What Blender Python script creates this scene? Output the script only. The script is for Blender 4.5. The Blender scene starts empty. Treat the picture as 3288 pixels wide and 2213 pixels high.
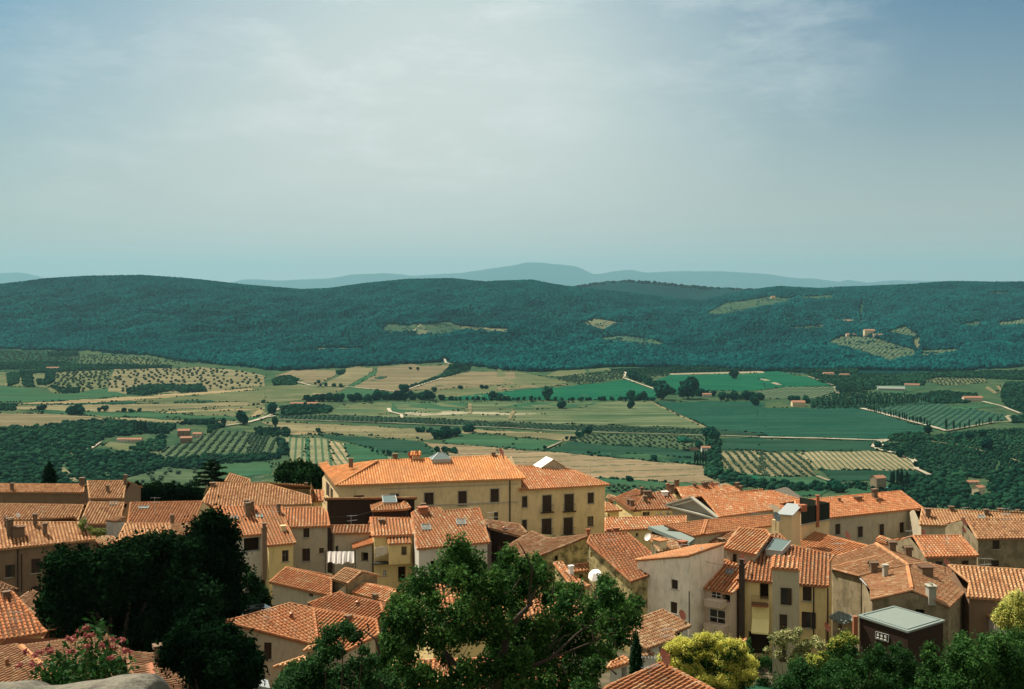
import bpy, math, random
import numpy as np
from mathutils import Vector, Matrix, geometry
random.seed(7); RNG = np.random.default_rng(11)
PI = math.pi
F, CX, HY = 3653.0, 1644.0, 930.0      # focal length, centre and eye level, in pixels of the photograph
scn = bpy.context.scene
COL = scn.collection
ZN = {'Q1': (0, 1500, 5.178), 'Q2': (350, 1480, 5.178), 'Q3': (0, 1850, 4.3148), 'Q4': (700, 1600, 5.178), 'Q5': (1050, 1580, 5.178),
      'Q6': (720, 1880, 4.0172), 'Q7': (1500, 1640, 4.1607), 'Q8': (1930, 1530, 4.2364), 'Q9': (2030, 1740, 4.3556), 'QA': (2330, 1700, 3.484),
      'QB': (2600, 1560, 3.3866), 'QC': (1850, 1940, 4.2364), 'V1': (0, 1080, 2.7412), 'V2': (800, 1080, 2.7412), 'V3': (1600, 1080, 2.7412),
      'V4': (2438, 1080, 2.5294), 'L1': (0, 820, 1.4121), 'L2': (1638, 820, 1.4121), 'R1': (0, 1480, 2.1388), 'R2': (700, 1400, 1.92875),
      'R3': (1300, 1400, 1.92875), 'R4': (1950, 1500, 2.19867), 'R5': (2550, 1500, 2.19919), 'S': (0, 0, 1.0), 'W': (0, 0, 0.70864)}

def S(z, pts):
    """survey points read in one sheet of the photograph -> bearings"""
    ox, oy, s = ZN[z]
    return [(ox + x / s, oy + y / s) for x, y in pts]

def at_h(p, h):
    Y = h * F / (p[1] - HY)
    return Vector(((p[0] - CX) / F * Y, Y, -h))

def at_y(p, Y):
    return Vector(((p[0] - CX) / F * Y, Y, -(p[1] - HY) / F * Y))

# ------------------------------------------------------------------ materials
MATS = {}
def nodes(name):
    m = bpy.data.materials.new(name); m.use_nodes = True
    nt = m.node_tree; nt.nodes.clear()
    out = nt.nodes.new('ShaderNodeOutputMaterial')
    return m, nt, out

def N(nt, t, **kw):
    n = nt.nodes.new(t)
    for k, v in kw.items():
        if k.startswith('i_'):
            key = k[2:]
            key = int(key) if key.isdigit() else key.replace('_', ' ')
            n.inputs[key].default_value = v
        else:
            setattr(n, k, v)
    return n

def mixc(nt, fac, a, b, blend='MIX'):
    n = nt.nodes.new('ShaderNodeMix'); n.data_type = 'RGBA'; n.blend_type = blend
    for sock, v in ((n.inputs[0], fac), (n.inputs[6], a), (n.inputs[7], b)):
        if hasattr(v, 'is_output') or isinstance(v, bpy.types.NodeSocket):
            nt.links.new(v, sock)
        elif isinstance(v, (tuple, list)):
            sock.default_value = (*v[:3], 1)
        else:
            sock.default_value = v
    return n.outputs[2]

def noise(nt, scale, detail=4, rough=.55, vec=None, dist=0.0, coord='Object', vscale=None):
    tc = N(nt, 'ShaderNodeTexCoord')
    v = vec if vec is not None else tc.outputs[coord]
    if vscale:
        mp = N(nt, 'ShaderNodeMapping'); mp.inputs['Scale'].default_value = vscale
        nt.links.new(v, mp.inputs[0]); v = mp.outputs[0]
    n = N(nt, 'ShaderNodeTexNoise'); n.inputs['Scale'].default_value = scale
    n.inputs['Detail'].default_value = detail; n.inputs['Roughness'].default_value = rough
    n.inputs['Distortion'].default_value = dist
    nt.links.new(v, n.inputs['Vector'])
    return n.outputs['Fac']

def ramp(nt, fac, stops, interp='LINEAR'):
    r = N(nt, 'ShaderNodeValToRGB'); r.color_ramp.interpolation = interp
    els = r.color_ramp.elements
    while len(els) < len(stops): els.new(0.5)
    for e, (p, c) in zip(els, stops):
        e.position = p; e.color = (*c, 1) if len(c) == 3 else c
    nt.links.new(fac, r.inputs[0])
    return r.outputs[0]

def bump(nt, h, strength=.3, dist=.02):
    b = N(nt, 'ShaderNodeBump'); b.inputs['Strength'].default_value = strength; b.inputs['Distance'].default_value = dist
    nt.links.new(h, b.inputs['Height'])
    return b.outputs[0]

def principled(nt, out, col, rough=.85, normal=None, metal=0.0, spec=.3):
    p = N(nt, 'ShaderNodeBsdfPrincipled')
    if isinstance(col, bpy.types.NodeSocket): nt.links.new(col, p.inputs['Base Color'])
    else: p.inputs['Base Color'].default_value = (*col[:3], 1)
    p.inputs['Roughness'].default_value = rough; p.inputs['Metallic'].default_value = metal
    p.inputs['Specular IOR Level'].default_value = spec
    if normal is not None: nt.links.new(normal, p.inputs['Normal'])
    nt.links.new(p.outputs[0], out.inputs[0])
    return p

def mat(key, col=(.5, .5, .5), rough=.8, metal=0.0, var=.25, scale=3.0, spec=.3):
    """plain weathered material: a base colour broken up by two noises"""
    if key in MATS: return MATS[key]
    m, nt, out = nodes(key)
    n1 = noise(nt, scale, 5); n2 = noise(nt, scale * 7, 3)
    c = mixc(nt, n1, [x * (1 - var) for x in col], [min(1, x * (1 + var)) for x in col])
    c = mixc(nt, n2, c, [x * (1 - var * .5) for x in col])
    principled(nt, out, c, rough, bump(nt, n2, .2, .01), metal, spec)
    MATS[key] = m
    return m

def plaster(key, col, stain=.5, dark=(.10, .085, .055), moss=0.0):
    if key in MATS: return MATS[key]
    m, nt, out = nodes(key)
    n1 = noise(nt, .55, 6, .6); n2 = noise(nt, 2.3, 5, .65, vscale=(1, 1, .28)); n3 = noise(nt, 14, 3)
    c = mixc(nt, n3, [x * .86 for x in col], [min(1, x * 1.1) for x in col])
    f = ramp(nt, n1, [(.42, (0, 0, 0)), (.72, (stain,) * 3)])
    c = mixc(nt, f, c, [a * .55 + b * .45 for a, b in zip(col, dark)])
    f2 = ramp(nt, n2, [(.50, (0, 0, 0)), (.78, (stain * .8,) * 3)])
    c = mixc(nt, f2, c, dark)
    if moss:
        f3 = ramp(nt, noise(nt, 1.1, 7, .7), [(.45, (0, 0, 0)), (.6, (moss,) * 3)])
        c = mixc(nt, f3, c, (.06, .06, .03))
    principled(nt, out, c, .92, bump(nt, n3, .35, .02), spec=.15)
    MATS[key] = m
    return m

def tilemat(key, stops, lichen=.35, lcol=(.20, .16, .09)):
    if key in MATS: return MATS[key]
    m, nt, out = nodes(key)
    a = N(nt, 'ShaderNodeAttribute'); a.attribute_name = 'tint'
    c = ramp(nt, a.outputs['Fac'], stops)
    n0 = noise(nt, .35, 4, .6)
    c = mixc(nt, ramp(nt, n0, [(.4, (0, 0, 0)), (.7, (.55,) * 3)]), c, (.30, .17, .09), 'MIX')
    n1 = noise(nt, 2.2, 6, .7)
    c = mixc(nt, ramp(nt, n1, [(.48, (0, 0, 0)), (.66, (lichen,) * 3)]), c, lcol)
    n2 = noise(nt, 25, 3, .6)
    c = mixc(nt, ramp(nt, n2, [(.5, (0, 0, 0)), (.72, (lichen * .9,) * 3)]), c, (.09, .065, .045))
    oi = N(nt, 'ShaderNodeObjectInfo')
    if key != 'tile_new': c = mixc(nt, 1.0, c, ramp(nt, oi.outputs['Random'], [(0, (.60, .58, .58)), (.35, (.78, .78, .76)), (.7, (.90, .88, .85)), (1, (1, .97, .93))]), 'MULTIPLY')
    principled(nt, out, c, .9, bump(nt, n2, .3, .01), spec=.12)
    MATS[key] = m
    return m

PAN = (.085, .040, .022)  # pans darkened: shade between the cover rows put into the colour, with dirt
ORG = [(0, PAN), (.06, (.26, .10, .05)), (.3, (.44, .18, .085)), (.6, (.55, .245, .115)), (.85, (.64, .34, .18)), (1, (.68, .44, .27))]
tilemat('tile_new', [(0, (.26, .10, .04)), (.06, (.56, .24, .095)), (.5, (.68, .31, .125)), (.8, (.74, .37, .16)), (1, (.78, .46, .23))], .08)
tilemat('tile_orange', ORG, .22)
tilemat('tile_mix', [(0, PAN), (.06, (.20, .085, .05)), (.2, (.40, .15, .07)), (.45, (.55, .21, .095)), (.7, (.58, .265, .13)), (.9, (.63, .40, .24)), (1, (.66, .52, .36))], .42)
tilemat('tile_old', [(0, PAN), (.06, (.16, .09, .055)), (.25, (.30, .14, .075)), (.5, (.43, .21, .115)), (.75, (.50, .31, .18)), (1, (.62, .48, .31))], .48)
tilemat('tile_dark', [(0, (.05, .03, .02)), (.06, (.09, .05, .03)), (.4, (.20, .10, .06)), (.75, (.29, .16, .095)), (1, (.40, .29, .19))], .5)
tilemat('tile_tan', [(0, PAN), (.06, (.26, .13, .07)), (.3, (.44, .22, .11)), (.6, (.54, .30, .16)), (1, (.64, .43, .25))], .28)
plaster('ochre', (.70, .56, .33), .42)
plaster('cream', (.62, .53, .34), .35)
plaster('yellow', (.66, .53, .26), .4)
plaster('beige', (.48, .43, .32), .45)
plaster('greige', (.47, .42, .32), .45)
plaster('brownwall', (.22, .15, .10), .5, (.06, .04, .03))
plaster('white_wall', (.86, .80, .68), .7, (.22, .22, .18))
plaster('pale_wall', (.56, .55, .50), .3)
plaster('mossy', (.52, .44, .22), .9, (.10, .09, .05), .8)
plaster('stone', (.30, .25, .16), .7, (.08, .07, .05), .4)
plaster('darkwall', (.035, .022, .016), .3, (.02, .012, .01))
plaster('grey_stone', (.34, .34, .29), .4, (.16, .16, .14))
plaster('pinkwall', (.58, .48, .38), .3)
mat('shutter', (.045, .028, .02), .6, var=.3)
mat('shutter_green', (.03, .05, .035), .6, var=.3)
mat('wood', (.16, .09, .05), .6, var=.3)
mat('whitepaint', (.75, .75, .72), .5, var=.08)
mat('iron', (.03, .03, .03), .5, var=.2, metal=.3)
mat('zinc', (.42, .46, .46), .45, var=.15, metal=.4)
mat('copper', (.22, .10, .06), .5, var=.2, metal=.4)
mat('dishred', (.42, .14, .09), .5, var=.15)
mat('farm_tile', (.27, .135, .08), .9, var=.3, scale=.3); mat('flue', (.06, .045, .035), .8, var=.3)
mat('brick', (.34, .13, .07), .85, var=.35, scale=6)
mat('stack', (.17, .12, .08), .9, var=.35, scale=4)
mat('fabricwhite', (.92, .90, .88), .9, var=.04)
mat('greyroof', (.17, .215, .20), .8, var=.18, scale=1.5)
mat('mortar', (.11, .06, .035), .9, var=.3, scale=3)
mat('awning', (.80, .74, .36), .8, var=.1)
mat('blue_grey', (.20, .26, .27), .6, var=.2)
mat('bark', (.055, .043, .032), .9, var=.4, scale=5)
mat('plastic_green', (.03, .12, .06), .6)
mat('teal', (.03, .35, .42), .6)

def glassmat():
    m, nt, out = nodes('window_glass')
    principled(nt, out, (.012, .016, .018), .12, spec=.6)
    MATS['glass'] = m
    m, nt, out = nodes('skylight_glass')
    principled(nt, out, (.12, .17, .17), .25, spec=.8)
    MATS['skyglass'] = m
glassmat()

# ------------------------------------------------------------------ mesh building
class MB:
    def __init__(s): s.v = []; s.f = []; s.t = []; s.m = []; s.cm = 0
    def add(s, vs, fs, tint=.5):
        o = len(s.v); s.v.extend([tuple(v) for v in vs])
        for f in fs: s.f.append(tuple(i + o for i in f)); s.t.append(tint); s.m.append(s.cm)
    def box(s, c, size, rz=0.0, tint=.5, taper=1.0, ry=0.0):
        sx, sy, sz = size[0] / 2, size[1] / 2, size[2] / 2
        vs = []
        cr, sr = math.cos(rz), math.sin(rz)
        for z, k in ((-sz, 1), (sz, taper)):
            for x, y in ((-sx, -sy), (sx, -sy), (sx, sy), (-sx, sy)):
                x, y = x * k, y * k
                vs.append((c[0] + x * cr - y * sr, c[1] + x * sr + y * cr, c[2] + z))
        s.add(vs, [(0, 3, 2, 1), (4, 5, 6, 7), (0, 1, 5, 4), (1, 2, 6, 5), (2, 3, 7, 6), (3, 0, 4, 7)], tint)
    def tube(s, p, q, r0, r1=None, n=6, cap=True, tint=.5):
        p, q = Vector(p), Vector(q); r1 = r0 if r1 is None else r1
        d = (q - p)
        if d.length < 1e-6: return
        d.normalize(); a = d.orthogonal().normalized(); b = d.cross(a)
        vs = []
        for c, r in ((p, r0), (q, r1)):
            for i in range(n):
                t = 2 * PI * i / n; vs.append(c + a * (r * math.cos(t)) + b * (r * math.sin(t)))
        fs = [(i, (i + 1) % n, n + (i + 1) % n, n + i) for i in range(n)]
        if cap: fs += [tuple(range(n))[::-1], tuple(range(n, 2 * n))]
        s.add(vs, fs, tint)
    def prism(s, poly, th, tint=.5):
        n = len(poly); vs = [Vector(p) for p in poly] + [Vector(p) - Vector((0, 0, th)) for p in poly]
        s.add(vs, [tuple(range(n)), tuple(range(2 * n - 1, n - 1, -1))] + [(i, n + i, n + (i + 1) % n, (i + 1) % n) for i in range(n)], tint)
    def build(s, name, mats, parent=None, origin=None, smooth=False):
        if not isinstance(mats, (list, tuple)): mats = [mats]
        me = bpy.data.meshes.new(name)
        o3 = Vector(origin) if origin is not None else Vector((0, 0, 0))
        V = np.array(s.v, dtype=np.float64).reshape(-1, 3) - np.array(o3)
        me.from_pydata(V.tolist(), [], s.f)
        for k in mats: me.materials.append(MATS[k] if isinstance(k, str) else k)
        if len(mats) > 1: me.polygons.foreach_set('material_index', s.m)
        at = me.attributes.new('tint', 'FLOAT', 'FACE'); at.data.foreach_set('value', np.array(s.t, dtype=np.float32))
        if smooth: me.polygons.foreach_set('use_smooth', [True] * len(me.polygons))
        me.update()
        ob = bpy.data.objects.new(name, me); COL.objects.link(ob)
        if parent is not None: ob.parent = parent
        elif origin is not None: ob.location = o3
        return ob

def npmesh(name, V, Fc, mats, tint=None, parent=None, origin=(0, 0, 0), smooth=False):
    """V (n,3), Fc (m,k) constant-size faces"""
    me = bpy.data.meshes.new(name); V = np.asarray(V, dtype=np.float32) - np.array(origin, dtype=np.float32)
    k = Fc.shape[1]; m = Fc.shape[0]
    me.vertices.add(len(V)); me.vertices.foreach_set('co', V.ravel())
    me.loops.add(m * k); me.loops.foreach_set('vertex_index', Fc.astype(np.int32).ravel())
    me.polygons.add(m); me.polygons.foreach_set('loop_start', np.arange(0, m * k, k, dtype=np.int32))
    me.polygons.foreach_set('loop_total', np.full(m, k, dtype=np.int32))
    if tint is not None:
        a = me.attributes.new('tint', 'FLOAT', 'FACE'); a.data.foreach_set('value', np.asarray(tint, dtype=np.float32))
    if smooth: me.polygons.foreach_set('use_smooth', np.ones(m, dtype=bool))
    for k_ in ([mats] if not isinstance(mats, (list, tuple)) else mats): me.materials.append(MATS[k_] if isinstance(k_, str) else k_)
    me.update(calc_edges=True); me.validate()
    ob = bpy.data.objects.new(name, me); COL.objects.link(ob)
    if parent is not None: ob.parent = parent
    else: ob.location = origin
    return ob

def thing(name, label, cat, loc, group=None):
    e = bpy.data.objects.new(name, None); COL.objects.link(e); e.location = loc; e.empty_display_size = .5
    e['label'] = label; e['category'] = cat
    if group: e['group'] = group
    return e

def tag(o, label, cat, group=None):
    o['label'] = label; o['category'] = cat
    if group: o['group'] = group
    return o

def kind(o, k, label=None):
    o['kind'] = k
    if label: o['label'] = label
    return o

# ------------------------------------------------------------------ roofs
class Plane:
    def __init__(s, gx, gy, c): s.gx, s.gy, s.c = gx, gy, c
    def z(s, x, y): return s.c + s.gx * x + s.gy * y
    def hit(s, p):
        m = (p[0] - CX) / F; k = -(p[1] - HY) / F
        Y = s.c / (k - s.gx * m - s.gy)
        return Vector((m * Y, Y, k * Y))

def mkplane(P, Q, h, pitch, outline, dbg=''):
    p, q = at_h(P, h), at_h(Q, h)
    d = Vector((q.x - p.x, q.y - p.y)).normalized()
    cx = sum(o[0] for o in outline) / len(outline); cy = sum(o[1] for o in outline) / len(outline)
    best = None
    for sgn in (1, -1):
        n = Vector((-d.y, d.x)) * sgn
        pl = Plane(pitch * n.x, pitch * n.y, -h - pitch * (n.x * p.x + n.y * p.y))
        if pl.c >= -.5: continue
        c = pl.hit((cx, cy)); disp = n.x * (c.x - p.x) + n.y * (c.y - p.y)
        if c.y > 0 and disp > 0 and (best is None or disp < best[0]): best = (disp, pl)
    if best is None:
        print('NOPLANE', dbg); return Plane(0, pitch, -h - pitch * p.y)
    return best[1]

def plane3(a, b, c):
    n = (b - a).cross(c - a)
    if abs(n.z) < 1e-6: n.z = 1e-6
    return Plane(-n.x / n.z, -n.y / n.z, a.z + (n.x * a.x + n.y * a.y) / n.z)

def hull(pts):
    pts = sorted(set((round(p[0], 4), round(p[1], 4)) for p in pts))
    def half(ps):
        r = []
        for p in ps:
            while len(r) >= 2 and (r[-1][0] - r[-2][0]) * (p[1] - r[-2][1]) - (r[-1][1] - r[-2][1]) * (p[0] - r[-2][0]) <= 1e-6: r.pop()
            r.append(p)
        return r
    a, b = half(pts), half(pts[::-1])
    return a[:-1] + b[:-1]

def inset(poly, d):
    n = len(poly); L = []
    for i in range(n):
        a, b = Vector(poly[i]), Vector(poly[(i + 1) % n]); t = (b - a).normalized(); nn = Vector((-t.y, t.x))
        L.append((a + nn * d, t))
    out = []
    for i in range(n):
        (p, t), (q, u) = L[i - 1], L[i]
        den = t.x * u.y - t.y * u.x
        if abs(den) < .08: out.append(q); continue
        k = ((q.x - p.x) * u.y - (q.y - p.y) * u.x) / den
        out.append(p + t * k)
    return out

def tile_rows(mb, poly, sp=.34, course=.40, full=True, lo=0.0, hi=1.0, seed=0):
    """flat pans with half-round cover tiles over their joints, laid row by row up the slope"""
    rr = random.Random(seed)
    pl = plane3(poly[0], poly[1], poly[2]) if len(poly) == 3 else None
    if pl is None:
        nrm = Vector((0, 0, 0))
        for i in range(len(poly)): nrm += poly[i].cross(poly[(i + 1) % len(poly)])
        if nrm.z < 0: nrm = -nrm
        nrm.normalize()
    else: nrm = Vector((-pl.gx, -pl.gy, 1)).normalized()
    up = Vector((-nrm.x * nrm.z, -nrm.y * nrm.z, nrm.x ** 2 + nrm.y ** 2))
    if up.length < 1e-5: return
    up.normalize(); ac = up.cross(nrm).normalized()
    o = poly[0]
    uv = [((p - o).dot(ac), (p - o).dot(up)) for p in poly]
    u0, u1 = min(u for u, v in uv), max(u for u, v in uv)
    nrow = max(1, int((u1 - u0) / sp)); spp = (u1 - u0) / nrow
    def spans(u):
        xs = []
        for i in range(len(uv)):
            (a, b), (c, d) = uv[i], uv[(i + 1) % len(uv)]
            if (a <= u) != (c <= u): xs.append(b + (d - b) * (u - a) / (c - a))
        xs.sort(); return [(xs[i], xs[i + 1]) for i in range(0, len(xs) - 1, 2)]
    patch = [rr.random() for _ in range(8)]
    for k in range(nrow):
        uc = u0 + (k + .5) * spp
        for (v0, v1) in spans(uc):
            if v1 - v0 < .08: continue
            n = max(1, int(round((v1 - v0) / course)))
            rowt = rr.gauss(0, .025)
            off = rr.uniform(-.02, .02)
            wob = rr.uniform(-.012, .012)
            for j in range(n):
                a, b = v0 + (v1 - v0) * j / n, v0 + (v1 - v0) * (j + 1) / n
                if j: a += off
                if j < n - 1: b += off + .05
                q = math.sin(uc * 1.3 + patch[0] * 9) * math.sin(a * 1.1 + patch[1] * 9) * .07
                t = min(hi, max(max(lo, .06), (lo + hi) / 2 + rr.gauss(0, .20) * (hi - lo) * 1.3 + rowt + q))
                r0, r1 = spp * .31, spp * .27
                h0, h1 = .075, .04
                c = uc + wob + rr.uniform(-.008, .008)
                vs = []
                for (vv, r, h) in ((a, r0, h0), (b, r1, h1)):
                    for ca, sa in ((-1, 0), (-.55, .85), (.55, .85), (1, 0)):
                        vs.append(o + ac * (c + r * ca) + up * vv + nrm * (h + r * sa * 1.05 - .02))
                mb.add(vs, [(0, 1, 5, 4), (1, 2, 6, 5), (2, 3, 7, 6), (0, 3, 2, 1)], t)
                if full:
                    t2 = rr.uniform(0, .035)  # lowest tints give the pans their coloured-in gap shade and dirt
                    e = spp * .27
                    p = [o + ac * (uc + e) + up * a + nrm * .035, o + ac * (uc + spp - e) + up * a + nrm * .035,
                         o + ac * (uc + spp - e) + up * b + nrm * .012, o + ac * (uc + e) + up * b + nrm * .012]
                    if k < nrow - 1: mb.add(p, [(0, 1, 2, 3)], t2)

def cap_tiles(mb, a, b, r=.12, seed=0, lo=.3, hi=1.0):
    rr = random.Random(seed)
    L = (b - a).length
    if L < .3: return
    n = max(1, int(L / .38)); d = (b - a).normalized()
    side = d.cross(Vector((0, 0, 1)))
    if side.length < 1e-3: return
    side.normalize(); upv = side.cross(d).normalized()
    for i in range(n):
        p, q = a + (b - a) * (i / n), a + (b - a) * ((i + 1) / n) + d * .04
        t = rr.uniform(lo, hi)
        vs = []
        for (c, r_, h) in ((p, r * 1.1, .06), (q, r * .92, .035)):
            for ca, sa in ((-1, -.2), (-.6, .75), (.6, .75), (1, -.2)):
                vs.append(c + side * (r_ * ca) + upv * (h + r_ * sa))
        mb.add(vs, [(0, 1, 5, 4), (1, 2, 6, 5), (2, 3, 7, 6), (0, 3, 2, 1), (4, 5, 6, 7)], t)

def in_poly(p, poly):
    c = False; n = len(poly)
    for i in range(n):
        (x1, y1), (x2, y2) = poly[i], poly[i - 1]
        if (y1 > p[1]) != (y2 > p[1]) and p[0] < (x2 - x1) * (p[1] - y1) / (y2 - y1) + x1: c = not c
    return c

HOUSES = {}
SEED = [100]
def house(key, label, wings, wall='ochre', tile='tile_mix', base=-37.5, wins=(), name='town_house', lo=0.0, hi=1.0, over=.22, course=.40,
          sp=.34, winmat='shutter', z='Q1', cat='house', grp='tiled houses of the hill town', frame_mat=None):
    frame_mat = frame_mat or wall
    """wings: list of lists of slopes. slope = dict(z=sheet, e=(P,Q) horizontal edge, h=its depth below the eye, p=pitch, o=outline, g=mirror behind, hips=[(eave,ridge)])"""
    frame_mat = frame_mat or wall
    W = []
    for wing in wings:
        planes = []; polys = []
        for s in wing:
            zz = s.get('z', z)
            e = S(zz, s['e']) if 'e' in s else None; o = S(zz, s['o'])
            pl = s['pl'] if 'pl' in s else mkplane(e[0], e[1], s['h'], s['p'], o, key)
            poly = [pl.hit(q) for q in o]
            for q in poly:
                if not (2 < q.y < 400): print('BADPT', key, q)
            planes.append(pl); polys.append((poly, True))
            if s.get('g'):
                g = Vector((pl.gx, pl.gy)); pit = g.length; n = g / pit
                zr = max(q.z for q in poly)
                mir = []
                for q in poly:
                    dd = 2 * (zr - q.z) / pit; mir.append(Vector((q.x + n.x * dd, q.y + n.y * dd, q.z)))
                pb = plane3(mir[0], mir[1], mir[2])
                planes.append(pb); polys.append((mir[::-1], False))
                for (ie, ir) in s.get('hips', []):
                    tri = [poly[ie], poly[ir], mir[ie]]
                    planes.append(plane3(*tri)); polys.append((tri, True))
        W.append((planes, polys))
    allp = [q for pls, ps in W for poly, _ in ps for q in poly]
    cx = sum(q.x for q in allp) / len(allp); cy = sum(q.y for q in allp) / len(allp)
    org = Vector((cx, cy, base))
    root = thing(name, label, cat, org, grp)
    H = dict(root=root, org=org, planes=W[0][0], allpl=[p for w in W for p in w[0]], polys=[(p, pl) for w in W for (p, _), pl in zip(w[1], w[0])], walls=[])
    HOUSES[key] = H
    # roof
    mb = MB()
    SEED[0] += 1; sd = SEED[0]
    for wi, (planes, polys) in enumerate(W):
        for pi_, (poly, vis) in enumerate(polys):
            up = Vector((0, 0, 0))
            for i in range(len(poly)): up += poly[i].cross(poly[(i + 1) % len(poly)])
            pp = poly if up.z > 0 else poly[::-1]
            mb.prism([q + Vector((0, 0, .0)) for q in pp], .13, (lo + hi) / 2 - .1)
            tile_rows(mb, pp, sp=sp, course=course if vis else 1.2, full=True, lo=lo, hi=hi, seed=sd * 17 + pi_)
            zmin = min(q.z for q in pp); zmax = max(q.z for q in pp)
            for i in range(len(pp)):
                a, b = pp[i], pp[(i + 1) % len(pp)]
                low = (abs(a.z - b.z) < .3 and (a.z + b.z) / 2 < zmin + .35 * (zmax - zmin))
                if not low and vis: cap_tiles(mb, a, b, .11, sd + i, max(lo, .3), hi)
    H['roof'] = mb.build('roof', tile, root, org)
    # walls
    wb = MB(); rv = []
    winlist = [(S(w[5] if len(w) > 5 else z, [(w[0], w[1]), (w[2], w[3])]), w[4] if len(w) > 4 else 's') for w in wins]
    walls = []
    for planes, polys in W:
        hp = hull([(q.x, q.y) for poly, _ in polys for q in poly])
        ins = inset(hp, over)
        zt = lambda x, y, planes=planes: min(pl.z(x, y) for pl in planes) - .10
        for i in range(len(ins)):
            a, b = ins[i], ins[(i + 1) % len(ins)]
            t = (b - a); L = t.length
            if L < .05: continue
            t.normalize(); nn = Vector((t.y, -t.x))          # hull is counter-clockwise: outward normal
            walls.append(dict(a=a, t=t, L=L, n=nn, zt=zt, wins=[]))
    H['walls'] = walls
    def hit(wl, p):
        m = (p[0] - CX) / F; k = -(p[1] - HY) / F
        den = wl['n'].x * m + wl['n'].y
        if abs(den) < 1e-5: return None
        Y = (wl['n'].x * wl['a'].x + wl['n'].y * wl['a'].y) / den
        if Y <= 0: return None
        x = m * Y
        return (x - wl['a'].x) * wl['t'].x + (Y - wl['a'].y) * wl['t'].y, k * Y, Y
    H['hit'] = hit
    for (p0, p1), kd in winlist:
        c = ((p0[0] + p1[0]) / 2, (p0[1] + p1[1]) / 2); best = None
        for wl in walls:
            if wl['n'].x * (wl['a'].x) + wl['n'].y * (wl['a'].y) > 0: continue
            r = hit(wl, c)
            if r is None or r[0] < -.2 or r[0] > wl['L'] + .2: continue
            if best is None or r[2] < best[1][2]: best = (wl, r)
        if best is None: print('NOWALL', key, c); continue
        wl, r = best
        ul = hit(wl, (p0[0], c[1])); ur = hit(wl, (p1[0], c[1])); zt_ = hit(wl, (c[0], p0[1]))[1]; zb = hit(wl, (c[0], p1[1]))[1]
        u0, u1 = sorted((ul[0], ur[0])); u0 = max(.1, u0); u1 = min(wl['L'] - .1, u1)
        um = (u0 + u1) / 2; x, y = wl['a'].x + wl['t'].x * um, wl['a'].y + wl['t'].y * um
        top = min(zt_, wl['zt'](x, y) - .08); zb = min(zb, top - .3)
        if u1 - u0 < .15: print('THINWIN', key, c, u1 - u0); continue
        if u1 - u0 > 3.5 and kd not in 'ow': print('WIDEWIN', key, c, u1 - u0)
        wl['wins'].append((u0, u1, zb, top, kd))
    for wl in walls:
        cuts = {0.0, wl['L']}
        k = max(1, int(wl['L'] / .6))
        for i in range(k + 1): cuts.add(wl['L'] * i / k)
        for w in wl['wins']: cuts.add(w[0]); cuts.add(w[1])
        cs = sorted(cuts)
        P = lambda u, zz, dep=0.0, wl=wl: (wl['a'].x + wl['t'].x * u - wl['n'].x * dep, wl['a'].y + wl['t'].y * u - wl['n'].y * dep, zz)
        for ua, ub in zip(cs, cs[1:]):
            if ub - ua < 1e-4: continue
            um = (ua + ub) / 2
            blocks = sorted((w[2], w[3]) for w in wl['wins'] if w[0] - 1e-6 <= um <= w[1] + 1e-6)
            za = wl['zt'](*P(ua, 0)[:2]); zb = wl['zt'](*P(ub, 0)[:2])
            lo_z = base
            for (b0, b1) in blocks:
                if b0 > lo_z: wb.add([P(ua, lo_z), P(ub, lo_z), P(ub, b0), P(ua, b0)], [(0, 1, 2, 3)])
                lo_z = max(lo_z, b1)
            if max(za, zb) > lo_z: wb.add([P(ua, lo_z), P(ub, lo_z), P(ub, max(zb, lo_z)), P(ua, max(za, lo_z))], [(0, 1, 2, 3)])
        for (u0, u1, z0, z1, kd) in wl['wins']:
            D = .22 if kd != 'o' else .9
            wb.add([P(u0, z0), P(u0, z1), P(u0, z1, D), P(u0, z0, D)], [(0, 1, 2, 3)])
            wb.add([P(u1, z0), P(u1, z1), P(u1, z1, D), P(u1, z0, D)], [(3, 2, 1, 0)])
            wb.add([P(u0, z0), P(u1, z0), P(u1, z0, D), P(u0, z0, D)], [(0, 1, 2, 3)])
            wb.add([P(u0, z1), P(u1, z1), P(u1, z1, D), P(u0, z1, D)], [(3, 2, 1, 0)])
    H['wall'] = wb.build('wall', wall, root, org)
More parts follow.
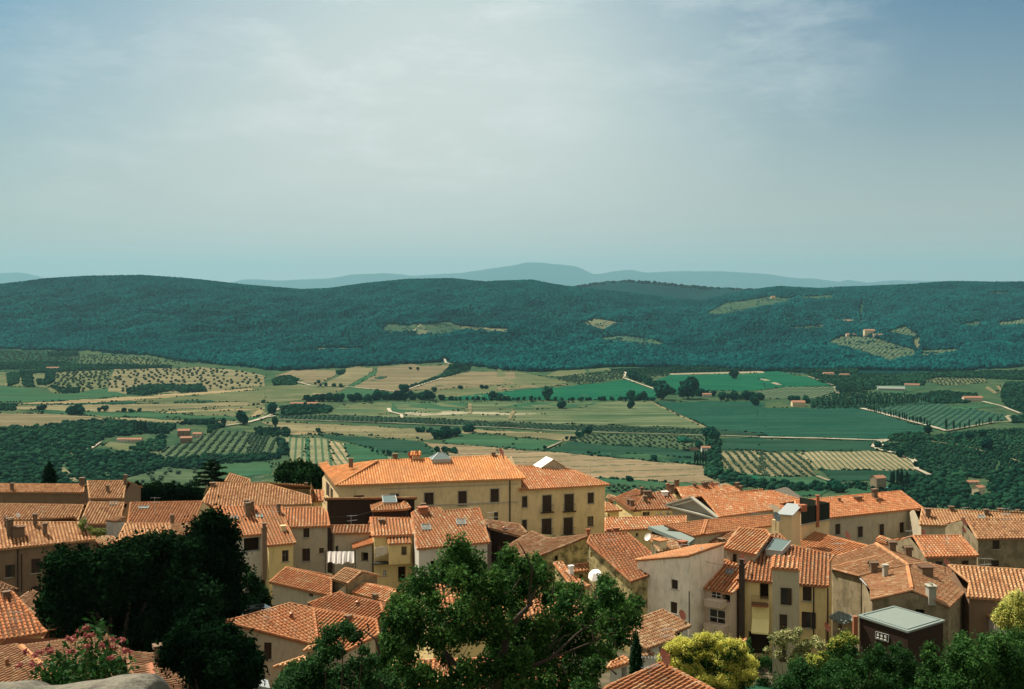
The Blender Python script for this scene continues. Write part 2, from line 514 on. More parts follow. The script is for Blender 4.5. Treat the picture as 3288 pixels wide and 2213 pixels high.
    for wl in walls:
        P = lambda u, zz, dep=0.0, wl=wl: Vector((wl['a'].x + wl['t'].x * u - wl['n'].x * dep, wl['a'].y + wl['t'].y * u - wl['n'].y * dep, zz))
        rz = math.atan2(wl['t'].y, wl['t'].x)
        for (u0, u1, z0, z1, kd) in wl['wins']:
            um, zm, ww, hh = (u0 + u1) / 2, (z0 + z1) / 2, u1 - u0, z1 - z0
            w = MB()
            nm = 'door' if kd == 'd' else ('loggia' if kd == 'o' and ww > 2 else 'window')
            if kd in 'sbdt':
                dep = .10
                opn = kd == 's' and key not in ('palace', 'palace2', 'wh', 'r9') and random.random() < .16
                for sgn in ((-1,) if opn else (-1, 1)):
                    w.box(P(um + sgn * ww / 4, zm, dep), (ww / 2 - .015, .05, hh - .02), rz)
                    nsl = max(3, int(hh / .12))
                    for i in range(nsl):
                        w.box(P(um + sgn * ww / 4, z0 + (i + .5) * hh / nsl, dep - .035), (ww / 2 - .12, .03, hh / nsl * .55), rz)
                win = w.build(nm, winmat if kd != 't' else 'wood', root, org)
            elif kd in 'gw':
                w.add([P(u0, z0, .16), P(u1, z0, .16), P(u1, z1, .16), P(u0, z1, .16)], [(0, 1, 2, 3)])
                win = w.build(nm, 'glass', root, org)
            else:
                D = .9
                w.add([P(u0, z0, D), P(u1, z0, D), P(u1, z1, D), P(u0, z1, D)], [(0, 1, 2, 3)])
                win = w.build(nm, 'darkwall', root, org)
            if kd == 's' and opn:
                g_ = MB(); g_.add([P(um, z0, .18), P(u1, z0, .18), P(u1, z1, .18), P(um, z1, .18)], [(0, 1, 2, 3)]); g_.build('pane', 'glass', win, org)
                g_ = MB(); g_.box(P(um + ww * .76, zm, -.05), (ww / 2 - .015, .05, hh - .02), rz); g_.build('shutter', winmat, win, org)
            fr = MB()
            if kd in 'gw':
                for uu in (u0 + .03, um, u1 - .03): fr.box(P(uu, zm, .12), (.06, .05, hh), rz)
                for zz in (z0 + .03, z0 + hh * .55, z1 - .03): fr.box(P(um, zz, .118), (ww, .05, .05), rz)
                fr.build('frame', 'whitepaint' if kd == 'w' else 'wood', win, (0, 0, 0) if False else org)
            elif kd in 'sb':
                for uu in (u0 - .06, u1 + .06): fr.box(P(uu, zm, -.015), (.12, .05, hh + .0), rz)
                fr.box(P(um, z1 + .06, -.015), (ww + .24, .05, .12), rz)
                fr.build('frame', frame_mat, win, org)
            if kd in 'sgw' and ww < 3:
                sl = MB(); sl.box(P(um, z0 - .035, -.05), (ww + .28, .14, .07), rz); sl.build('sill', 'grey_stone', win, org)
            if kd == 'b':
                r = MB(); r.box(P(um, z0 - .05, -.2), (ww + .5, .45, .1), rz)
                for k in range(11): r.tube(P(u0 - .2 + (ww + .4) * k / 10, z0, -.38), P(u0 - .2 + (ww + .4) * k / 10, z0 + .95, -.38), .014, n=4)
                for zz in (z0 + .06, z0 + .95): r.tube(P(u0 - .22, zz, -.38), P(u1 + .22, zz, -.38), .022, n=4)
                for uu in (u0 - .2, u1 + .2):
                    r.tube(P(uu, z0 + .95, -.38), P(uu, z0 + .95, 0), .02, n=4); r.tube(P(uu, z0 + .5, -.38), P(uu, z0 + .5, 0), .014, n=4)
                r.build('balcony_railing', 'iron', win, org)
    return H

def roofpt(H, p):
    best = None
    for poly, pl in H['polys']:
        q = pl.hit(p)
        if q.y <= 0: continue
        if in_poly((q.x, q.y), [(v.x, v.y) for v in poly]):
            if best is None or q.y < best.y: best = q
    if best is None:
        best = H['polys'][0][1].hit(p)
    return best

def roof_dir(H):
    poly, pl = H['polys'][0]; return math.atan2(pl.gy, pl.gx) - PI / 2

def chim(key, z, x, y, ty, w=None, style='box', m='stack', name='chimney'):
    """chimney standing where (x, y) meets the roof, its top at ty"""
    H = HOUSES[key]; b = roofpt(H, S(z, [(x, y)])[0]); t = S(z, [(x, ty)])[0]
    h = max(.4, -(t[1] - HY) / F * b.y - b.z); w = w or .5
    rz = roof_dir(H); c = MB(); rr = random.Random(int(x * 13 + y))
    if style == 'pipe':
        c.tube(b - Vector((0, 0, .3)), b + Vector((0, 0, h)), w / 2, n=8)
        c.tube(b + Vector((0, 0, h + .02)), b + Vector((0, 0, h + .12)), w * .8, w * .2, n=8)
        o = c.build(name, 'copper', H['roof'], H['org']); return o
    c.box(b + Vector((0, 0, h * .42 - .25)), (w, w * .8, h * .84 + .5), rz)
    c.box(b + Vector((0, 0, h * .84 + .03)), (w * 1.25, w * 1.05, .07), rz)
    if style == 'box':
        for sx in (-1, 1):
            c.box(b + Vector((math.cos(rz) * sx * w * .42, math.sin(rz) * sx * w * .42, h * .91)), (w * .16, w * .8, h * .13), rz)
        c.box(b + Vector((0, 0, h * .98 + .02)), (w * 1.3, w * 1.1, .06), rz)
    elif style == 'gable':
        top = b + Vector((0, 0, h)); e = Vector((math.cos(rz), math.sin(rz), 0)); f = Vector((-e.y, e.x, 0))
        for sx in (-1, 1):
            q = [top + f * w * .6, top - f * w * .6, top - f * w * .6 + e * (sx * w * .6) - Vector((0, 0, w * .5)), top + f * w * .6 + e * (sx * w * .6) - Vector((0, 0, w * .5))]
            c.prism(q if sx < 0 else q[::-1], .05)
    elif style == 'pots':
        for k in (-1, 0, 1):
            p = b + Vector((math.cos(rz) * k * w * .3, math.sin(rz) * k * w * .3, h * .86)); c.tube(p, p + Vector((0, 0, h * .16)), w * .13, w * .10, n=7)
    o = c.build(name, m, H['roof'], H['org'])
    return o

def skylight(key, z, pts, m='skyglass', raise_=.12, fm='blue_grey'):
    H = HOUSES[key]; q = [roofpt(H, p) for p in S(z, pts)]
    up = (q[1] - q[0]).cross(q[2] - q[1])
    if up.z < 0: q = q[::-1]; up = -up
    up.normalize(); g = MB(); f = MB()
    g.add([p + up * raise_ * 1.02 for p in q], [(0, 1, 2, 3)])
    f.prism([p + up * raise_ for p in q], raise_ + .2)
    c = sum(q, Vector()) / 4
    for i in range(4):
        a, b = q[i] + up * (raise_ + .03), q[(i + 1) % 4] + up * (raise_ + .03)
        f.tube(a, b, .05, n=4)
    s = f.build('skylight', fm, H['roof'], H['org']); g.build('pane', m, s, H['org'])
    return s

def dish_mesh(mb, c, r, az, el=.5):
    d = Vector((math.sin(az) * math.cos(el), -math.cos(az) * math.cos(el), math.sin(el)))
    a = d.orthogonal().normalized(); b = d.cross(a); o = len(mb.v); n = 14; vs = []; fs = []
    for j, rr in enumerate((0, .4, .75, 1)):
        for i in range(n):
            t = 2 * PI * i / n; vs.append(c + (a * math.cos(t) + b * math.sin(t)) * r * rr + d * (r * .28 * rr * rr))
    for j in range(3):
        for i in range(n): fs.append((j * n + i, j * n + (i + 1) % n, (j + 1) * n + (i + 1) % n, (j + 1) * n + i))
    mb.add(vs, fs)
    mb.tube(c - d * .02, c + d * r * .9, .015, n=4); mb.box(c + d * r * .9, (.08, .08, .08))

def dish(key, z, x, y, by, r=.42, m='dishred', az=.9, part=True):
    """satellite dish centred at (x,y) on a pole whose foot is seen at by"""
    H = HOUSES[key]; b = roofpt(H, S(z, [(x, by)])[0]); c = S(z, [(x, y)])[0]; cz = -(c[1] - HY) / F * b.y
    mb = MB(); mb.tube(b - Vector((0, 0, .2)), Vector((b.x, b.y, cz + .1)), .025, n=5)
    dish_mesh(mb, Vector((b.x, b.y, cz)) + Vector((0, -.08, 0)), r, az)
    return mb.build('satellite_dish', m, H['roof'], H['org'])

def antenna(key, z, x, by, ty, seed=0, yagi=True):
    H = HOUSES[key]; b = roofpt(H, S(z, [(x, by)])[0]); t = S(z, [(x, ty)])[0]; tz = -(t[1] - HY) / F * b.y
    mb = MB(); mb.tube(b - Vector((0, 0, .2)), Vector((b.x, b.y, tz)), .022, .016, n=5)
    rr = random.Random(seed + int(x))
    if yagi:
        for lev in (0, .55):
            a = rr.uniform(-.6, .6); L = 1.1; c = Vector((b.x, b.y, tz - .1 - lev)); d = Vector((math.cos(a), math.sin(a), 0)); s = Vector((-d.y, d.x, 0))
            mb.tube(c - d * L * .4, c + d * L * .6, .012, n=4)
            for k in range(7): q = c + d * (-.4 + k / 6) * L; mb.tube(q - s * .22, q + s * .22, .008, n=3)
    return mb.build('tv_antenna', 'zinc', H['roof'], H['org'])

def pipe(key, z, x, y0, y1, r=.05, m='iron', off=.07):
    """rain pipe down the wall face seen at x"""
    H = HOUSES[key]; p = S(z, [(x, (y0 + y1) / 2)])[0]; best = None
    for wl in H['walls']:
        if wl['n'].x * wl['a'].x + wl['n'].y * wl['a'].y > 0: continue
        r_ = H['hit'](wl, p)
        if r_ and -.1 <= r_[0] <= wl['L'] + .1 and (best is None or r_[2] < best[1][2]): best = (wl, r_)
    if best is None: print('NOPIPE', key); return
    wl, r_ = best
    a, b = S(z, [(x, y0), (x, y1)]); q = Vector((wl['a'].x + wl['t'].x * r_[0] + wl['n'].x * off, wl['a'].y + wl['t'].y * r_[0] + wl['n'].y * off, 0))
    z0, z1 = -(a[1] - HY) / F * r_[2], -(b[1] - HY) / F * r_[2]
    mb = MB(); mb.tube(q + Vector((0, 0, z0)), q + Vector((0, 0, z1)), r, n=6); mb.build('rain_pipe', m, H['root'], H['org'])
# ------------------------------------------------------------------ the houses, from the far left to the far right
def sl(e, h, p, o, g=False, hips=(), z=None):
    d = dict(e=e, h=h, p=p, o=o, g=g, hips=list(hips))
    if z: d['z'] = z
    return d

house('h1', 'long low brown roofed house above a deeply shaded wall, farthest row at the left edge', [[sl([(-200, 418), (1385, 425)], 29, .35, [(-260, 418), (1385, 425), (1402, 293), (-260, 282)], g=True)]],
      wall='brownwall', tile='tile_tan', base=-46)
chim('h1', 'Q1', 200, 385, 268, .42); chim('h1', 'Q1', 1368, 300, 178, .62)
house('h2', 'narrow tall house with pale streaked roof and one small chimney, beside the far left trees', [[sl([(1500, 525), (2050, 522)], 28.5, .36, [(1490, 525), (2050, 522), (2097, 232), (1452, 238)], g=True)]],
      wall='brownwall', tile='tile_tan', base=-46)
chim('h2', 'Q1', 1790, 410, 305, .4); chim('h2', 'Q1', 2085, 300, 128, .4)
antenna('h2', 'Q1', 2110, 240, 120)
house('h3', 'brown roofed house behind the big left roof, with a mast and a small white dish', [[sl([(-200, 915), (1290, 908)], 28, .34, [(-260, 915), (1290, 908), (1385, 640), (-260, 612)], g=True)]],
      wall='brownwall', tile='tile_tan', base=-44)
antenna('h3', 'Q1', 712, 900, 640, 3)
dish('h3', 'Q1', 300, 800, 850, .3, 'whitepaint', 1.2)
house('h4', 'narrow brown roof with a square skylight, between two dark gaps at the left', [[sl([(1330, 955), (1985, 945)], 27.9, .34, [(1330, 955), (1985, 945), (2060, 600), (1480, 590)], g=True)]],
      wall='brownwall', tile='tile_tan', base=-44)
skylight('h4', 'Q1', [(1825, 640), (1940, 640), (1955, 590), (1845, 590)])
house('h5', 'large brown tiled roof over a shaded earth coloured wall, with a row of chimneys', [[sl([(-200, 1390), (1580, 1210)], 27, .34, [(-260, 1396), (1580, 1210), (1300, 925), (-260, 922)], g=True)]],
      wall='brownwall', tile='tile_tan', base=-42, z='Q1',
      wins=[(215, 672, 280, 770, 's', 'R1'), (36, 715, 80, 800, 's', 'R1'), (215, 862, 280, 920, 's', 'R1'), (552, 565, 592, 612, 's', 'R1')])
chim('h5', 'Q1', 165, 1150, 845, .62); chim('h5', 'Q1', 100, 1010, 820, .35); chim('h5', 'Q1', 580, 965, 775, .42); chim('h5', 'Q1', 748, 1125, 935, .42)
pipe('h5', 'R1', 122, 605, 900, .07); pipe('h5', 'R1', 148, 640, 900, .05)
def dormer(key, z, x, y, ty, w, d, m='stack', name='dormer', cap='mortar'):
    H = HOUSES[key]; b = roofpt(H, S(z, [(x, y)])[0]); t = S(z, [(x, ty)])[0]; h = -(t[1] - HY) / F * b.y - b.z; rz = roof_dir(H)
    n = Vector((math.cos(rz + PI / 2), math.sin(rz + PI / 2), 0)); c = b + n * d / 2
    mb = MB(); mb.box(c + Vector((0, 0, h / 2 - .1)), (w, d, h + .2), rz)
    o = mb.build(name, m, H['roof'], H['org']); q = MB(); q.box(c + Vector((0, 0, h + .04)), (w + .2, d + .2, .09), rz); q.build('cap', cap, o, H['org']); return o
dormer('h5', 'Q1', 310, 1190, 1010, 1.15, .9)
house('h5b', 'small low roof of pale mottled tiles, just right of the big left roof', [[sl([(1690, 1325), (1975, 1255)], 28, .3, [(1690, 1328), (1975, 1255), (1870, 1158), (1545, 1165)])]], wall='brownwall', tile='tile_old', base=-42, lo=.3)
house('h6', 'even orange brown roof with a long skylight, behind the dark round topped tree', [[sl([(310, 1045), (1400, 1045)], 27.5, .34, [(310, 1045), (1400, 1045), (1548, 680), (360, 703)], g=True, z='Q2')]],
      wall='ochre', tile='tile_orange', base=-44, lo=.1, hi=.8)
skylight('h6', 'Q2', [(495, 808), (655, 805), (665, 765), (508, 768)])
house('h7', 'low roof with steep rows of pale cover tiles, half hidden by dark trees', [[sl([(150, 1370), (1000, 1290)], 28, .34, [(110, 1375), (1005, 1290), (1012, 1052), (275, 1052)], z='Q2')]],
      wall='brownwall', tile='tile_tan', base=-42, lo=.2)
chim('h7', 'Q2', 1050, 1085, 890, .42, 'box')
house('h7b', 'patch of lichen mottled roof beside the dark round topped tree', [[sl([(1000, 1300), (1260, 1330)], 27.8, .34, [(1018, 1300), (1260, 1330), (1395, 1052), (1018, 1056)], z='Q2')]], wall='ochre', tile='tile_old', base=-42, lo=.3)
house('h8', 'broad tan hipped roof in the second row, left of the long palace', [[sl([(-116, 443), (578, 424)], 27.5, .34, [(-116, 443), (578, 424), (572, 375), (300, 298), (-25, 292)], g=True, z='R2')]],
      wall='cream', tile='tile_tan', base=-46, wins=[(-100, 455, -92, 475, 's', 'R2')])
chim('h8', 'Q2', 1720, 420, 362, .6, 'box')
house('h8b', 'small tan roof showing its gable above the broad hipped roof', [[sl([(40, 292), (190, 292)], 28.2, .34, [(42, 284), (200, 296), (195, 270), (75, 234)], z='R2')]], wall='cream', tile='tile_tan', base=-46, lo=.2)
house('h8c', 'little square orange roof tucked against the end wall of the long palace', [[sl([(578, 408), (650, 405)], 28, .34, [(578, 408), (652, 405), (650, 338), (575, 338)], z='R2')]], wall='ochre', tile='tile_orange', base=-46)
house('h8d', 'weathered reddish roof between the broad hipped roof and the dark pine', [[sl([(440, 345), (575, 352)], 28.4, .34, [(420, 352), (576, 356), (545, 306), (305, 296)], z='R2')]], wall='ochre', tile='tile_old', base=-46, lo=.3)
chim('h8d', 'R2', 545, 352, 290, .35)
h9 = mkplane(*S('Q4', [(820, 795), (1290, 750)]), 27.2, .33, S('Q4', [(820, 795), (1290, 750), (1060, 150), (600, 140)]))
house('h9', 'bright orange mottled roof stepping down over a yellow wall, left of centre', [[dict(pl=h9, z='Q4', o=[(818, 796), (1292, 750), (1130, 400), (1060, 148), (640, 140), (745, 520)])]],
      wall='yellow', tile='tile_mix', base=-42, lo=.35, hi=.85, z='Q4', wins=[(1065, 865, 1175, 1055, 'g')])
house('h9b', 'orange roofed house, dark loggia above a whitewashed wall, right of the dark dome tree', [[dict(pl=h9, z='Q4', o=[(335, 637), (755, 598), (745, 520), (645, 139), (-70, 152), (60, 300)])]],
      wall='pale_wall', tile='tile_mix', base=-42, lo=.35, hi=.85, z='Q4', wins=[(430, 655, 725, 890, 'o')])
skylight('h9b', 'Q4', [(225, 365), (335, 365), (310, 312), (215, 315)], 'skyglass'); skylight('h9b', 'Q4', [(640, 335), (745, 330), (725, 280), (630, 285)], 'skyglass')
chim('h9b', 'Q4', 470, 235, 30, .45); chim('h9b', 'Q4', 495, 310, 75, .5); dormer('h9b', 'Q4', 540, 230, 70, .8, .7, 'stack', 'chimney')
chim('h9', 'Q4', 1010, 250, 95, .38); chim('h9', 'Q4', 1085, 545, 455, .5, 'box', 'ochre')
def flue(key, z, x, y0, y1, w, Yoff=-.5, m='stack'):
    """tall flue built against the wall face seen at x"""
    H = HOUSES[key]; p = S(z, [(x, y1)])[0]; best = None
    for wl in H['walls']:
        if wl['n'].x * wl['a'].x + wl['n'].y * wl['a'].y > 0: continue
        r_ = H['hit'](wl, p)
        if r_ and -1.5 <= r_[0] <= wl['L'] + 1.5 and (best is None or r_[2] < best[1][2]): best = (wl, r_)
    if best is None: print('NOFLUE', key); return
    wl, r_ = best; t, b = S(z, [(x, y0), (x, y1)]); Y = r_[2] - w * .5
    zt, zb = -(t[1] - HY) / F * Y, -(b[1] - HY) / F * Y; X = (p[0] - CX) / F * Y
    mb = MB(); rz = math.atan2(wl['t'].y, wl['t'].x)
    mb.box((X, Y, (zt + zb) / 2), (w, w * .8, zt - zb), rz); mb.box((X, Y, zt + .05), (w * 1.3, w * 1.1, .1), rz); mb.box((X, Y, zt + .3), (w * .7, w * .6, .4), rz); mb.box((X, Y, zt + .53), (w * 1.2, w, .06), rz)
    mb.build('chimney_stack', m, H['root'], H['org'])
flue('h9', 'Q4', 768, 500, 1350, .5)
house('h10', 'beige house with brown shutters and mottled orange roof, left of the bright white sheet', [[sl([(1160, 488), (1855, 465)], 26.6, .33, [(1160, 488), (1857, 465), (1812, 235), (1715, 158), (1040, 170)], z='Q4')]],
      wall='greige', tile='tile_mix', base=-41, z='Q4', lo=.2, hi=.95, wins=[(1418, 500, 1520, 650), (1400, 835, 1530, 1045), (1680, 828, 1760, 915, 'g')])
pipe('h10', 'Q4', 1833, 470, 880, .06)
house('h11', 'windowless house wall, its full shade coloured almost black, below the long palace', [[sl([(-30, 137), (1488, 118)], 25.6, -.28, [(-30, 137), (1488, 118), (1480, 98), (-20, 112)], z='Q5')]], wall='darkwall', tile='tile_old', base=-42)  # full shade on this wall is put into its near black colour
house('h12', 'short strip of orange tiles in front of the black shaded wall', [[sl([(150, 692), (725, 685)], 27.4, .34, [(100, 694), (730, 685), (728, 558), (50, 565)], z='Q5')]],
      wall='greige', tile='tile_mix', base=-41, lo=.4, z='Q5', wins=[(70, 895, 172, 980, 's')])
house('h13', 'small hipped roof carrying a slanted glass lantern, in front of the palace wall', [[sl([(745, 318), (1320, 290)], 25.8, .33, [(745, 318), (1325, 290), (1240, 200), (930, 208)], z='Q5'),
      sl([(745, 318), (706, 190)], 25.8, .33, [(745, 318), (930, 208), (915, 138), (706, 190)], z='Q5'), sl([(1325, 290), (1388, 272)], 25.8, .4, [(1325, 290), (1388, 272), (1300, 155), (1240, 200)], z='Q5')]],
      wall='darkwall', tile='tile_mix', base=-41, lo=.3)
skylight('h13', 'Q5', [(935, 206), (1160, 200), (1135, 86), (915, 92)], 'skyglass', .25, 'zinc')
house('h14', 'yellow house whose enclosed balcony has its own strip of tiles and a cream sheet', [[sl([(760, 738), (1460, 710)], 27, .33, [(755, 740), (1462, 710), (1392, 455), (720, 430)], z='Q5', g=True)]],
      wall='yellow', tile='tile_mix', base=-41, z='Q5', lo=.35, hi=.95, wins=[(930, 1295, 992, 1392, 'w'), (1183, 1240, 1308, 1500, 'o'), (860, 790, 875, 815, 's')])
chim('h14', 'Q5', 905, 515, 462, .6); antenna('h14', 'Q5', 790, 550, 440, 1, False); chim('h14', 'Q5', 1600, 250, 235, .5)
def bay(key, z, pts, dep, roofh, win=None):
    """box built out from a wall: pts = (x0,y0,x1,y1) of its face"""
    H = HOUSES[key]; (a, b) = S(z, [(pts[0], pts[1]), (pts[2], pts[3])]); c = ((a[0] + b[0]) / 2, (a[1] + b[1]) / 2); best = None
    for wl in H['walls']:
        if wl['n'].x * wl['a'].x + wl['n'].y * wl['a'].y > 0: continue
        r_ = H['hit'](wl, c)
        if r_ and -.2 <= r_[0] <= wl['L'] + .2 and (best is None or r_[2] < best[1][2]): best = (wl, r_)
    wl, r = best; k = 1 - dep / r[2]
    u0 = H['hit'](wl, (a[0], c[1]))[0]; u1 = H['hit'](wl, (b[0], c[1]))[0]; z1 = H['hit'](wl, (c[0], a[1]))[1] * k; z0 = H['hit'](wl, (c[0], b[1]))[1] * k
    u0, u1 = sorted((u0, u1))
    P = lambda u, zz, d_: Vector((wl['a'].x + wl['t'].x * u + wl['n'].x * d_, wl['a'].y + wl['t'].y * u + wl['n'].y * d_, zz))
    return H, wl, P, u0, u1, z0, z1, math.atan2(wl['t'].y, wl['t'].x)
H, wl, P, u0, u1, z0, z1, rz = bay('h14', 'Q5', (1012, 858, 1370, 1198), 1.1, 0)
mb = MB(); mb.box(P((u0 + u1) / 2, (z0 + z1) / 2, .6), (u1 - u0, 1.2, z1 - z0), rz)
by = mb.build('bay', 'yellow', H['root'], H['org'])
mb = MB(); tile_rows(mb, [P(u0 - .1, z1 + .02, 1.35), P(u1 + .1, z1 + .02, 1.35), P(u1 + .1, z1 + .45, 0), P(u0 - .1, z1 + .45, 0)], seed=5, lo=.4)
mb.prism([P(u0 - .1, z1 + .02, 1.35), P(u1 + .1, z1 + .02, 1.35), P(u1 + .1, z1 + .45, 0), P(u0 - .1, z1 + .45, 0)], .1); mb.build('bay_roof', 'tile_mix', by, H['org'])
mb = MB(); mb.box(P(u0 + (u1 - u0) * .7, z0 + (z1 - z0) * .65, 1.215), ((u1 - u0) * .24, .04, (z1 - z0) * .42), rz); mb.build('bay_window', 'wood', by, H['org'])
mb = MB(); mb.box(P(u0 + (u1 - u0) * .7, z0 + (z1 - z0) * .65, 1.24), ((u1 - u0) * .16, .03, (z1 - z0) * .34), rz); mb.build('pane', 'glass', by, H['org'])
H, wl, P, u0, u1, z0, z1, rz = bay('h14', 'Q5', (765, 1090, 1012, 1190), 1.1, 0)
mb = MB(); mb.box(P((u0 + u1) / 2, z0 - .06, .55), (u1 - u0, 1.1, .12), rz)
for k in range(14): q = P(u0 + (u1 - u0) * k / 13, z0, 1.05); mb.tube(q, q + Vector((0, 0, 1.0)), .015, n=4)
mb.tube(P(u0, z0 + 1, 1.05), P(u1, z0 + 1, 1.05), .025, n=4); mb.build('balcony', 'iron', H['root'], H['org'])
BAL = (P, u0, u1, z0, rz)
house('h15', 'lean to with a pinkish tile slope and one dark window, left of the enclosed balcony', [[sl([(430, 940), (415, 855)], 28.7, .33, [(428, 942), (413, 855), (742, 725), (772, 850)], z='Q5')]],
      wall='greige', tile='tile_mix', base=-41, z='Q5', lo=.3, hi=.7, wins=[(565, 1005, 685, 1160, 'o')], over=.12)
house('h15b', 'tiny tiled porch roof above the white sheet', [[sl([(270, 852), (525, 852)], 28.6, .34, [(268, 853), (420, 853), (535, 765), (262, 765)], z='Q5')]], wall='greige', tile='tile_mix', base=-40, lo=.4, over=.1)
house('h17', 'low roof with diagonal tile rows and brick coloured ridge, below the beige house', [[sl([(320, 908), (690, 992)], 29.1, .33, [(318, 908), (700, 995), (702, 884), (425, 816)], z='R2', g=True)]],
      wall='greige', tile='tile_mix', base=-40, lo=.3, hi=.9, z='Q6', wins=[(1090, 95, 1145, 145, 'o')])
house('h18', 'little square roof with striped tiles standing over a brown side wall, centre left', [[sl([(705, 890), (800, 917)], 28.3, .33, [(703, 890), (800, 918), (887, 845), (788, 820)], z='R2', g=True)]], wall='stone', tile='tile_tan', base=-40, lo=.3)
house('h19', 'small orange roof with one stubby chimney, left of the big central tree', [[sl([(835, 972), (1035, 1030)], 29.2, .33, [(830, 974), (1035, 1032), (1105, 965), (903, 914)], z='R2', g=True)]], wall='stone', tile='tile_mix', base=-40, lo=.4)
chim('h19', 'R2', 973, 1012, 980, .45)
house('h20', 'wide foreground house with two tan wings meeting in a light coloured valley', [
      [sl([(240, 415), (850, 240)], 25, -.30, [(5, 478), (1215, 782), (1152, 306), (850, 240), (240, 415), (0, 468)], z='Q6')],
      [sl([(1150, 306), (1960, 452)], 25.6, -.30, [(1152, 306), (1960, 455), (1990, 640), (1560, 860), (1217, 782)], z='Q6')]],
      wall='beige', tile='tile_mix', base=-37, z='Q6', lo=.3, hi=.8, wins=[(515, 735, 612, 955, 's')])
chim('h20', 'Q6', 868, 425, 385, .28, 'pipe'); chim('h20', 'Q6', 1600, 455, 400, .42, 'box')
H = HOUSES['h20']; antenna('h20', 'Q6', 920, 700, 575, 2, False)
house('h20b', 'pale tan roof with ridge tiles, directly behind the wide foreground house', [[sl([(1550, 130), (2010, 232)], 26.8, -.30, [(1080, 240), (1500, 92), (1550, 128), (2015, 232), (2055, 385), (1960, 450), (1165, 295)], z='Q6'),
      ], [sl([(2015, 232), (2055, 385)], 26.8, -.3, [(2015, 232), (2230, 262), (2180, 350), (2055, 388)], z='Q6')]], wall='stone', tile='tile_mix', base=-39, lo=.3, hi=.85)
chim('h20b', 'Q6', 1720, 268, 240, .28, 'pipe')
house('h30', 'small brick red outbuilding with a pale tile edge, bottom centre left', [[sl([(640, 1058), (1035, 1010)], 27, .25, [(635, 1060), (1040, 1012), (1040, 922)], z='Q6')]], wall='brick', tile='tile_tan', base=-37, lo=.5, over=.1, z='Q6', wins=[(685, 1070, 755, 1200, 'o')])
house('h31', 'narrow brown stone tower with a little tiled cap, bottom centre left', [[sl([(1030, 850), (1210, 815)], 26.4, .25, [(1025, 850), (1175, 822), (1225, 780), (1100, 795)], z='Q6')]], wall='stone', tile='tile_tan', base=-37, lo=.4, over=.08)

# ---- the long palace and its neighbour
pz = [(760, 1314), (612, 1125)]
house('palace', 'long ochre palace with a bright orange roof, the highest building in the centre', [[
      sl([(1077, 1559.7), (1686.3, 1536.9)], 25, .34, [(1077, 1559.9), (1686.6, 1536.9), (1617.3, 1463), (1214, 1479.5)], z='S', g=True),
      dict(e=[(1077, 1559.9), (1023.3, 1490.4)], h=25, p=.34, o=[(1077, 1559.9), (1214, 1479.5), (1062, 1500), (1052, 1484.5), (1023.3, 1490.4)], z='S')]],
      wall='ochre', tile='tile_new', base=-46, over=.45, name='palace', cat='palace', z='R2', course=.42,
      wins=[(1278, 352, 1335, 440), (1488, 342, 1540, 432), (1065, 358, 1120, 392), (840, 368, 905, 400, 'g'), (530, 328, 582, 415, 's', 'R3'), (552, 470, 578, 530, 'g', 'R3'),
            (672, 292, 690, 378), (698, 325, 712, 395), (652, 375, 663, 400)], frame_mat='greige')
pipe('palace', 'R3', 650, 275, 545, .09)
chim('palace', 'V2', 895, 1120, 1075, .55); chim('palace', 'V2', 1285, 1085, 1035, .6); chim('palace', 'V2', 2150, 1055, 1022, .5)
antenna('palace', 'V2', 2240, 1062, 978, 4, False); antenna('palace', 'V2', 768, 1140, 1068, 6, False)
dish('palace', 'V2', 2212, 1018, 1055, .55, 'dishred', 1.2); dish('palace', 'V2', 1480, 1035, 1085, .5, 'dishred', 1.3); dish('palace', 'V2', 1410, 1052, 1085, .5, 'dishred', 1.2)
H = HOUSES['palace']
def pyramid(key, z, x, y, w, d, h, m, base=.25, name='roof_lantern', fm='zinc'):
    H = HOUSES[key]; b = roofpt(H, S(z, [(x, y)])[0]); rz = roof_dir(H); mb = MB(); c = b + Vector((0, .2, 0))
    e = Vector((math.cos(rz), math.sin(rz), 0)); n = Vector((-e.y, e.x, 0))
    mb.box(c + Vector((0, 0, base / 2 - .3)), (w, d, base + .6), rz)
    o = mb.build(name, fm, H['roof'], H['org'])
    q = [c + e * sx * w * .54 + n * sy * d * .54 + Vector((0, 0, base)) for sx, sy in ((-1, -1), (1, -1), (1, 1), (-1, 1))]
    a1, a2 = c - e * w * .12 + Vector((0, 0, base + h)), c + e * w * .12 + Vector((0, 0, base + h))
    g = MB(); g.add(q + [a1, a2], [(0, 1, 5, 4), (1, 2, 5), (2, 3, 4, 5), (3, 0, 4)]); g.build('lantern_glass', m, o, H['org'])
    fr = MB()
    for a, bb in ((q[0], a1), (q[1], a2), (q[2], a2), (q[3], a1), (a1, a2), (q[0], q[1]), (q[1], q[2]), (q[2], q[3]), (q[3], q[0])): fr.tube(a, bb, .05, n=4)
    fr.build('frame', 'zinc', o, H['org'])
pyramid('palace', 'V2', 1682, 1090, 2.5, 2.2, .75, 'skyglass')
# little tiled altana on the ridge
b = roofpt(H, S('V2', [(1465, 1088)])[0]); mb = MB(); mb.box(b + Vector((0, .5, .3)), (.9, .9, .8), .2); al = mb.build('dormer', 'ochre', H['roof'], H['org'])
mb = MB(); q = [b + Vector((x, y, zz)) for x, y, zz in ((-.7, -.2, .62), (.7, -.2, .62), (.7, .5, 1.1), (-.7, .5, 1.1))]; mb.prism(q, .08); tile_rows(mb, q, sp=.3, seed=3)
q = [b + Vector((x, y, zz)) for x, y, zz in ((-.7, .5, 1.1), (.7, .5, 1.1), (.7, 1.2, .62), (-.7, 1.2, .62))]; mb.prism(q, .08); mb.build('dormer_roof', 'tile_new', al, H['org'])
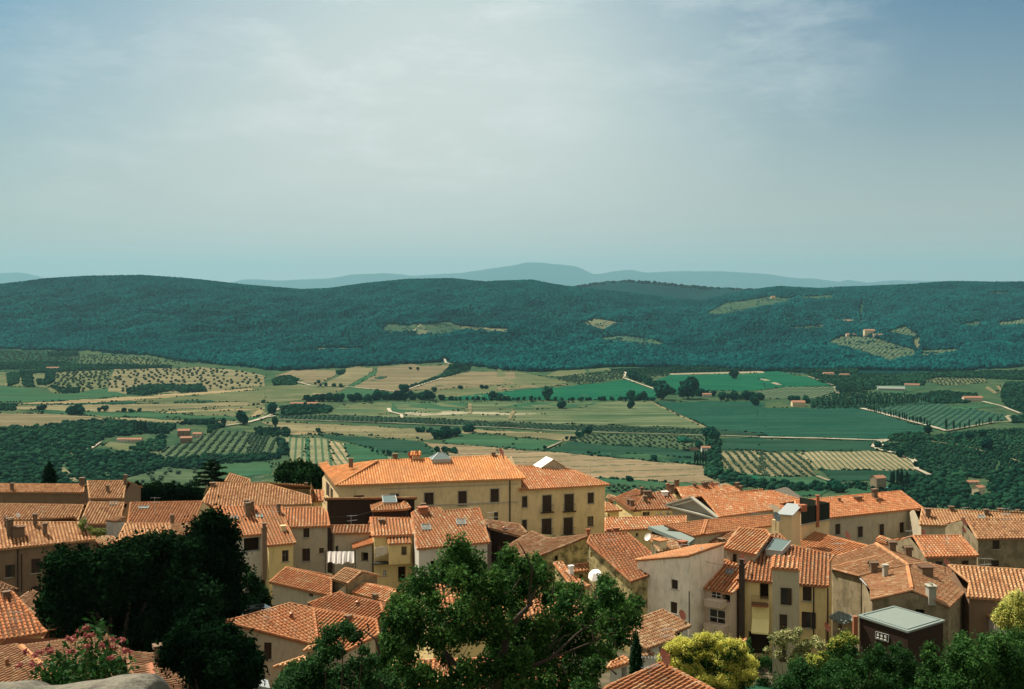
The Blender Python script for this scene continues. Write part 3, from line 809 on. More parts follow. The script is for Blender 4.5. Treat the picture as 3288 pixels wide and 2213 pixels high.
# string courses of the palace
def course_line(key, z, pts, m, th=.16, out=.09, name='string_course'):
    H = HOUSES[key]; ps = S(z, pts); mb = MB()
    c = ((ps[0][0] + ps[1][0]) / 2, (ps[0][1] + ps[1][1]) / 2); best = None
    for wl in H['walls']:
        if wl['n'].x * wl['a'].x + wl['n'].y * wl['a'].y > 0: continue
        r_ = H['hit'](wl, c)
        if r_ and -.2 <= r_[0] <= wl['L'] + .2 and (best is None or r_[2] < best[1][2]): best = (wl, r_)
    wl, r = best; ra, rb = H['hit'](wl, ps[0]), H['hit'](wl, ps[1]); zz = (ra[1] + rb[1]) / 2; u0, u1 = max(0, min(ra[0], rb[0])), min(wl['L'], max(ra[0], rb[0]))
    um = (u0 + u1) / 2; p = Vector((wl['a'].x + wl['t'].x * um + wl['n'].x * out / 2, wl['a'].y + wl['t'].y * um + wl['n'].y * out / 2, zz))
    mb.box(p, (u1 - u0, out, th), math.atan2(wl['t'].y, wl['t'].x)); mb.build(name, m, H['root'], H['org'])
course_line('palace', 'R3', [(-150, 333), (700, 292)], 'greige', .12); course_line('palace', 'R3', [(80, 438), (705, 403)], 'greige', .18)
house('palace2', 'square ochre house with iron balconies and hipped roof, joined to the long palace', [[
      sl([(712, 335), (1265, 303)], 26.5, .34, [(708, 336), (1268, 303), (1020, 216), (690, 185)], z='R3', g=True, hips=[(1, 2)])]],
      wall='ochre', tile='tile_mix', base=-45, over=.45, z='R3', lo=.3, hi=.95,
      wins=[(718, 374, 758, 442), (852, 367, 908, 470, 'b'), (988, 360, 1045, 465, 'b'), (1132, 352, 1170, 418), (715, 520, 755, 585), (848, 512, 908, 615, 'b'), (983, 505, 1040, 610, 'b'), (1130, 498, 1168, 560, 'g')], frame_mat='greige')
H = HOUSES['palace2']; P0 = roofpt(H, S('R3', [(905, 212)])[0]); rz = roof_dir(H); e = Vector((math.cos(rz), math.sin(rz), 0)); n = Vector((-e.y, e.x, 0))
mb = MB(); c = P0 + n * .6; zr = 1.35
L0 = [c - e * 1.2, c + e * 2.1, c + e * 2.1 + n * 2.6, c - e * 1.2 + n * 2.6]
mb.add([p - Vector((0, 0, 1)) for p in L0] + [L0[0] + Vector((0, 0, .35)), L0[1] + Vector((0, 0, .35)), L0[2] + Vector((0, 0, .35)), L0[3] + Vector((0, 0, .35)), c + e * .45 + Vector((0, 0, zr)), c + e * .45 + n * 2.6 + Vector((0, 0, zr))],
       [(0, 1, 5, 8, 4), (1, 2, 6, 5), (2, 3, 7, 9, 6), (3, 0, 4, 7), (5, 6, 9, 8), (4, 8, 9, 7)])
dm = mb.build('dormer', 'beige', H['roof'], H['org'])
mb = MB(); mb.prism([c - e * 1.45 - n * .15 + Vector((0, 0, .28)), c + e * .5 - n * .15 + Vector((0, 0, zr + .08)), c + e * .5 + n * 2.7 + Vector((0, 0, zr + .08)), c - e * 1.45 + n * 2.7 + Vector((0, 0, .28))], .07); mb.build('white_sheet_roof', 'fabricwhite', dm, H['org'])
mb = MB(); mb.prism([c + e * .45 - n * .15 + Vector((0, 0, zr + .08)), c + e * 2.3 - n * .15 + Vector((0, 0, .28)), c + e * 2.3 + n * 2.7 + Vector((0, 0, .28)), c + e * .45 + n * 2.7 + Vector((0, 0, zr + .08))], .07); mb.build('tiled_slope', 'tile_old', dm, H['org'])
antenna('palace2', 'V3', 538, 1130, 1030, 8, False); chim('palace2', 'V3', 130, 1145, 1118, .4)

# ---- centre
house('f20', 'grey house under a wide mottled roof with two blue skylights, behind the central tree', [[sl([(75, 702), (525, 660)], 27, .33, [(75, 702), (525, 660), (460, 449), (234, 470), (215, 446), (100, 450), (42, 480)], z='R3')]],
      wall='pale_wall', tile='tile_mix', base=-41, z='R3', lo=.25, wins=[(160, 772, 208, 850, 'o')])
skylight('f20', 'R3', [(108, 588), (161, 587), (154, 553), (101, 553)]); skylight('f20', 'R3', [(324, 556), (378, 554), (370, 520), (318, 521)])
chim('f20', 'R3', 112, 480, 440, .9, 'box', 'brick')
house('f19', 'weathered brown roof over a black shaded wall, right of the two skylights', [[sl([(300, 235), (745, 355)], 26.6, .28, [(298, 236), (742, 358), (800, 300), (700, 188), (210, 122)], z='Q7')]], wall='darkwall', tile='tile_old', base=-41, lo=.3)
antenna('f19', 'Q7', 548, 300, 230, 5)
chim('f19', 'Q7', 495, 270, 220, .3, 'pipe')
antenna('f20', 'Q7', 325, 150, 10, 5)
house('f18', 'broad brown roof falling to the left above a mossy plaster wall, in the centre', [[sl([(600, 470), (760, 650)], 27, .30, [(540, 452), (640, 620), (770, 652), (985, 602), (1640, 335), (1590, 328), (1105, 378), (870, 284), (600, 440)], z='Q7')]],
      wall='mossy', tile='tile_old', base=-40, z='Q7', lo=.25, wins=[(1168, 600, 1216, 672, 'o')], over=.15)
chim('f18', 'Q7', 1612, 335, 235, .4, 'gable', 'brick')
house('f17', 'large mottled roof above a sunlit yellow side wall, left of the white house', [[sl([(1150, 618), (1375, 603)], 24.5, -.33, [(1130, 662), (1150, 617), (1375, 602), (1522, 725), (1560, 850), (1400, 905)], z='R3')]],
      wall='mossy', tile='tile_mix', base=-40, z='Q7', lo=.15, hi=.85, wins=[(1645, 558, 1672, 625, 'o')], over=.15)
house('f22', 'small patched tile roof beside a white chimney, under the mossy wall', [[sl([(1420, 1040), (1640, 1010)], 28, .3, [(1420, 1045), (1640, 1012), (1390, 870), (1262, 690), (1158, 704)], z='Q7')]], wall='mossy', tile='tile_mix', base=-38, lo=.2, over=.1)
chim('f22', 'Q7', 1388, 860, 735, .4, 'box', 'whitepaint')
house('f22b', 'low porch roof of red tiles in the corner of the mossy wall', [[sl([(1430, 822), (1668, 795)], 28, .3, [(1430, 824), (1672, 795), (1640, 705), (1300, 735)], z='Q7')]], wall='mossy', tile='tile_orange', base=-38, over=.15, z='Q7', wins=[(1500, 850, 1550, 920, 'o')])
house('f21', 'sunlit orange roof seen through the leaves of the central tree', [[sl([(180, 1240), (620, 1215)], 26, .3, [(160, 1245), (640, 1215), (560, 895), (180, 925)], z='R3', g=True)]], wall='yellow', tile='tile_orange', base=-38, lo=.3, z='R3', wins=[])
house('f21b', 'orange roof almost hidden beneath the middle of the central tree', [[sl([(640, 1200), (1100, 1180)], 27, .3, [(640, 1205), (1110, 1180), (1060, 985), (600, 1000)], z='R3', g=True)]], wall='white_wall', tile='tile_orange', base=-38, lo=.3)
house('f21c', 'broad orange roof below the central tree at the bottom edge', [[sl([(-150, 1680), (1000, 1680)], 25.5, .3, [(-150, 1690), (1040, 1690), (1000, 1370), (-60, 1400)], z='R3')]], wall='beige', tile='tile_mix', base=-37, lo=.4)

# ---- right of centre, far row
house('g1', 'ochre house with a hipped orange roof crowded with chimneys, just right of the palace', [[
      sl([(450, 462), (1155, 435)], 27, .33, [(440, 463), (1158, 435), (912, 225), (600, 235)], z='Q8', g=True),
      dict(e=[(175, 300), (400, 462)], h=27, p=.33, o=[(440, 463), (600, 235), (480, 178), (172, 300), (400, 463)], z='Q8')]], wall='yellow', tile='tile_mix', base=-45, z='Q8', lo=.4, hi=.95,
      wins=[(565, 480, 625, 535), (745, 473, 765, 528, 'w'), (805, 475, 832, 528, 'w'), (893, 465, 936, 532, 'w'), (1075, 455, 1116, 522)])
for (x, y, t, w) in ((375, 392, 312, .4), (420, 412, 322, .45), (598, 345, 268, .42), (555, 195, 150, .4)): chim('g1', 'Q8', x, y, t, w)
dormer('g1', 'Q8', 640, 290, 212, .9, .7, 'stack', 'chimney'); dormer('g1', 'Q8', 878, 272, 215, .65, .6, 'whitepaint', 'vent_box', 'whitepaint')
chim('g1', 'Q8', 905, 228, 100, .35, 'pipe')
house('g2', 'low orange roof at the foot of the ochre town house', [[sl([(78, 478), (285, 462)], 27.4, .34, [(60, 480), (290, 462), (85, 355), (60, 352)], z='Q8')]], wall='yellow', tile='tile_orange', base=-43, z='Q8', lo=.4, wins=[(80, 510, 115, 555, 'o')])
house('g2b', 'narrow pale gabled house far behind, beside the palace corner', [[sl([(90, 300), (175, 330)], 29, .34, [(70, 300), (180, 345), (190, 275), (100, 250)], z='Q8')]], wall='cream', tile='tile_old', base=-46, lo=.3, z='Q8', wins=[(130, 330, 155, 370)])
house('g3', 'mottled roof with a tall end chimney, farthest right of centre', [[sl([(1130, 335), (1900, 230)], 27, .34, [(1130, 338), (1900, 232), (1850, 150), (1710, 128), (1035, 155)], z='Q8', g=True)]], wall='cream', tile='tile_mix', base=-46, lo=.2)
for (x, y, t, w) in ((1030, 190, 45, .5), (960, 230, 105, .55), (1275, 150, 95, .35), (1390, 148, 85, .35), (1425, 145, 75, .5), (1850, 165, 85, .5), (1900, 205, 130, .4)): chim('g3', 'Q8', x, y, t, w)
dish('g3', 'Q8', 1502, 105, 140, .4)
house('g4', 'church like hall with a grey stone pediment facing left and a long orange roof', [[sl([(1610, 555), (2400, 452)], 26.5, .34, [(1612, 556), (2420, 449), (2900, 380), (2330, 200), (1370, 262)], z='Q8', g=True)]],
      wall='grey_stone', tile='tile_mix', base=-45, lo=.3, hi=.95, over=.12, name='church_hall', cat='church')
H = HOUSES['g4']; poly = H['polys'][0][0]; A, D = poly[0], poly[4]; mir = H['polys'][1][0][-1]
A2 = Vector((mir.x, mir.y, mir.z)); D = Vector(((A.x + A2.x) / 2, (A.y + A2.y) / 2, D.z))
out = (A - A2).cross(Vector((0, 0, 1))).normalized()
if out.dot(A) > 0: out = -out
mb = MB()
for a, b in ((A, D), (A2, D), (A2 - Vector((0, 0, .15)), A - Vector((0, 0, .15)))):
    for off, w_, zz in ((.12, .34, -.16), (.3, .16, -.03)):
        d = (b - a).normalized(); s = out * off
        v = [a + out * -.02 + Vector((0, 0, zz - w_ / 2)), a + out * (off + .16) + Vector((0, 0, zz - w_ / 2)), a + out * (off + .16) + Vector((0, 0, zz + w_ / 2)), a + out * -.02 + Vector((0, 0, zz + w_ / 2))]
        v += [p + (b - a) for p in v]
        mb.add(v, [(0, 1, 2, 3), (7, 6, 5, 4), (0, 4, 5, 1), (1, 5, 6, 2), (2, 6, 7, 3), (3, 7, 4, 0)])
mb.build('pediment_cornice', 'grey_stone', H['root'], H['org'])
antenna('g4', 'R4', 1240, 250, 190, 3); antenna('g4', 'Q8', 2085, 640, 485, 9)
house('g5', 'long speckled pink roof in front of the ochre town house', [[sl([(75, 748), (665, 712)], 28, .32, [(60, 749), (665, 712), (1158, 685), (1155, 543), (60, 572)], z='Q8')]], wall='yellow', tile='tile_mix', base=-42, z='Q8', lo=.3, wins=[(470, 770, 492, 812, 's')])
chim('g5', 'Q8', 105, 765, 715, .5, 'box', 'brick'); chim('g5', 'Q8', 208, 762, 700, .6, 'box', 'brick')
house('g6', 'large even brown orange roof divided by a tall ridge strip, centre right', [[sl([(610, 492), (1185, 410)], 27, .33, [(605, 490), (665, 481), (1300, 396), (1300, 330), (1185, 340), (705, 378), (400, 410)], z='R4', g=False)]],
      wall='beige', tile='tile_orange', base=-41, lo=.1, hi=.65)
H = HOUSES['g6']; mb = MB(); a, b = roofpt(H, S('Q8', [(1432, 602)])[0]), roofpt(H, S('Q8', [(1372, 792)])[0])
for k in (-.12, .12): cap_tiles(mb, a + Vector((k, 0, .03)), b + Vector((k, 0, .03)), .13, 3, .5, .8)
mb.build('ridge_tiles', 'tile_orange', H['roof'], H['org'])
house('g6b', 'dark greenish tile slope below the large brown orange roof', [[sl([(1290, 845), (1560, 912)], 27.9, .3, [(1250, 836), (1560, 914), (1720, 900), (1832, 740)], z='Q8')]], wall='beige', tile='tile_old', base=-41, lo=.2, hi=.7)
chim('g6b', 'Q8', 1635, 895, 850, .6)
house('g7', 'patched roof with a tiny dormer, under the grey flat canopy', [[sl([(800, 1020), (1240, 945)], 27.2, .3, [(790, 1025), (1330, 940), (1230, 928), (672, 800), (650, 830)], z='Q8')]], wall='stone', tile='tile_old', base=-41, lo=.3)
chim('g7', 'Q8', 1110, 965, 880, .7, 'box', 'brick')
dormer('g7', 'Q8', 850, 995, 880, .9, 1.2, 'cream', 'dormer', 'tile_orange')
dish('g7', 'Q8', 640, 825, 880, .42, 'whitepaint', -.9)
# grey flat canopy
q = [at_h(p, 26.6) for p in S('Q8', [(640, 678), (862, 662), (1275, 842), (1195, 905)])]
mb = MB(); mb.prism(q[::-1] if (q[1] - q[0]).cross(q[2] - q[1]).z < 0 else q, .38)
cc = sum(q, Vector()) / 4; r = thing('flat_canopy', 'long grey flat canopy roof beside the large brown orange roof', 'canopy', (cc.x, cc.y, -40)); mb.build('roof_slab', 'greyroof', r, (cc.x, cc.y, -40))
mb = MB(); qq = [c * .86 + cc * .14 for c in q]
qq = [Vector((c.x, c.y, -27.0)) for c in qq]
if (qq[1] - qq[0]).cross(qq[2] - qq[1]).z < 0: qq = qq[::-1]
mb.prism(qq, 13.0); mb.build('wall', 'darkwall', r, (cc.x, cc.y, -40))

# ---- white house and yellow house
house('wh', 'tall white house with stained walls and two dark shutters, right of centre', [[sl([(1200, 1080), (1690, 912)], 24.3, -.23, [(468, 1141), (1200, 1081), (1692, 912), (1292, 948)], z='Q8')]],
      wall='white_wall', tile='tile_orange', base=-40, z='Q9', lo=.5, hi=.9, wins=[(552, 530, 642, 662), (538, 840, 632, 1000)], over=.1)
dish('wh', 'Q8', 1362, 985, 1010, .2, 'whitepaint', 1)
pipe('wh', 'Q9', 803, 690, 1160, .05)
house('y1', 'small upper block with diagonal orange tile rows, behind the white house', [[sl([(830, 578), (1045, 620)], 25, .33, [(822, 577), (1047, 622), (1150, 486), (1120, 448), (935, 430)], z='R4')]], wall='greige', tile='tile_mix', base=-40, z='R4', lo=.4, hi=.95, wins=[(884, 612, 915, 672)])
dish('y1', 'R4', 948, 650, 640, .42) if False else None
house('y2', 'house with glazed loggias and a half shaded roof, between the white and yellow houses', [[sl([(850, 625), (1395, 722)], 27.8, .34, [(848, 626), (1395, 723), (1492, 640), (1560, 440), (1540, 330), (1290, 256)], z='Q9')]],
      wall='pinkwall', tile='tile_mix', base=-39, z='Q9', lo=.3, hi=.95, wins=[(905, 665, 956, 740, 'o'), (1100, 690, 1240, 825, 'w'), (1250, 740, 1385, 850, 'o'), (922, 1000, 974, 1080, 'g'), (1072, 950, 1300, 1205, 'w')])
skylight('y2', 'Q9', [(1305, 455), (1395, 465), (1425, 405), (1345, 398)]); chim('y2', 'Q9', 1300, 625, 570, .18, 'pipe')
dish('y2', 'Q9', 1530, 240, 310, .45); 
H, wl, P, u0, u1, z0, z1, rz = bay('y2', 'Q9', (1085, 830, 1325, 925), 1.0, 0)
mb = MB(); mb.box(P((u0 + u1) / 2, (z0 + z1) / 2, .55), (u1 - u0, 1.1, z1 - z0), rz); mb.build('loggia_parapet', 'pinkwall', H['root'], H['org'])
H, wl, P, u0, u1, z0, z1, rz = bay('y2', 'Q9', (1075, 1175, 1350, 1330), 1.0, 0)
mb = MB(); mb.box(P((u0 + u1) / 2, (z0 + z1) / 2, .55), (u1 - u0, 1.1, z1 - z0), rz); mb.build('balcony_parapet', 'pinkwall', H['root'], H['org'])
house('yh', 'yellow house with a long tiled front roof, a stair tower and a large square skylight', [[sl([(200, 572), (1140, 640)], 26.8, .33, [(122, 566), (1147, 642), (1152, 380), (1215, 292), (730, 182), (600, 55), (500, 62), (310, 320)], z='QA')]],
      wall='yellow', tile='tile_mix', base=-39, z='QA', lo=.35, hi=.95, course=.42, wins=[(380, 605, 480, 790, 'o'), (862, 640, 962, 800), (850, 922, 955, 1105), (862, 1230, 950, 1400), (255, 1150, 490, 1420, 'o')])
skylight('yh', 'QA', [(450, 285), (625, 305), (730, 190), (545, 155)], 'skyglass', .55, 'zinc')
pipe('yh', 'QA', 985, 640, 1230, .06); pipe('yh', 'QA', 1135, 650, 1240, .06)
flue('yh', 'QA', 180, 400, 1230, .5, m='flue')
chim('yh', 'QA', 520, 160, 70, .3, 'gable', 'brick')
antenna('yh', 'QA', 1225, 290, 60, 3) if False else None
# stair tower
H = HOUSES['yh']
def tower(z, x0, x1, ytop, ybase, h_, dep):
    a, b = S(z, [(x0, ytop), (x1, ytop + 20)]); pa, pb = at_h(a, h_), at_h(b, h_ )
    d = (pb - pa); d.z = 0; L = d.length; d.normalize(); n = Vector((d.y, -d.x, 0))
    if n.y > 0: n = -n
    return pa, pb, d, L, n
pa, pb, d, L, n = tower('QA', 522, 808, 432, 1500, 23.6, 1.6)
rz = math.atan2(d.y, d.x); back = 2.2
mb = MB(); c = (pa + pb) / 2 - n * back / 2
zb = -39; wx = [(.36, .72, 662, 830), (.32, .55, 962, 1140), (.30, .52, 1290, 1470)]
mb.box((c.x, c.y, (pa.z + zb) / 2), (L, back, pa.z - zb), rz)
tw = mb.build('stair_tower', 'beige', H['root'], H['org'])
mb = MB(); q = [pa - d * .12 + n * .15 + Vector((0, 0, .02)), pb + d * .12 + n * .15 + Vector((0, 0, .02)), pb + d * .12 - n * (back) + Vector((0, 0, .55)), pa - d * .12 - n * back + Vector((0, 0, .55))]
mb.prism(q, .14); tile_rows(mb, q, seed=9, lo=.4); mb.build('tower_roof', 'tile_mix', tw, H['org'])
for i, (f0, f1, y0, y1) in enumerate(wx):
    Yf = (pa.y + pb.y) / 2; za = -(S('QA', [(0, y0)])[0][1] - HY) / F * Yf; zc = -(S('QA', [(0, y1)])[0][1] - HY) / F * Yf
    m_ = MB(); p = pa + d * L * (f0 + f1) / 2 + n * .02; ww = L * (f1 - f0)
    m_.box((p.x, p.y, (za + zc) / 2), (ww, .05, za - zc), rz); w = m_.build('window', 'glass' if i == 0 else 'shutter', tw, H['org'])
    f = MB()
    for s_ in (-1, 1): f.box(Vector((p.x, p.y, (za + zc) / 2)) + d * s_ * (ww / 2 + .03) + n * .02, (.06, .08, za - zc + .1), rz)
    for zz in (za + .03, zc - .03): f.box((p.x + n.x * .03, p.y + n.y * .03, zz), (ww + .14, .12, .06), rz)
    if i == 0: f.box(Vector((p.x, p.y, (za + zc) / 2)) + d * ww * .36 + n * .05, (ww * .5, .06, za - zc), rz)
    f.build('frame', 'shutter', w, H['org'])
# balcony and awnings of the yellow house
H, wl, P, u0, u1, z0, z1, rz = bay('yh', 'QA', (300, 820, 475, 868), .9, 0)
mb = MB(); mb.box(P((u0 + u1) / 2, z0 + .06, .5), (u1 - u0, 1.0, .14), rz); mb.build('balcony_slab', 'brick', H['root'], H['org'])
mb = MB()
for k in range(12): q = P(u0 + (u1 - u0) * k / 11, z0 + .1, .98); mb.tube(q, q + Vector((0, 0, .9)), .012, n=4)
mb.tube(P(u0, z0 + 1, .98), P(u1, z0 + 1, .98), .02, n=4); mb.box(P((u0 + u1) / 2, z0 + .3, 1.0), (u1 - u0, .03, .3), rz); mb.build('balcony_railing', 'wood', H['root'], H['org'])
H, wl, P, u0, u1, z0, z1, rz = bay('yh', 'QA', (300, 885, 492, 1140), .9, 0)
zm = z0 + (z1 - z0) * .45
mb = MB(); mb.box(P((u0 + u1) / 2, (z1 + zm) / 2, .35), (u1 - u0, .04, z1 - zm), rz)
mb.add([P(u0, zm, .37), P(u1, zm, .37), P(u1, z0, 1.3), P(u0, z0, 1.3)], [(0, 1, 2, 3)])
nsc = 9
for k in range(nsc):
    a_, b_ = u0 + (u1 - u0) * k / nsc, u0 + (u1 - u0) * (k + 1) / nsc
    mb.add([P(a_, z0, 1.3), P(b_, z0, 1.3), P(b_, z0 - .12, 1.31), P((a_ + b_) / 2, z0 - .2, 1.31), P(a_, z0 - .12, 1.31)], [(0, 1, 2, 3, 4)])
aw = mb.build('awning', 'awning', H['root'], H['org'])
house('or', 'vivid orange slope with ruler straight tile rows, right of the terrace hut', [[sl([(690, 155), (1215, 292)], 27.4, .28, [(680, 158), (1215, 294), (1255, 300), (1605, 205), (1590, 188), (950, 25), (800, 55)], z='QA')]], wall='beige', tile='tile_orange', base=-39, lo=.35, hi=.8, course=.45)
antenna('or', 'QA', 1225, 200, 90, 11); antenna('or', 'QA', 1275, 240, 150, 12)
# terrace hut and mesh fenced terrace
pa, pb = at_h(S('R4', [(1212, 335)])[0], 23.4), at_h(S('R4', [(1300, 342)])[0], 23.4); pc = at_h(S('R4', [(1365, 300)])[0], 23.4)
d = (pb - pa); d.z = 0; dd = (pc - pb); dd.z = 0
hut = thing('terrace_hut', 'little ochre rooftop hut with a slanting grey metal roof', 'hut', (pb.x, pb.y, -28)); org = (pb.x, pb.y, -28)
mb = MB(); v = [pa, pb, pb + dd, pa + dd]; mb.add([p + Vector((0, 0, k)) for k in (-5, 0) for p in v], [(0, 1, 5, 4), (1, 2, 6, 5), (2, 3, 7, 6), (3, 0, 4, 7), (4, 5, 6, 7)]); mb.build('wall', 'ochre', hut, org)
mb = MB(); u_ = d.normalized() * .2; w_ = dd.normalized() * .2
mb.prism([pa - u_ - w_ + Vector((0, 0, .08)), pb + u_ - w_ + Vector((0, 0, .08)), pb + dd + u_ + w_ + Vector((0, 0, .55)), pa + dd - u_ + w_ + Vector((0, 0, .55))], .1); mb.build('roof', 'zinc', hut, org)
mb = MB(); q0 = pb + dd * .8 + Vector((.4, 0, .3)); mb.box(q0, (.7, .6, .7), .4); mb.build('chimney', 'brick', hut, org)
te = [at_h(p, 25.4) for p in S('R4', [(1368, 412), (1568, 372), (1590, 380), (1500, 345), (1368, 380)])]
t0, t1 = te[0], te[1]
ter = thing('roof_terrace', 'roof terrace screened by dark green mesh beside the little hut', 'terrace', (t0.x, t0.y, -30)); org = (t0.x, t0.y, -30)
dv = (t1 - t0); bk = Vector((-dv.y, dv.x, 0)).normalized() * 4.0
if bk.y < 0: bk = -bk
mb = MB(); v = [t0, t1, t1 + bk, t0 + bk]; mb.add([p + Vector((0, 0, k)) for k in (-6, 0) for p in v], [(0, 1, 5, 4), (1, 2, 6, 5), (2, 3, 7, 6), (3, 0, 4, 7), (4, 5, 6, 7)]); mb.build('wall', 'ochre', ter, org)
mb = MB(); mb.box((t0 + t1) / 2 + Vector((0, 0, .06)), (dv.length + .3, .3, .12), math.atan2(dv.y, dv.x)); mb.build('coping', 'grey_stone', ter, org)
mb = MB()
for a, b in ((t0, t1), (t1, t1 + bk)):
    mb.add([a + Vector((0, 0, .1)), b + Vector((0, 0, .1)), b + Vector((0, 0, 1.9)), a + Vector((0, 0, 1.9))], [(0, 1, 2, 3)])
    n_ = int((b - a).length / 1.2)
    for k in range(n_ + 1): q = a + (b - a) * k / max(1, n_); mb.tube(q, q + Vector((0, 0, 2)), .03, n=5)
mb.build('mesh_screen', mat('screen', (.012, .022, .018), .9), ter, org)
mb = MB(); q = (t0 * .45 + t1 * .55) - bk.normalized() * .1; mb.box(q + Vector((0, 0, 1.2)), (.3, .3, 3.4)); mb.box(q + Vector((0, 0, 2.95)), (.42, .42, .08)); mb.build('chimney', 'brick', ter, org)

# ---- right side
house('r9', 'long four window house under a wide tan roof with small chimneys, upper right', [[sl([(215, 352), (1225, 245)], 27, .33, [(-150, 391), (1228, 245), (990, 62), (-160, 166)], z='QB', g=True)]],
      wall='greige', tile='tile_mix', base=-44, z='QB', lo=.2, hi=.85, wins=[(275, 415, 332, 530), (520, 442, 577, 560), (755, 416, 808, 540), (975, 397, 1026, 510)])
for (x, y, t, w) in ((322, 175, 135, .25), (705, 130, 35, .6), (735, 178, 145, .25)): chim('r9', 'QB', x, y, t, w)
dormer('r9', 'QB', 540, 165, 128, .9, .5, 'tile_old', 'dormer'); dish('r9', 'QB', 398, 545, 590, .5) if False else None
house('r10', 'very long tan roof running off the right edge, farthest row', [[sl([(1200, 428), (1640, 438)], 27.6, .33, [(1195, 428), (2600, 470), (2600, 338), (1225, 250)], z='QB', g=True)]], wall='beige', tile='tile_tan', base=-44, lo=.25)
for (x, y, t, w) in ((1285, 340, 250, .55), (1540, 272, 225, .5), (1920, 315, 258, .5), (2070, 292, 248, .5), (2260, 305, 262, .4)): chim('r10', 'QB', x, y, t, w)
skylight('r10', 'QB', [(1835, 362), (1905, 362), (1895, 330), (1830, 332)]); antenna('r10', 'QB', 1680, 330, 230, 3); antenna('r10', 'QB', 2200, 300, 255, 8)
house('r11', 'tan roofed house with a stone side wall, at the right edge below the longest roof', [[sl([(1830, 582), (2400, 572)], 26, .33, [(1825, 583), (2500, 570), (2500, 366), (1700, 368)], z='QB', g=True)]],
      wall='stone', tile='tile_tan', base=-40, z='QB', wins=[(1985, 592, 2062, 690), (1970, 810, 2055, 905)], over=.12)
dish('r11', 'QB', 1665, 395, 470, .5) if False else None
chim('r11', 'QB', 1690, 400, 345, .5, 'gable')
house('r12', 'house with a mossy stone gable and speckled roof, right of the four window house', [[sl([(1265, 778), (1830, 765)], 26.5, .33, [(1262, 779), (1834, 765), (1640, 548), (1128, 551)], z='QB', g=True)]],
      wall='stone', tile='tile_mix', base=-40, z='QB', lo=.3, hi=.9, wins=[(1365, 820, 1442, 862), (1650, 812, 1726, 885)], over=.12)
antenna('r12', 'QB', 1490, 700, 560, 2); antenna('r12', 'QB', 1090, 560, 480, 6); dish('r12', 'QB', 1470, 850, 770, .5) if False else None
house('r12b', 'small hutch roof of orange tiles behind the two dark chimneys', [[sl([(730, 620), (850, 650)], 26.3, .3, [(725, 590), (728, 620), (870, 655), (900, 600), (770, 552)], z='QB')]], wall='cream', tile='tile_mix', base=-40, lo=.4, over=.08)
house('r13', 'long sagging tan roof with bold vertical tile rows, right edge', [[sl([(1720, 1215), (2250, 1250)], 27.5, .33, [(1715, 1215), (2560, 1268), (2560, 935), (1508, 868), (1740, 1060)], z='QB', g=False)]], wall='brownwall', tile='tile_tan', base=-39, lo=.2, hi=1)
r1 = mkplane(*S('QB', [(1115, 1140), (1060, 870)]), 25.9, -.31, S('QB', [(240, 905), (650, 1115), (1110, 1140), (1060, 870), (715, 640)]))
r2 = mkplane(*S('QB', [(1115, 1140), (1060, 870)]), 25.9, -.35, S('QB', [(1115, 1140), (1520, 1320), (1755, 1090), (1280, 840), (1060, 870)]))
r3 = mkplane(*S('QB', [(1060, 870), (715, 640)]), 25.7, -.33, S('QB', [(1060, 870), (1280, 840), (930, 690), (715, 640)]))
r4 = mkplane(*S('QB', [(1060, 870), (715, 640)]), 25.8, -.31, S('QB', [(165, 820), (240, 905), (540, 985), (1060, 870), (715, 640)]))
house('rc', 'rambling old house whose weathered roof folds along a bright orange ridge, lower right', [
      [dict(pl=r4, z='QB', o=[(162, 820), (240, 905), (545, 985), (830, 905), (1060, 870), (718, 638)])], [dict(pl=r3, z='QB', o=[(1060, 870), (1285, 842), (1060, 770), (860, 690), (718, 638)])],
      [dict(pl=r1, z='QB', o=[(545, 985), (655, 1115), (662, 1242), (1113, 1142), (1060, 870), (830, 905)]), dict(pl=r2, z='QB', o=[(1113, 1142), (1522, 1322), (1757, 1090), (1700, 958), (1285, 842), (1060, 870)])]],
      wall='stone', tile='tile_old', base=-39, z='QB', lo=.25, hi=.9, over=.15, wins=[(1150, 1345, 1245, 1400, 'o')])
H = HOUSES['rc']; mb = MB()
rp = [roofpt(H, p) + Vector((0, 0, .1)) for p in S('QB', [(720, 645), (1058, 872), (1111, 1132)])]
cap_tiles(mb, rp[0], rp[1], .17, 1, .6, .9); cap_tiles(mb, rp[1], rp[2], .17, 2, .5, .8)
for a, b in (((250, 892), (825, 755)), ((560, 985), (905, 830))):
    a, b = [roofpt(H, p) + Vector((0, 0, .05)) for p in S('QB', [a, b])]; cap_tiles(mb, a, b, .10, 4, .7, 1)
mb.build('ridge_tiles', 'tile_orange', H['roof'], H['org'])
chim('rc', 'QB', 690, 935, 812, .75, 'gable'); chim('rc', 'QB', 822, 995, 858, .5, 'box', 'grey_stone'); chim('rc', 'QB', 1318, 1225, 1060, .8, 'pots', 'grey_stone')
chim('rc', 'QB', 892, 715, 590, .75, 'gable'); chim('rc', 'QB', 1065, 772, 645, .75, 'gable')
dormer('rc', 'QB', 1200, 955, 880, 1.2, 1.0, 'stack', 'roof_hatch')
mb = MB()
for a, b in (((162, 822), (242, 912)), ((545, 1005), (648, 1112)), ((655, 1065), (662, 1240))):
    a, b = [roofpt(H, p) for p in S('QB', [a, b])]; mb.tube(a + Vector((0, -.12, 0)), b + Vector((0, -.12, 0)), .07, n=6)
mb.build('gutter', 'zinc', H['roof'], H['org'])
antenna('rc', 'QB', 1255, 880, 640, 7)
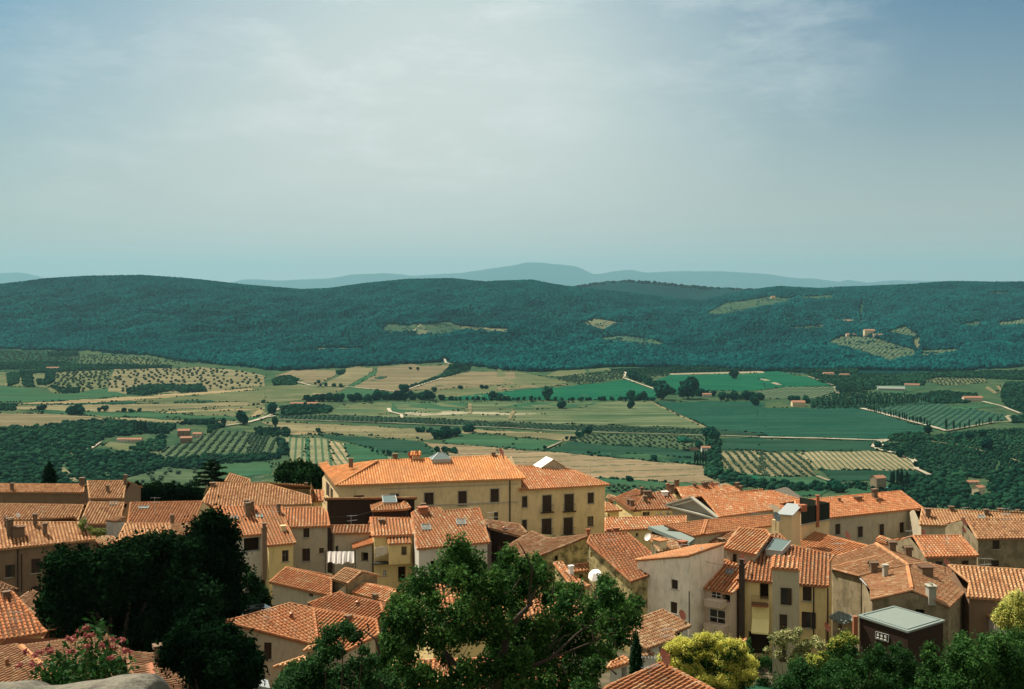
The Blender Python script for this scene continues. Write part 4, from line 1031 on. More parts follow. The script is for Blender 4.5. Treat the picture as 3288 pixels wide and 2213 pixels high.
# dark box building with grey flat roof and sign
q = [at_h(p, 27) for p in S('R5', [(445, 1045), (805, 1160), (1068, 1080), (705, 978)])]
cc = sum(q, Vector()) / 4; bx = thing('flat_roof_building', 'dark brown box building with a pale grey flat roof and a small framed sign', 'building', (cc.x, cc.y, -36)); org = (cc.x, cc.y, -36)
mb = MB(); mb.prism(q, .16); rs = mb.build('roof', 'greyroof', bx, org)
mb = MB(); q2 = [c_ * .88 + cc * .12 for c_ in q]
for i in range(4): mb.tube(Vector((q2[i].x, q2[i].y, -26.97)), Vector((q2[(i + 1) % 4].x, q2[(i + 1) % 4].y, -26.97)), .05, n=4)
mb.build('roof_upstand', 'blue_grey', rs, org)
mb = MB(); qi = [Vector((c_.x, c_.y, -27.16)) * 1.0 for c_ in [c_ * .95 + cc * .05 for c_ in q]]; qi = [Vector((c_.x, c_.y, -27.17)) for c_ in qi]; mb.prism(qi, 12); mb.build('wall', 'darkwall', bx, org)
a, b = qi[0], qi[1]; d = (b - a).normalized(); n = Vector((d.y, -d.x, 0))
if n.y > 0: n = -n
def onwall(p):
    p = S('R5', [p])[0]; m = (p[0] - CX) / F; Y = (n.x * a.x + n.y * a.y) / (n.x * m + n.y); return Vector((m * Y, Y, -(p[1] - HY) / F * Y))
sg = [onwall(p) for p in ((577, 1208), (669, 1235), (671, 1185), (579, 1160))]
sn = MB(); o = n * .05; sn.add([p + o for p in sg], [(0, 1, 2, 3)]); sgn = sn.build('sign', mat('signblack', (.01, .01, .01), .5, var=.05), bx, org)
sn = MB()
for i in range(4): sn.tube(sg[i] + o * 1.1, sg[(i + 1) % 4] + o * 1.1, .035, n=4)
sn.build('sign_frame', 'zinc', sgn, org)
sn = MB(); U = (sg[1] - sg[0]); Vv = (sg[3] - sg[0])
sp_ = lambda u, v: sg[0] + U * u + Vv * v + n * .08
for k, u in enumerate((.2, .48, .77)):
    c = sp_(u, .62)
    if k < 2:
        for j in range(6):
            t = j * PI / 3; c2 = c + d * (math.cos(t) * .07) + Vector((0, 0, math.sin(t) * .07)); sn.tube(c2, c2 + n * .01, .05, n=7)
    else:
        for j in range(12):
            t = j * PI / 6; t2 = (j + 1) * PI / 6
            sn.tube(c + d * (math.cos(t) * .09) + Vector((0, 0, math.sin(t) * .09)), c + d * (math.cos(t2) * .09) + Vector((0, 0, math.sin(t2) * .09)), .03, n=4)
    e0, e1 = sp_(u - .10, .20), sp_(u + .10, .17)
    sn.tube(e0, e1, .035, n=4)
sn.build('sign_symbols', 'whitepaint', sgn, org)
mb = MB(); p = onwall((452, 1120)); mb.box(p + n * .35 + Vector((0, 0, 0)), (.35, .35, 1.7)); mb.build('chimney', 'brick', bx, org)
house('re', 'low whitewashed outhouse with a patched lean to roof, bottom right behind the bushes', [[sl([(2010, 1420), (2230, 1470)], 29, .3, [(2000, 1470), (2260, 1500), (2150, 1330), (1840, 1320)], z='QB')]], wall='pale_wall', tile='tile_old', base=-38, lo=.3, z='QB', wins=[(1880, 1400, 1900, 1460, 'o')], over=.1)
house('rf', 'ruined annex with a tiny grey slab canopy, between yellow house and box building', [[sl([(1165, 985), (1440, 1000)], 29.5, .25, [(1165, 985), (1330, 1052), (1455, 1000), (1270, 930)], z='QA')]], wall='stone', tile='greyroof', base=-38, over=.15, z='QA', wins=[(1265, 1060, 1300, 1120, 'g')])
house('low', 'low red roof at the foot of the yellow house, behind the flowering tree', [[sl([(60, 1290), (170, 1285)], 31.5, .25, [(20, 1300), (160, 1290), (235, 1235), (60, 1232)], z='QA')]], wall='beige', tile='tile_orange', base=-38, over=.1)
# ---- foreground roofs
house('q23', 'large weathered roof in front of the white house, above the cypress', [[sl([(960, 612), (1385, 458)], 28.5, .3, [(958, 614), (1388, 460), (1320, 398), (1560, 305), (1182, 86), (720, 250), (690, 480), (860, 560)], z='QC')]],
      wall='pale_wall', tile='tile_old', base=-38, lo=.35, z='QC', wins=[(1128, 570, 1205, 660, 'o'), (1340, 430, 1400, 500, 'o')])
antenna('q23', 'QC', 1222, 520, 325, 1); dish('q23', 'QC', 1430, 150, 230, .45)
house('q23b', 'short flight of pale tiles between the cypress and the flowering tree', [[sl([(905, 725), (1050, 682)], 29, .28, [(903, 728), (1055, 682), (870, 590), (860, 640)], z='QC')]], wall='pale_wall', tile='tile_tan', base=-38, lo=.4, over=.1)
house('q24b', 'small shed roof left of the cypress', [[sl([(415, 893), (735, 797)], 27.8, .28, [(410, 896), (738, 798), (650, 722), (480, 800)], z='QC')]], wall='pale_wall', tile='tile_orange', base=-37, lo=.3, z='QC', wins=[(615, 860, 690, 1010, 'o')], over=.12)
house('q24', 'nearest roof at the bottom centre right with thick rows of red and grey tiles', [[sl([(1165, 812), (1820, 1157)], 22, -.33, [(1163, 812), (1825, 1157), (2050, 1300), (250, 1300), (430, 1130)], z='QC')]], wall='beige', tile='tile_mix', base=-32, lo=.15, hi=.9, sp=.36)
dish('q24', 'QC', 1180, 720, 830, .5, az=1.0)
house('p25', 'steep mottled roof at the left edge with a loose wire across it', [[sl([(-50, 900), (640, 790)], 25, .40, [(-160, 915), (642, 790), (165, 226), (-160, 245)], z='Q3')]], wall='yellow', tile='tile_mix', base=-36, lo=.1, hi=.75)
chim('p25', 'Q3', 90, 290, 215, .45)
house('p26', 'small grey brown roof between the left edge roof and the dark trees', [[sl([(500, 550), (560, 420)], 27, .3, [(500, 552), (580, 400), (572, 268), (438, 204), (258, 330)], z='Q3')]], wall='brownwall', tile='tile_dark', base=-38, lo=.3)
house('p27', 'sliver of dark brown roof at the left edge under the shaded wall', [[sl([(-60, 205), (240, 192)], 28, .3, [(-160, 210), (245, 192), (0, 92), (-160, 70)], z='Q3')]], wall='brownwall', tile='tile_dark', base=-38, lo=.1, hi=.5)
house('p28', 'bottom left roof with an orange hip line, partly behind the pink flowers', [[sl([(290, 1000), (730, 1400)], 21, -.33, [(290, 1000), (735, 1405), (820, 1600), (-220, 1700), (-220, 1040), (220, 962)], z='Q3'),
      sl([(290, 1000), (730, 1400)], 21, -.30, [(300, 985), (1475, 828), (1745, 1085), (1500, 1480), (735, 1405)], z='Q3')]], wall='brick', tile='tile_dark', base=-30, lo=.35)
chim('p28', 'Q3', 98, 1270, 1150, .2, 'pipe')
mb = MB(); H = HOUSES['p28']; a, b = [roofpt(H, p) + Vector((0, 0, .08)) for p in S('Q3', [(292, 1003), (728, 1398)])]; cap_tiles(mb, a, b, .15, 3, .6, .9); mb.build('ridge_tiles', 'tile_orange', H['roof'], H['org'])
house('p29', 'bottom left roof of long brown tiles with a dark pot chimney', [[sl([(1390, 1390), (1490, 1568)], 23, .3, [(1392, 1390), (1530, 1640), (1050, 1640), (895, 1452), (870, 1320), (1140, 1343)], z='R1')]], wall='brownwall', tile='tile_dark', base=-33, lo=.25)
chim('p29', 'R1', 1085, 1400, 1265, .55, 'box'); chim('p29', 'R1', 1092, 1568, 1500, .4, 'box')
H = HOUSES['p29']; mb = MB(); a, b = [roofpt(H, p) + Vector((0, 0, .12)) for p in S('R1', [(1012, 1402), (1052, 1560)])]
dv = (b - a).normalized(); s_ = dv.cross(Vector((0, 0, 1))).normalized() * .28; mb.prism([a - s_, b - s_, b + s_, a + s_], .12); mb.build('flashing', 'brick', H['roof'], H['org'])
house('p32', 'small red roof and chimney block above the pink flowers, lower left', [[sl([(600, 900), (960, 870)], 26, .3, [(560, 915), (990, 875), (900, 830), (670, 790)], z='Q3')]], wall='yellow', tile='brick', base=-34)
chim('p32', 'Q3', 810, 830, 705, 1.3, 'box', 'brick')
for k_, z_, x_, by_, ty_ in (('h6', 'Q2', 760, 900, 600), ('h8', 'R2', 250, 400, 250), ('h9', 'Q4', 905, 330, 130), ('h12', 'Q5', 400, 640, 380), ('g1', 'Q8', 800, 350, 180), ('g5', 'Q8', 880, 620, 470), ('g5', 'Q8', 330, 650, 500), ('g3', 'Q8', 1610, 150, 40), ('r10', 'QB', 2120, 330, 240), ('r11', 'QB', 2120, 480, 300), ('r13', 'QB', 1900, 1000, 780), ('q24', 'QC', 1000, 1050, 700), ('p25', 'Q3', 200, 780, 480), ('h20', 'Q6', 560, 480, 300), ('f17', 'Q7', 1900, 480, 300), ('wh', 'Q8', 1100, 1000, 840), ('palace2', 'R3', 1150, 250, 160), ('f20', 'R3', 420, 520, 400)):
    antenna(k_, z_, x_, by_, ty_, x_)
# shed and plants terrace by the dark gap
q = [at_h(p, 27.3) for p in S('Q1', [(1765, 905), (1885, 925), (2080, 905), (1960, 885)])]
sh = thing('roof_shed', 'little rooftop shed with a whitewashed side under a thin tile roof', 'shed', (q[1].x, q[1].y, -33)); org = (q[1].x, q[1].y, -33)
mb = MB(); e1 = (q[1] - q[0]); e2 = (q[2] - q[1]); v = [q[0], q[1], q[2], q[0] + e2]; mb.add([p + Vector((0, 0, k)) for k in (-2.6, 0) for p in v], [(0, 1, 5, 4), (1, 2, 6, 5), (2, 3, 7, 6), (3, 0, 4, 7)]); mb.build('wall', 'pale_wall', sh, org)
mb = MB(); v = [p + Vector((0, 0, k)) for p, k in zip([q[0] - e1 * .1, q[1] + e1 * .1 , q[2] + e1 * .1, q[0] + e2 - e1 * .1], (.1, .1, .5, .5))]; mb.prism(v, .1); tile_rows(mb, v, seed=2, lo=.5); mb.build('roof', 'tile_tan', sh, org)
# ------------------------------------------------------------------ the land
def interp(x, pts):
    xs = np.array([p[0] for p in pts]); ys = np.array([p[1] for p in pts]); return np.interp(x, xs, ys)
FOOT = [(-1500, 1110), (0, 1122), (282, 1129), (564, 1160), (734, 1174), (903, 1192), (1072, 1183), (1270, 1171), (1425, 1164), (1623, 1190), (1736, 1196), (1976, 1178), (2258, 1183), (2681, 1205), (2963, 1199), (3288, 1178), (4800, 1150)]
CREST = [(-1500, 915), (0, 919), (142, 901), (300, 893), (453, 889), (637, 905), (850, 926), (970, 937), (1048, 933), (1168, 916), (1310, 904), (1452, 900), (1558, 911), (1650, 908), (1709, 906), (1780, 919), (1921, 937), (2063, 951), (2254, 972), (2346, 951), (2452, 931), (2509, 925), (2629, 933), (2913, 919), (3054, 911), (3288, 911), (4800, 930)]
FLOOR = -220.0
def smooth(t): t = np.clip(t, 0, 1); return t * t * (3 - 2 * t)
def wav(x, y):
    return (np.sin(x * .0041 + 1.3) * np.cos(y * .0033 - .4) + .6 * np.sin(x * .0092 - y * .0061 + 2.0) + .35 * np.sin(x * .019 + y * .013) + .2 * np.cos(x * .035 - y * .027))
def townz(y):
    y = np.asarray(y, float)
    z = np.where(y < 60, np.minimum(-3.6, -4 - .5 * y), -34.0)
    d = y - 150.0
    s = -34 - np.where(d < 0, 0, np.where(d < 60, d * d * .0026, 9.4 + (d - 60) * .30))
    return np.where(y < 60, z, np.maximum(s, FLOOR))
def terr(x, y):
    x = np.asarray(x, float); y = np.asarray(y, float)
    px = CX + F * x / np.maximum(y, 1.0)
    fy = interp(px, FOOT); cy = interp(px, CREST)
    yf = -FLOOR * F / (fy - HY); yc = np.full_like(yf, 6000.0)
    t = (y - yf) / (yc - yf)
    s = fy + (cy - fy) * np.clip(t, 0, 1) ** .92
    hill = -(s - HY) / F * y
    hill = hill + 26 * wav(x, y) * np.clip(t * (1 - t) * 4, 0, 1)
    # beyond the crest the ground falls away
    zc = -(cy - HY) / F * yc
    beyond = zc - smooth((y - yc) / 2600) * (zc + 260)
    z = townz(y)
    bumps = 1.2 * wav(x * 1.5, y * 1.5)
    z = np.where(y > 900, FLOOR + bumps * np.clip((y - 900) / 200, 0, 1) * np.clip((yf - y) / 300, 0, 1), z)
    z = np.where(t > 0, hill, z)
    z = np.where(t > 1, beyond, z)
    return z
def cast(px, py):
    """where the bearing (px,py) meets the land beyond the town"""
    px = np.atleast_1d(np.asarray(px, float)); py = np.atleast_1d(np.asarray(py, float))
    Y = np.concatenate([np.arange(900, 3000, 6.0), np.arange(3000, 6100, 10.0)])
    m = (px - CX) / F; k = -(py - HY) / F
    out = np.zeros((len(px), 3))
    for i0 in range(0, len(px), 400):
        mm, kk = m[i0:i0 + 400], k[i0:i0 + 400]
        X = mm[:, None] * Y; T = terr(X, np.broadcast_to(Y, X.shape)); below = (kk[:, None] * Y) <= T
        idx = np.where(below.any(1), below.argmax(1), len(Y) - 1); idx = np.maximum(idx, 1)
        r = np.arange(len(mm)); d1 = kk * Y[idx] - T[r, idx]; d0 = kk * Y[idx - 1] - T[r, idx - 1]
        w_ = np.clip(d0 / (d0 - d1 + 1e-9), 0, 1); YY = Y[idx - 1] + (Y[idx] - Y[idx - 1]) * w_
        out[i0:i0 + 400, 0] = mm * YY; out[i0:i0 + 400, 1] = YY; out[i0:i0 + 400, 2] = terr(mm * YY, YY)
    return out
def pin(P, poly):
    """vectorised point in polygon"""
    x, y = P[:, 0], P[:, 1]; c = np.zeros(len(P), bool); n = len(poly)
    for i in range(n):
        (x1, y1), (x2, y2) = poly[i], poly[i - 1]
        if y1 == y2: continue
        c ^= ((y1 > y) != (y2 > y)) & (x < (x2 - x1) * (y - y1) / (y2 - y1) + x1)
    return c

def groundmat(key, c1, c2, c3, s1=.004, s2=.03):
    m, nt, out = nodes(key)
    a = noise(nt, s1, 5, .6); b = noise(nt, s2, 5, .65); d = noise(nt, .25, 3, .6)
    c = mixc(nt, ramp(nt, a, [(.38, (0, 0, 0)), (.62, (1, 1, 1))]), c1, c2)
    c = mixc(nt, ramp(nt, b, [(.42, (0, 0, 0)), (.62, (1, 1, 1))]), c, c3)
    c = mixc(nt, ramp(nt, d, [(.45, (0, 0, 0)), (.7, (.5, .5, .5))]), c, [x * .6 for x in c3])
    principled(nt, out, c, 1.0, spec=0.0); MATS[key] = m; return m
groundmat('valley', (.030, .070, .036), (.065, .09, .045), (.022, .055, .032))
groundmat('forest_floor', (.003, .030, .032), (.005, .038, .038), (.002, .022, .026))
groundmat('town_ground', (.12, .10, .075), (.07, .08, .035), (.05, .06, .03), .05, .4)

# one sheet from the town to beyond the horizon hills
A_ = np.linspace(-1.3, 1.3, 300)
Ys = np.concatenate([np.linspace(215, 890, 40), np.arange(910, 3300, 25), np.arange(3300, 6300, 30), np.geomspace(6350, 27000, 24)])
AA, YY = np.meshgrid(A_, Ys); XX = AA * YY; ZZ = terr(XX, YY)
V = np.stack([XX.ravel(), YY.ravel(), ZZ.ravel()], 1); nA, nY = len(A_), len(Ys)
idx = np.arange(nA * nY).reshape(nY, nA); Fc = np.stack([idx[:-1, :-1].ravel(), idx[:-1, 1:].ravel(), idx[1:, 1:].ravel(), idx[1:, :-1].ravel()], 1)
g = npmesh('valley_ground', V, Fc, ['valley', 'forest_floor'], smooth=True); kind(g, 'structure')
fc = V[Fc].mean(1); pxf = CX + F * fc[:, 0] / fc[:, 1]
isf = fc[:, 1] > (-FLOOR * F / (interp(pxf, FOOT) - HY))
g.data.polygons.foreach_set('material_index', isf.astype(np.int32)); g.data.update()
gx, gy = np.meshgrid(np.linspace(-330, 330, 67), np.linspace(-80, 215, 60)); gz = townz(gy) + .25 * np.sin(gx * .3) * np.cos(gy * .27) * np.clip((215 - gy) / 20, 0, 1)
V = np.stack([gx.ravel(), gy.ravel(), gz.ravel()], 1); idx = np.arange(67 * 60).reshape(60, 67)
Fc = np.stack([idx[:-1, :-1].ravel(), idx[:-1, 1:].ravel(), idx[1:, 1:].ravel(), idx[1:, :-1].ravel()], 1)
g = npmesh('town_ground', V, Fc, 'town_ground', smooth=True); kind(g, 'structure')

# farther ridges
def ridge(name, pts, Y0, depth, mkey, wob):
    xs = np.arange(-1500, 4800, 14.0); cy = interp(xs, pts)
    cy = cy + wob * (np.sin(xs * .043) * .6 + np.sin(xs * .11 + 1) * .35 + RNG.normal(0, .22, len(xs)))
    rows = []
    for k, (f, dy) in enumerate(((-1.0, -1.0), (-.55, -.42), (-.25, -.16), (0, 0), (.5, -.5), (1, -1.0))):
        Y = Y0 + f * depth; zc = -(cy - HY) / F * Y0
        z = zc + (zc + 300) * dy * (1 + .12 * np.sin(xs * .02 + k)) if k not in (3,) else zc
        rows.append(np.stack([(xs - CX) / F * Y0 * (1 + .0 * f), np.full_like(xs, Y) + depth * .12 * np.sin(xs * .017 + k), z], 1))
    V = np.concatenate(rows); n = len(xs); idx = np.arange(len(V)).reshape(len(rows), n)
    Fc = np.stack([idx[:-1, :-1].ravel(), idx[:-1, 1:].ravel(), idx[1:, 1:].ravel(), idx[1:, :-1].ravel()], 1)
    o = npmesh(name, V, Fc, mkey, smooth=True); return kind(o, 'structure')
ridge('wooded_hills', [(-1500, 960), (600, 960), (900, 930), (1048, 932), (1780, 935), (1829, 923), (1921, 908), (2006, 901.5), (2077, 905), (2254, 923), (2346, 928), (2466, 930), (2800, 950), (4800, 960)], 9500, 1800, 'forest_floor', 1.2)
ridge('distant_mountains', [(-1500, 890), (-200, 880), (0, 877), (71, 875), (120, 884), (163, 898), (300, 925), (600, 925), (680, 918), (715, 911), (793, 896.5), (892, 901), (1048, 894), (1133, 882), (1232, 877), (1324, 885), (1473, 877), (1560, 866), (1650, 852), (1688, 843), (1737, 843), (1790, 848), (1850, 855), (1907, 882), (1960, 873), (2020, 866), (2077, 875), (2204, 870), (2346, 873), (2474, 880), (2558, 893), (2620, 896), (2686, 905), (2714, 899), (2785, 908), (2863, 901), (2948, 901), (3054, 905), (3125, 910), (3288, 915), (4800, 925)], 55000, 3500, 'forest_floor', .8)

# ------------------------------------------------------------------ fields: sheets laid on the land
def fieldmat(key, c1, c2, rows=0.0, ang=0.0, rc=None, rw=.45, patch=(.01, .5)):
    """soil or crop, with an optional crop row every `rows` metres at bearing ang"""
    if key in MATS: return MATS[key]
    m, nt, out = nodes(key)
    a = noise(nt, patch[0], 5, .6); b = noise(nt, .09, 4, .65); e = noise(nt, .012, 4, .6, vscale=(.35, 2.2, 1))
    c = mixc(nt, ramp(nt, a, [(.4, (0, 0, 0)), (.62, (1, 1, 1))]), c1, c2)
    c = mixc(nt, ramp(nt, e, [(.5, (0, 0, 0)), (.68, (min(1, patch[1] * 1.6),) * 3)]), c, [x * .6 for x in c2])
    c = mixc(nt, ramp(nt, b, [(.5, (0, 0, 0)), (.75, (.45,) * 3)]), c, [x * .6 for x in c1])
    h_ = noise(nt, .035, 6, .7, dist=.6); c = mixc(nt, ramp(nt, h_, [(.44, (0, 0, 0)), (.62, (.55,) * 3)]), c, [x * .7 + y * .05 for x, y in zip(c2, c1)])
    l_ = noise(nt, .03, 5, .6, vscale=(.12, 1.6, 1), dist=.2); c = mixc(nt, ramp(nt, l_, [(.5, (0, 0, 0)), (.62, (.4,) * 3)]), c, [min(1, x * 1.5 + .01) for x in c1])
    if rows:
        tc = N(nt, 'ShaderNodeTexCoord'); mp = N(nt, 'ShaderNodeMapping'); mp.inputs['Rotation'].default_value = (0, 0, ang)
        nt.links.new(tc.outputs['Object'], mp.inputs[0]); sx = N(nt, 'ShaderNodeSeparateXYZ'); nt.links.new(mp.outputs[0], sx.inputs[0])
        d = N(nt, 'ShaderNodeMath'); d.operation = 'MULTIPLY'; d.inputs[1].default_value = 2 * PI / rows; nt.links.new(sx.outputs[0], d.inputs[0])
        s_ = N(nt, 'ShaderNodeMath'); s_.operation = 'SINE'; nt.links.new(d.outputs[0], s_.inputs[0])
        nz = noise(nt, .14, 3); ad = N(nt, 'ShaderNodeMath'); ad.operation = 'ADD'; nt.links.new(s_.outputs[0], ad.inputs[0])
        n2 = N(nt, 'ShaderNodeMath'); n2.operation = 'MULTIPLY_ADD'; n2.inputs[1].default_value = 1.6; n2.inputs[2].default_value = -.8; nt.links.new(nz, n2.inputs[0]); nt.links.new(n2.outputs[0], ad.inputs[1])
        c = mixc(nt, ramp(nt, ad.outputs[0], [(rw - .12, (0, 0, 0)), (rw + .12, (1, 1, 1))]), c, rc)
    principled(nt, out, c, 1.0, spec=0.0); MATS[key] = m; return m
TAN, TAN2, TANG = (.155, .14, .082), (.105, .11, .062), (.068, .095, .05)
fieldmat('tan', TAN, TAN2); fieldmat('tanb', (.145, .125, .078), (.105, .10, .06)); fieldmat('tang', (.10, .11, .06), (.06, .088, .044)); fieldmat('gold', (.22, .18, .105), (.19, .16, .09))
fieldmat('grn', (.018, .068, .038), (.036, .082, .042)); fieldmat('bright', (.006, .066, .040), (.010, .08, .044)); fieldmat('dgrn', (.010, .04, .027), (.018, .052, .032))
fieldmat('olivegrass', (.055, .085, .046), (.038, .07, .038)); fieldmat('patchy', (.095, .115, .065), (.045, .085, .044), patch=(.006, .6)); fieldmat('dark', (.012, .035, .024), (.02, .046, .028))
fieldmat('hill_grove', (.030, .066, .044), (.045, .08, .048)); fieldmat('hill_tan', (.12, .125, .075), (.07, .10, .06))
fieldmat('vine_h', (.012, .058, .040), (.02, .07, .045), 17.0, PI / 2 + .05, (.003, .026, .022), .5)
fieldmat('vine_d', (.022, .062, .042), (.03, .07, .046), 12.0, .5, (.006, .032, .024), .45)
fieldmat('stripe_tan', (.20, .175, .105), (.17, .155, .09), 7.0, .135, (.035, .065, .04), .5)
fieldmat('stripe_v', (.14, .145, .085), (.12, .135, .08), 9.0, -.178, (.04, .08, .045), .45)
fieldmat('stripe_v2', (.22, .185, .115), (.19, .165, .10), 9.0, -.255, (.05, .085, .045), .5)
fieldmat('stripe_hill', (.075, .105, .065), (.06, .09, .055), 14.0, .55, (.018, .045, .03), .5)
fieldmat('stubble_lines', (.18, .145, .09), (.15, .125, .08), 44.0, PI / 2 - .22, (.07, .08, .045), .92)
fieldmat('road', (.34, .32, .25), (.28, .26, .2)); fieldmat('shingle', (.22, .21, .15), (.17, .165, .115))
FZ = [0]
FIELDS = []
def densify(pts, step):
    out = []
    for i in range(len(pts)):
        a, b = pts[i], pts[(i + 1) % len(pts)]; d = math.hypot(b[0] - a[0], b[1] - a[1]); n = max(1, int(d / step))
        for k in range(n): out.append((a[0] + (b[0] - a[0]) * k / n, a[1] + (b[1] - a[1]) * k / n))
    return out
def wobble(pts, amp, seed):
    r = random.Random(seed); ph = [r.uniform(0, 6.28) for _ in range(4)]
    return [(x + amp * math.sin(y * .11 + ph[0]) * .6, y + amp * .35 * (math.sin(x * .045 + ph[1]) + .6 * math.sin(x * .13 + ph[2]))) for x, y in pts]
def field(z, pts, mkey, name='field', lift=None, wob=3.6, raw=None):
    P = raw if raw is not None else S(z, pts)
    FZ[0] += 1; lift = .35 + FZ[0] * .004 if lift is None else lift
    bd = densify(P, 14); bd = wobble(bd, wob, FZ[0]) if wob else bd
    W = cast([p[0] for p in bd], [p[1] for p in bd])
    if mkey == 'grid': return W
    # work in plan
    pl = [Vector((w_[0], w_[1])) for w_ in W]
    x0, x1 = W[:, 0].min(), W[:, 0].max(); y0, y1 = W[:, 1].min(), W[:, 1].max(); st = 60 if y1 < 3100 else 45
    gx, gy = np.meshgrid(np.arange(x0 + st / 2, x1, st), np.arange(y0 + st / 2, y1, st)); G = np.stack([gx.ravel(), gy.ravel()], 1)
    G = G[pin(G, [(p.x, p.y) for p in pl])] if len(G) else G
    if len(G) > 4000: G = G[:: len(G) // 4000 + 1]
    allp = pl + [Vector(q) for q in G]
    r = geometry.delaunay_2d_cdt(allp, [(i, (i + 1) % len(pl)) for i in range(len(pl))], [], 1, .01)
    vv = np.array([(v.x, v.y) for v in r[0]])
    if len(r[2]) == 0: print('EMPTYFIELD', name, pts[:2]); return None
    V = np.column_stack([vv, terr(vv[:, 0], vv[:, 1]) + lift]); T = np.array([f[:3] for f in r[2] if len(f) == 3])
    n = np.cross(V[T[:, 1]] - V[T[:, 0]], V[T[:, 2]] - V[T[:, 0]]); T[n[:, 2] < 0] = T[n[:, 2] < 0][:, ::-1]
    o = npmesh(name, V, T, mkey, smooth=True); kind(o, 'structure')
    FIELDS.append((P, mkey)); return o
def road(z, pts, w=5.0, mkey='road', name='country_road', lift=None):
    P = S(z, pts); d = []
    for a, b in zip(P, P[1:]):
        n = max(1, int(math.hypot(b[0] - a[0], b[1] - a[1]) / 10))
        for k in range(n): d.append((a[0] + (b[0] - a[0]) * k / n, a[1] + (b[1] - a[1]) * k / n))
    d.append(P[-1]); W = cast([p[0] for p in d], [p[1] for p in d]); W = W[:, :2]
    t = np.gradient(W, axis=0); t /= np.linalg.norm(t, axis=1)[:, None] + 1e-9; n = np.stack([-t[:, 1], t[:, 0]], 1)
    w *= .68; FZ[0] += 1; lift = 1.3 + FZ[0] * .004 if lift is None else lift
    ww = w * (1 + .15 * np.sin(np.arange(len(W)) * .9))[:, None] / 2
    L, R = W + n * ww, W - n * ww
    V = np.concatenate([np.column_stack([L, terr(L[:, 0], L[:, 1]) + lift]), np.column_stack([R, terr(R[:, 0], R[:, 1]) + lift])]); k = len(W)
    T = np.array([(i, k + i, k + i + 1, i + 1) for i in range(k - 1)]); o = npmesh(name, V, T, mkey); return kind(o, 'structure')

f_ = field
# left
f_('V1', [(-520, 120), (300, 118), (700, 140), (700, 250), (400, 300), (-520, 300)], 'dgrn')
f_('V1', [(620, 165), (1300, 165), (1660, 240), (1500, 268), (1000, 262), (600, 255)], 'olivegrass'); f_('V1', [(1120, 205), (1260, 190), (1500, 262), (1200, 262)], 'tang')
f_('V1', [(-520, 300), (200, 320), (480, 330), (480, 450), (-520, 430)], 'tang')
f_('V1', [(-520, 408), (200, 450), (450, 505), (700, 500), (960, 455), (1110, 522), (600, 566), (-520, 598)], 'grn')
f_('V1', [(490, 310), (980, 300), (955, 450), (700, 497), (460, 500), (400, 440)], 'tang')
f_('V1', [(1000, 292), (1500, 282), (1750, 275), (2000, 288), (2330, 345), (2330, 440), (2060, 462), (1830, 492), (1110, 510), (945, 492), (958, 410)], 'tan', 'orchard_ground')
f_('V1', [(60, 600), (700, 563), (1300, 525), (2060, 468), (2330, 445), (2330, 470), (1300, 560), (600, 597)], 'gold')
f_('V1', [(1200, 560), (2330, 470), (2330, 575), (2090, 578), (1200, 598)], 'tang')
f_('V1', [(160, 606), (700, 590), (2090, 558), (2090, 578), (1200, 599), (450, 607)], 'dgrn', wob=1)
f_('V1', [(100, 612), (1150, 600), (2330, 575), (2330, 600), (1300, 660), (800, 668), (150, 642)], 'tan')
f_('V1', [(150, 645), (760, 664), (1300, 675), (2330, 715), (2330, 738), (1500, 716), (700, 702)], 'grn')
f_('V1', [(1300, 662), (2330, 604), (2330, 715), (1700, 700)], 'tang'); f_('V1', [(1400, 672), (2000, 640), (2330, 628), (2330, 640), (2000, 660), (1600, 690)], 'gold', wob=1)
f_('V1', [(-520, 666), (600, 690), (1000, 722), (660, 762), (400, 795), (200, 805), (-520, 832)], 'tanb')
f_('V1', [(800, 702), (1500, 738), (2100, 752), (2050, 780), (1650, 772), (1200, 748)], 'tan')
f_('V2', [(10, 715), (95, 640), (160, 685), (60, 716)], 'gold')
f_('V1', [(1880, 826), (2330, 866), (2330, 1060), (2100, 1092), (1500, 1092), (1380, 1010), (1750, 900)], 'olivegrass', 'olive_grove_ground')
f_('V2', [(-10, 866), (250, 895), (330, 950), (340, 1040), (-10, 1062)], 'olivegrass', 'olive_grove_ground')
f_('V1', [(1900, 1130), (2330, 1100), (2390, 1130), (2390, 1215), (2100, 1235), (1900, 1190)], 'grn')
f_('V1', [(560, 1060), (680, 962), (800, 968), (700, 1045)], 'tang'); f_('V1', [(900, 962), (950, 930), (1450, 980), (1400, 1040), (1150, 1030), (1000, 1000)], 'tang')
f_('V1', [(1300, 1200), (1500, 1160), (1800, 1180), (1750, 1300), (1350, 1330), (1150, 1310), (1100, 1260)], 'olivegrass')
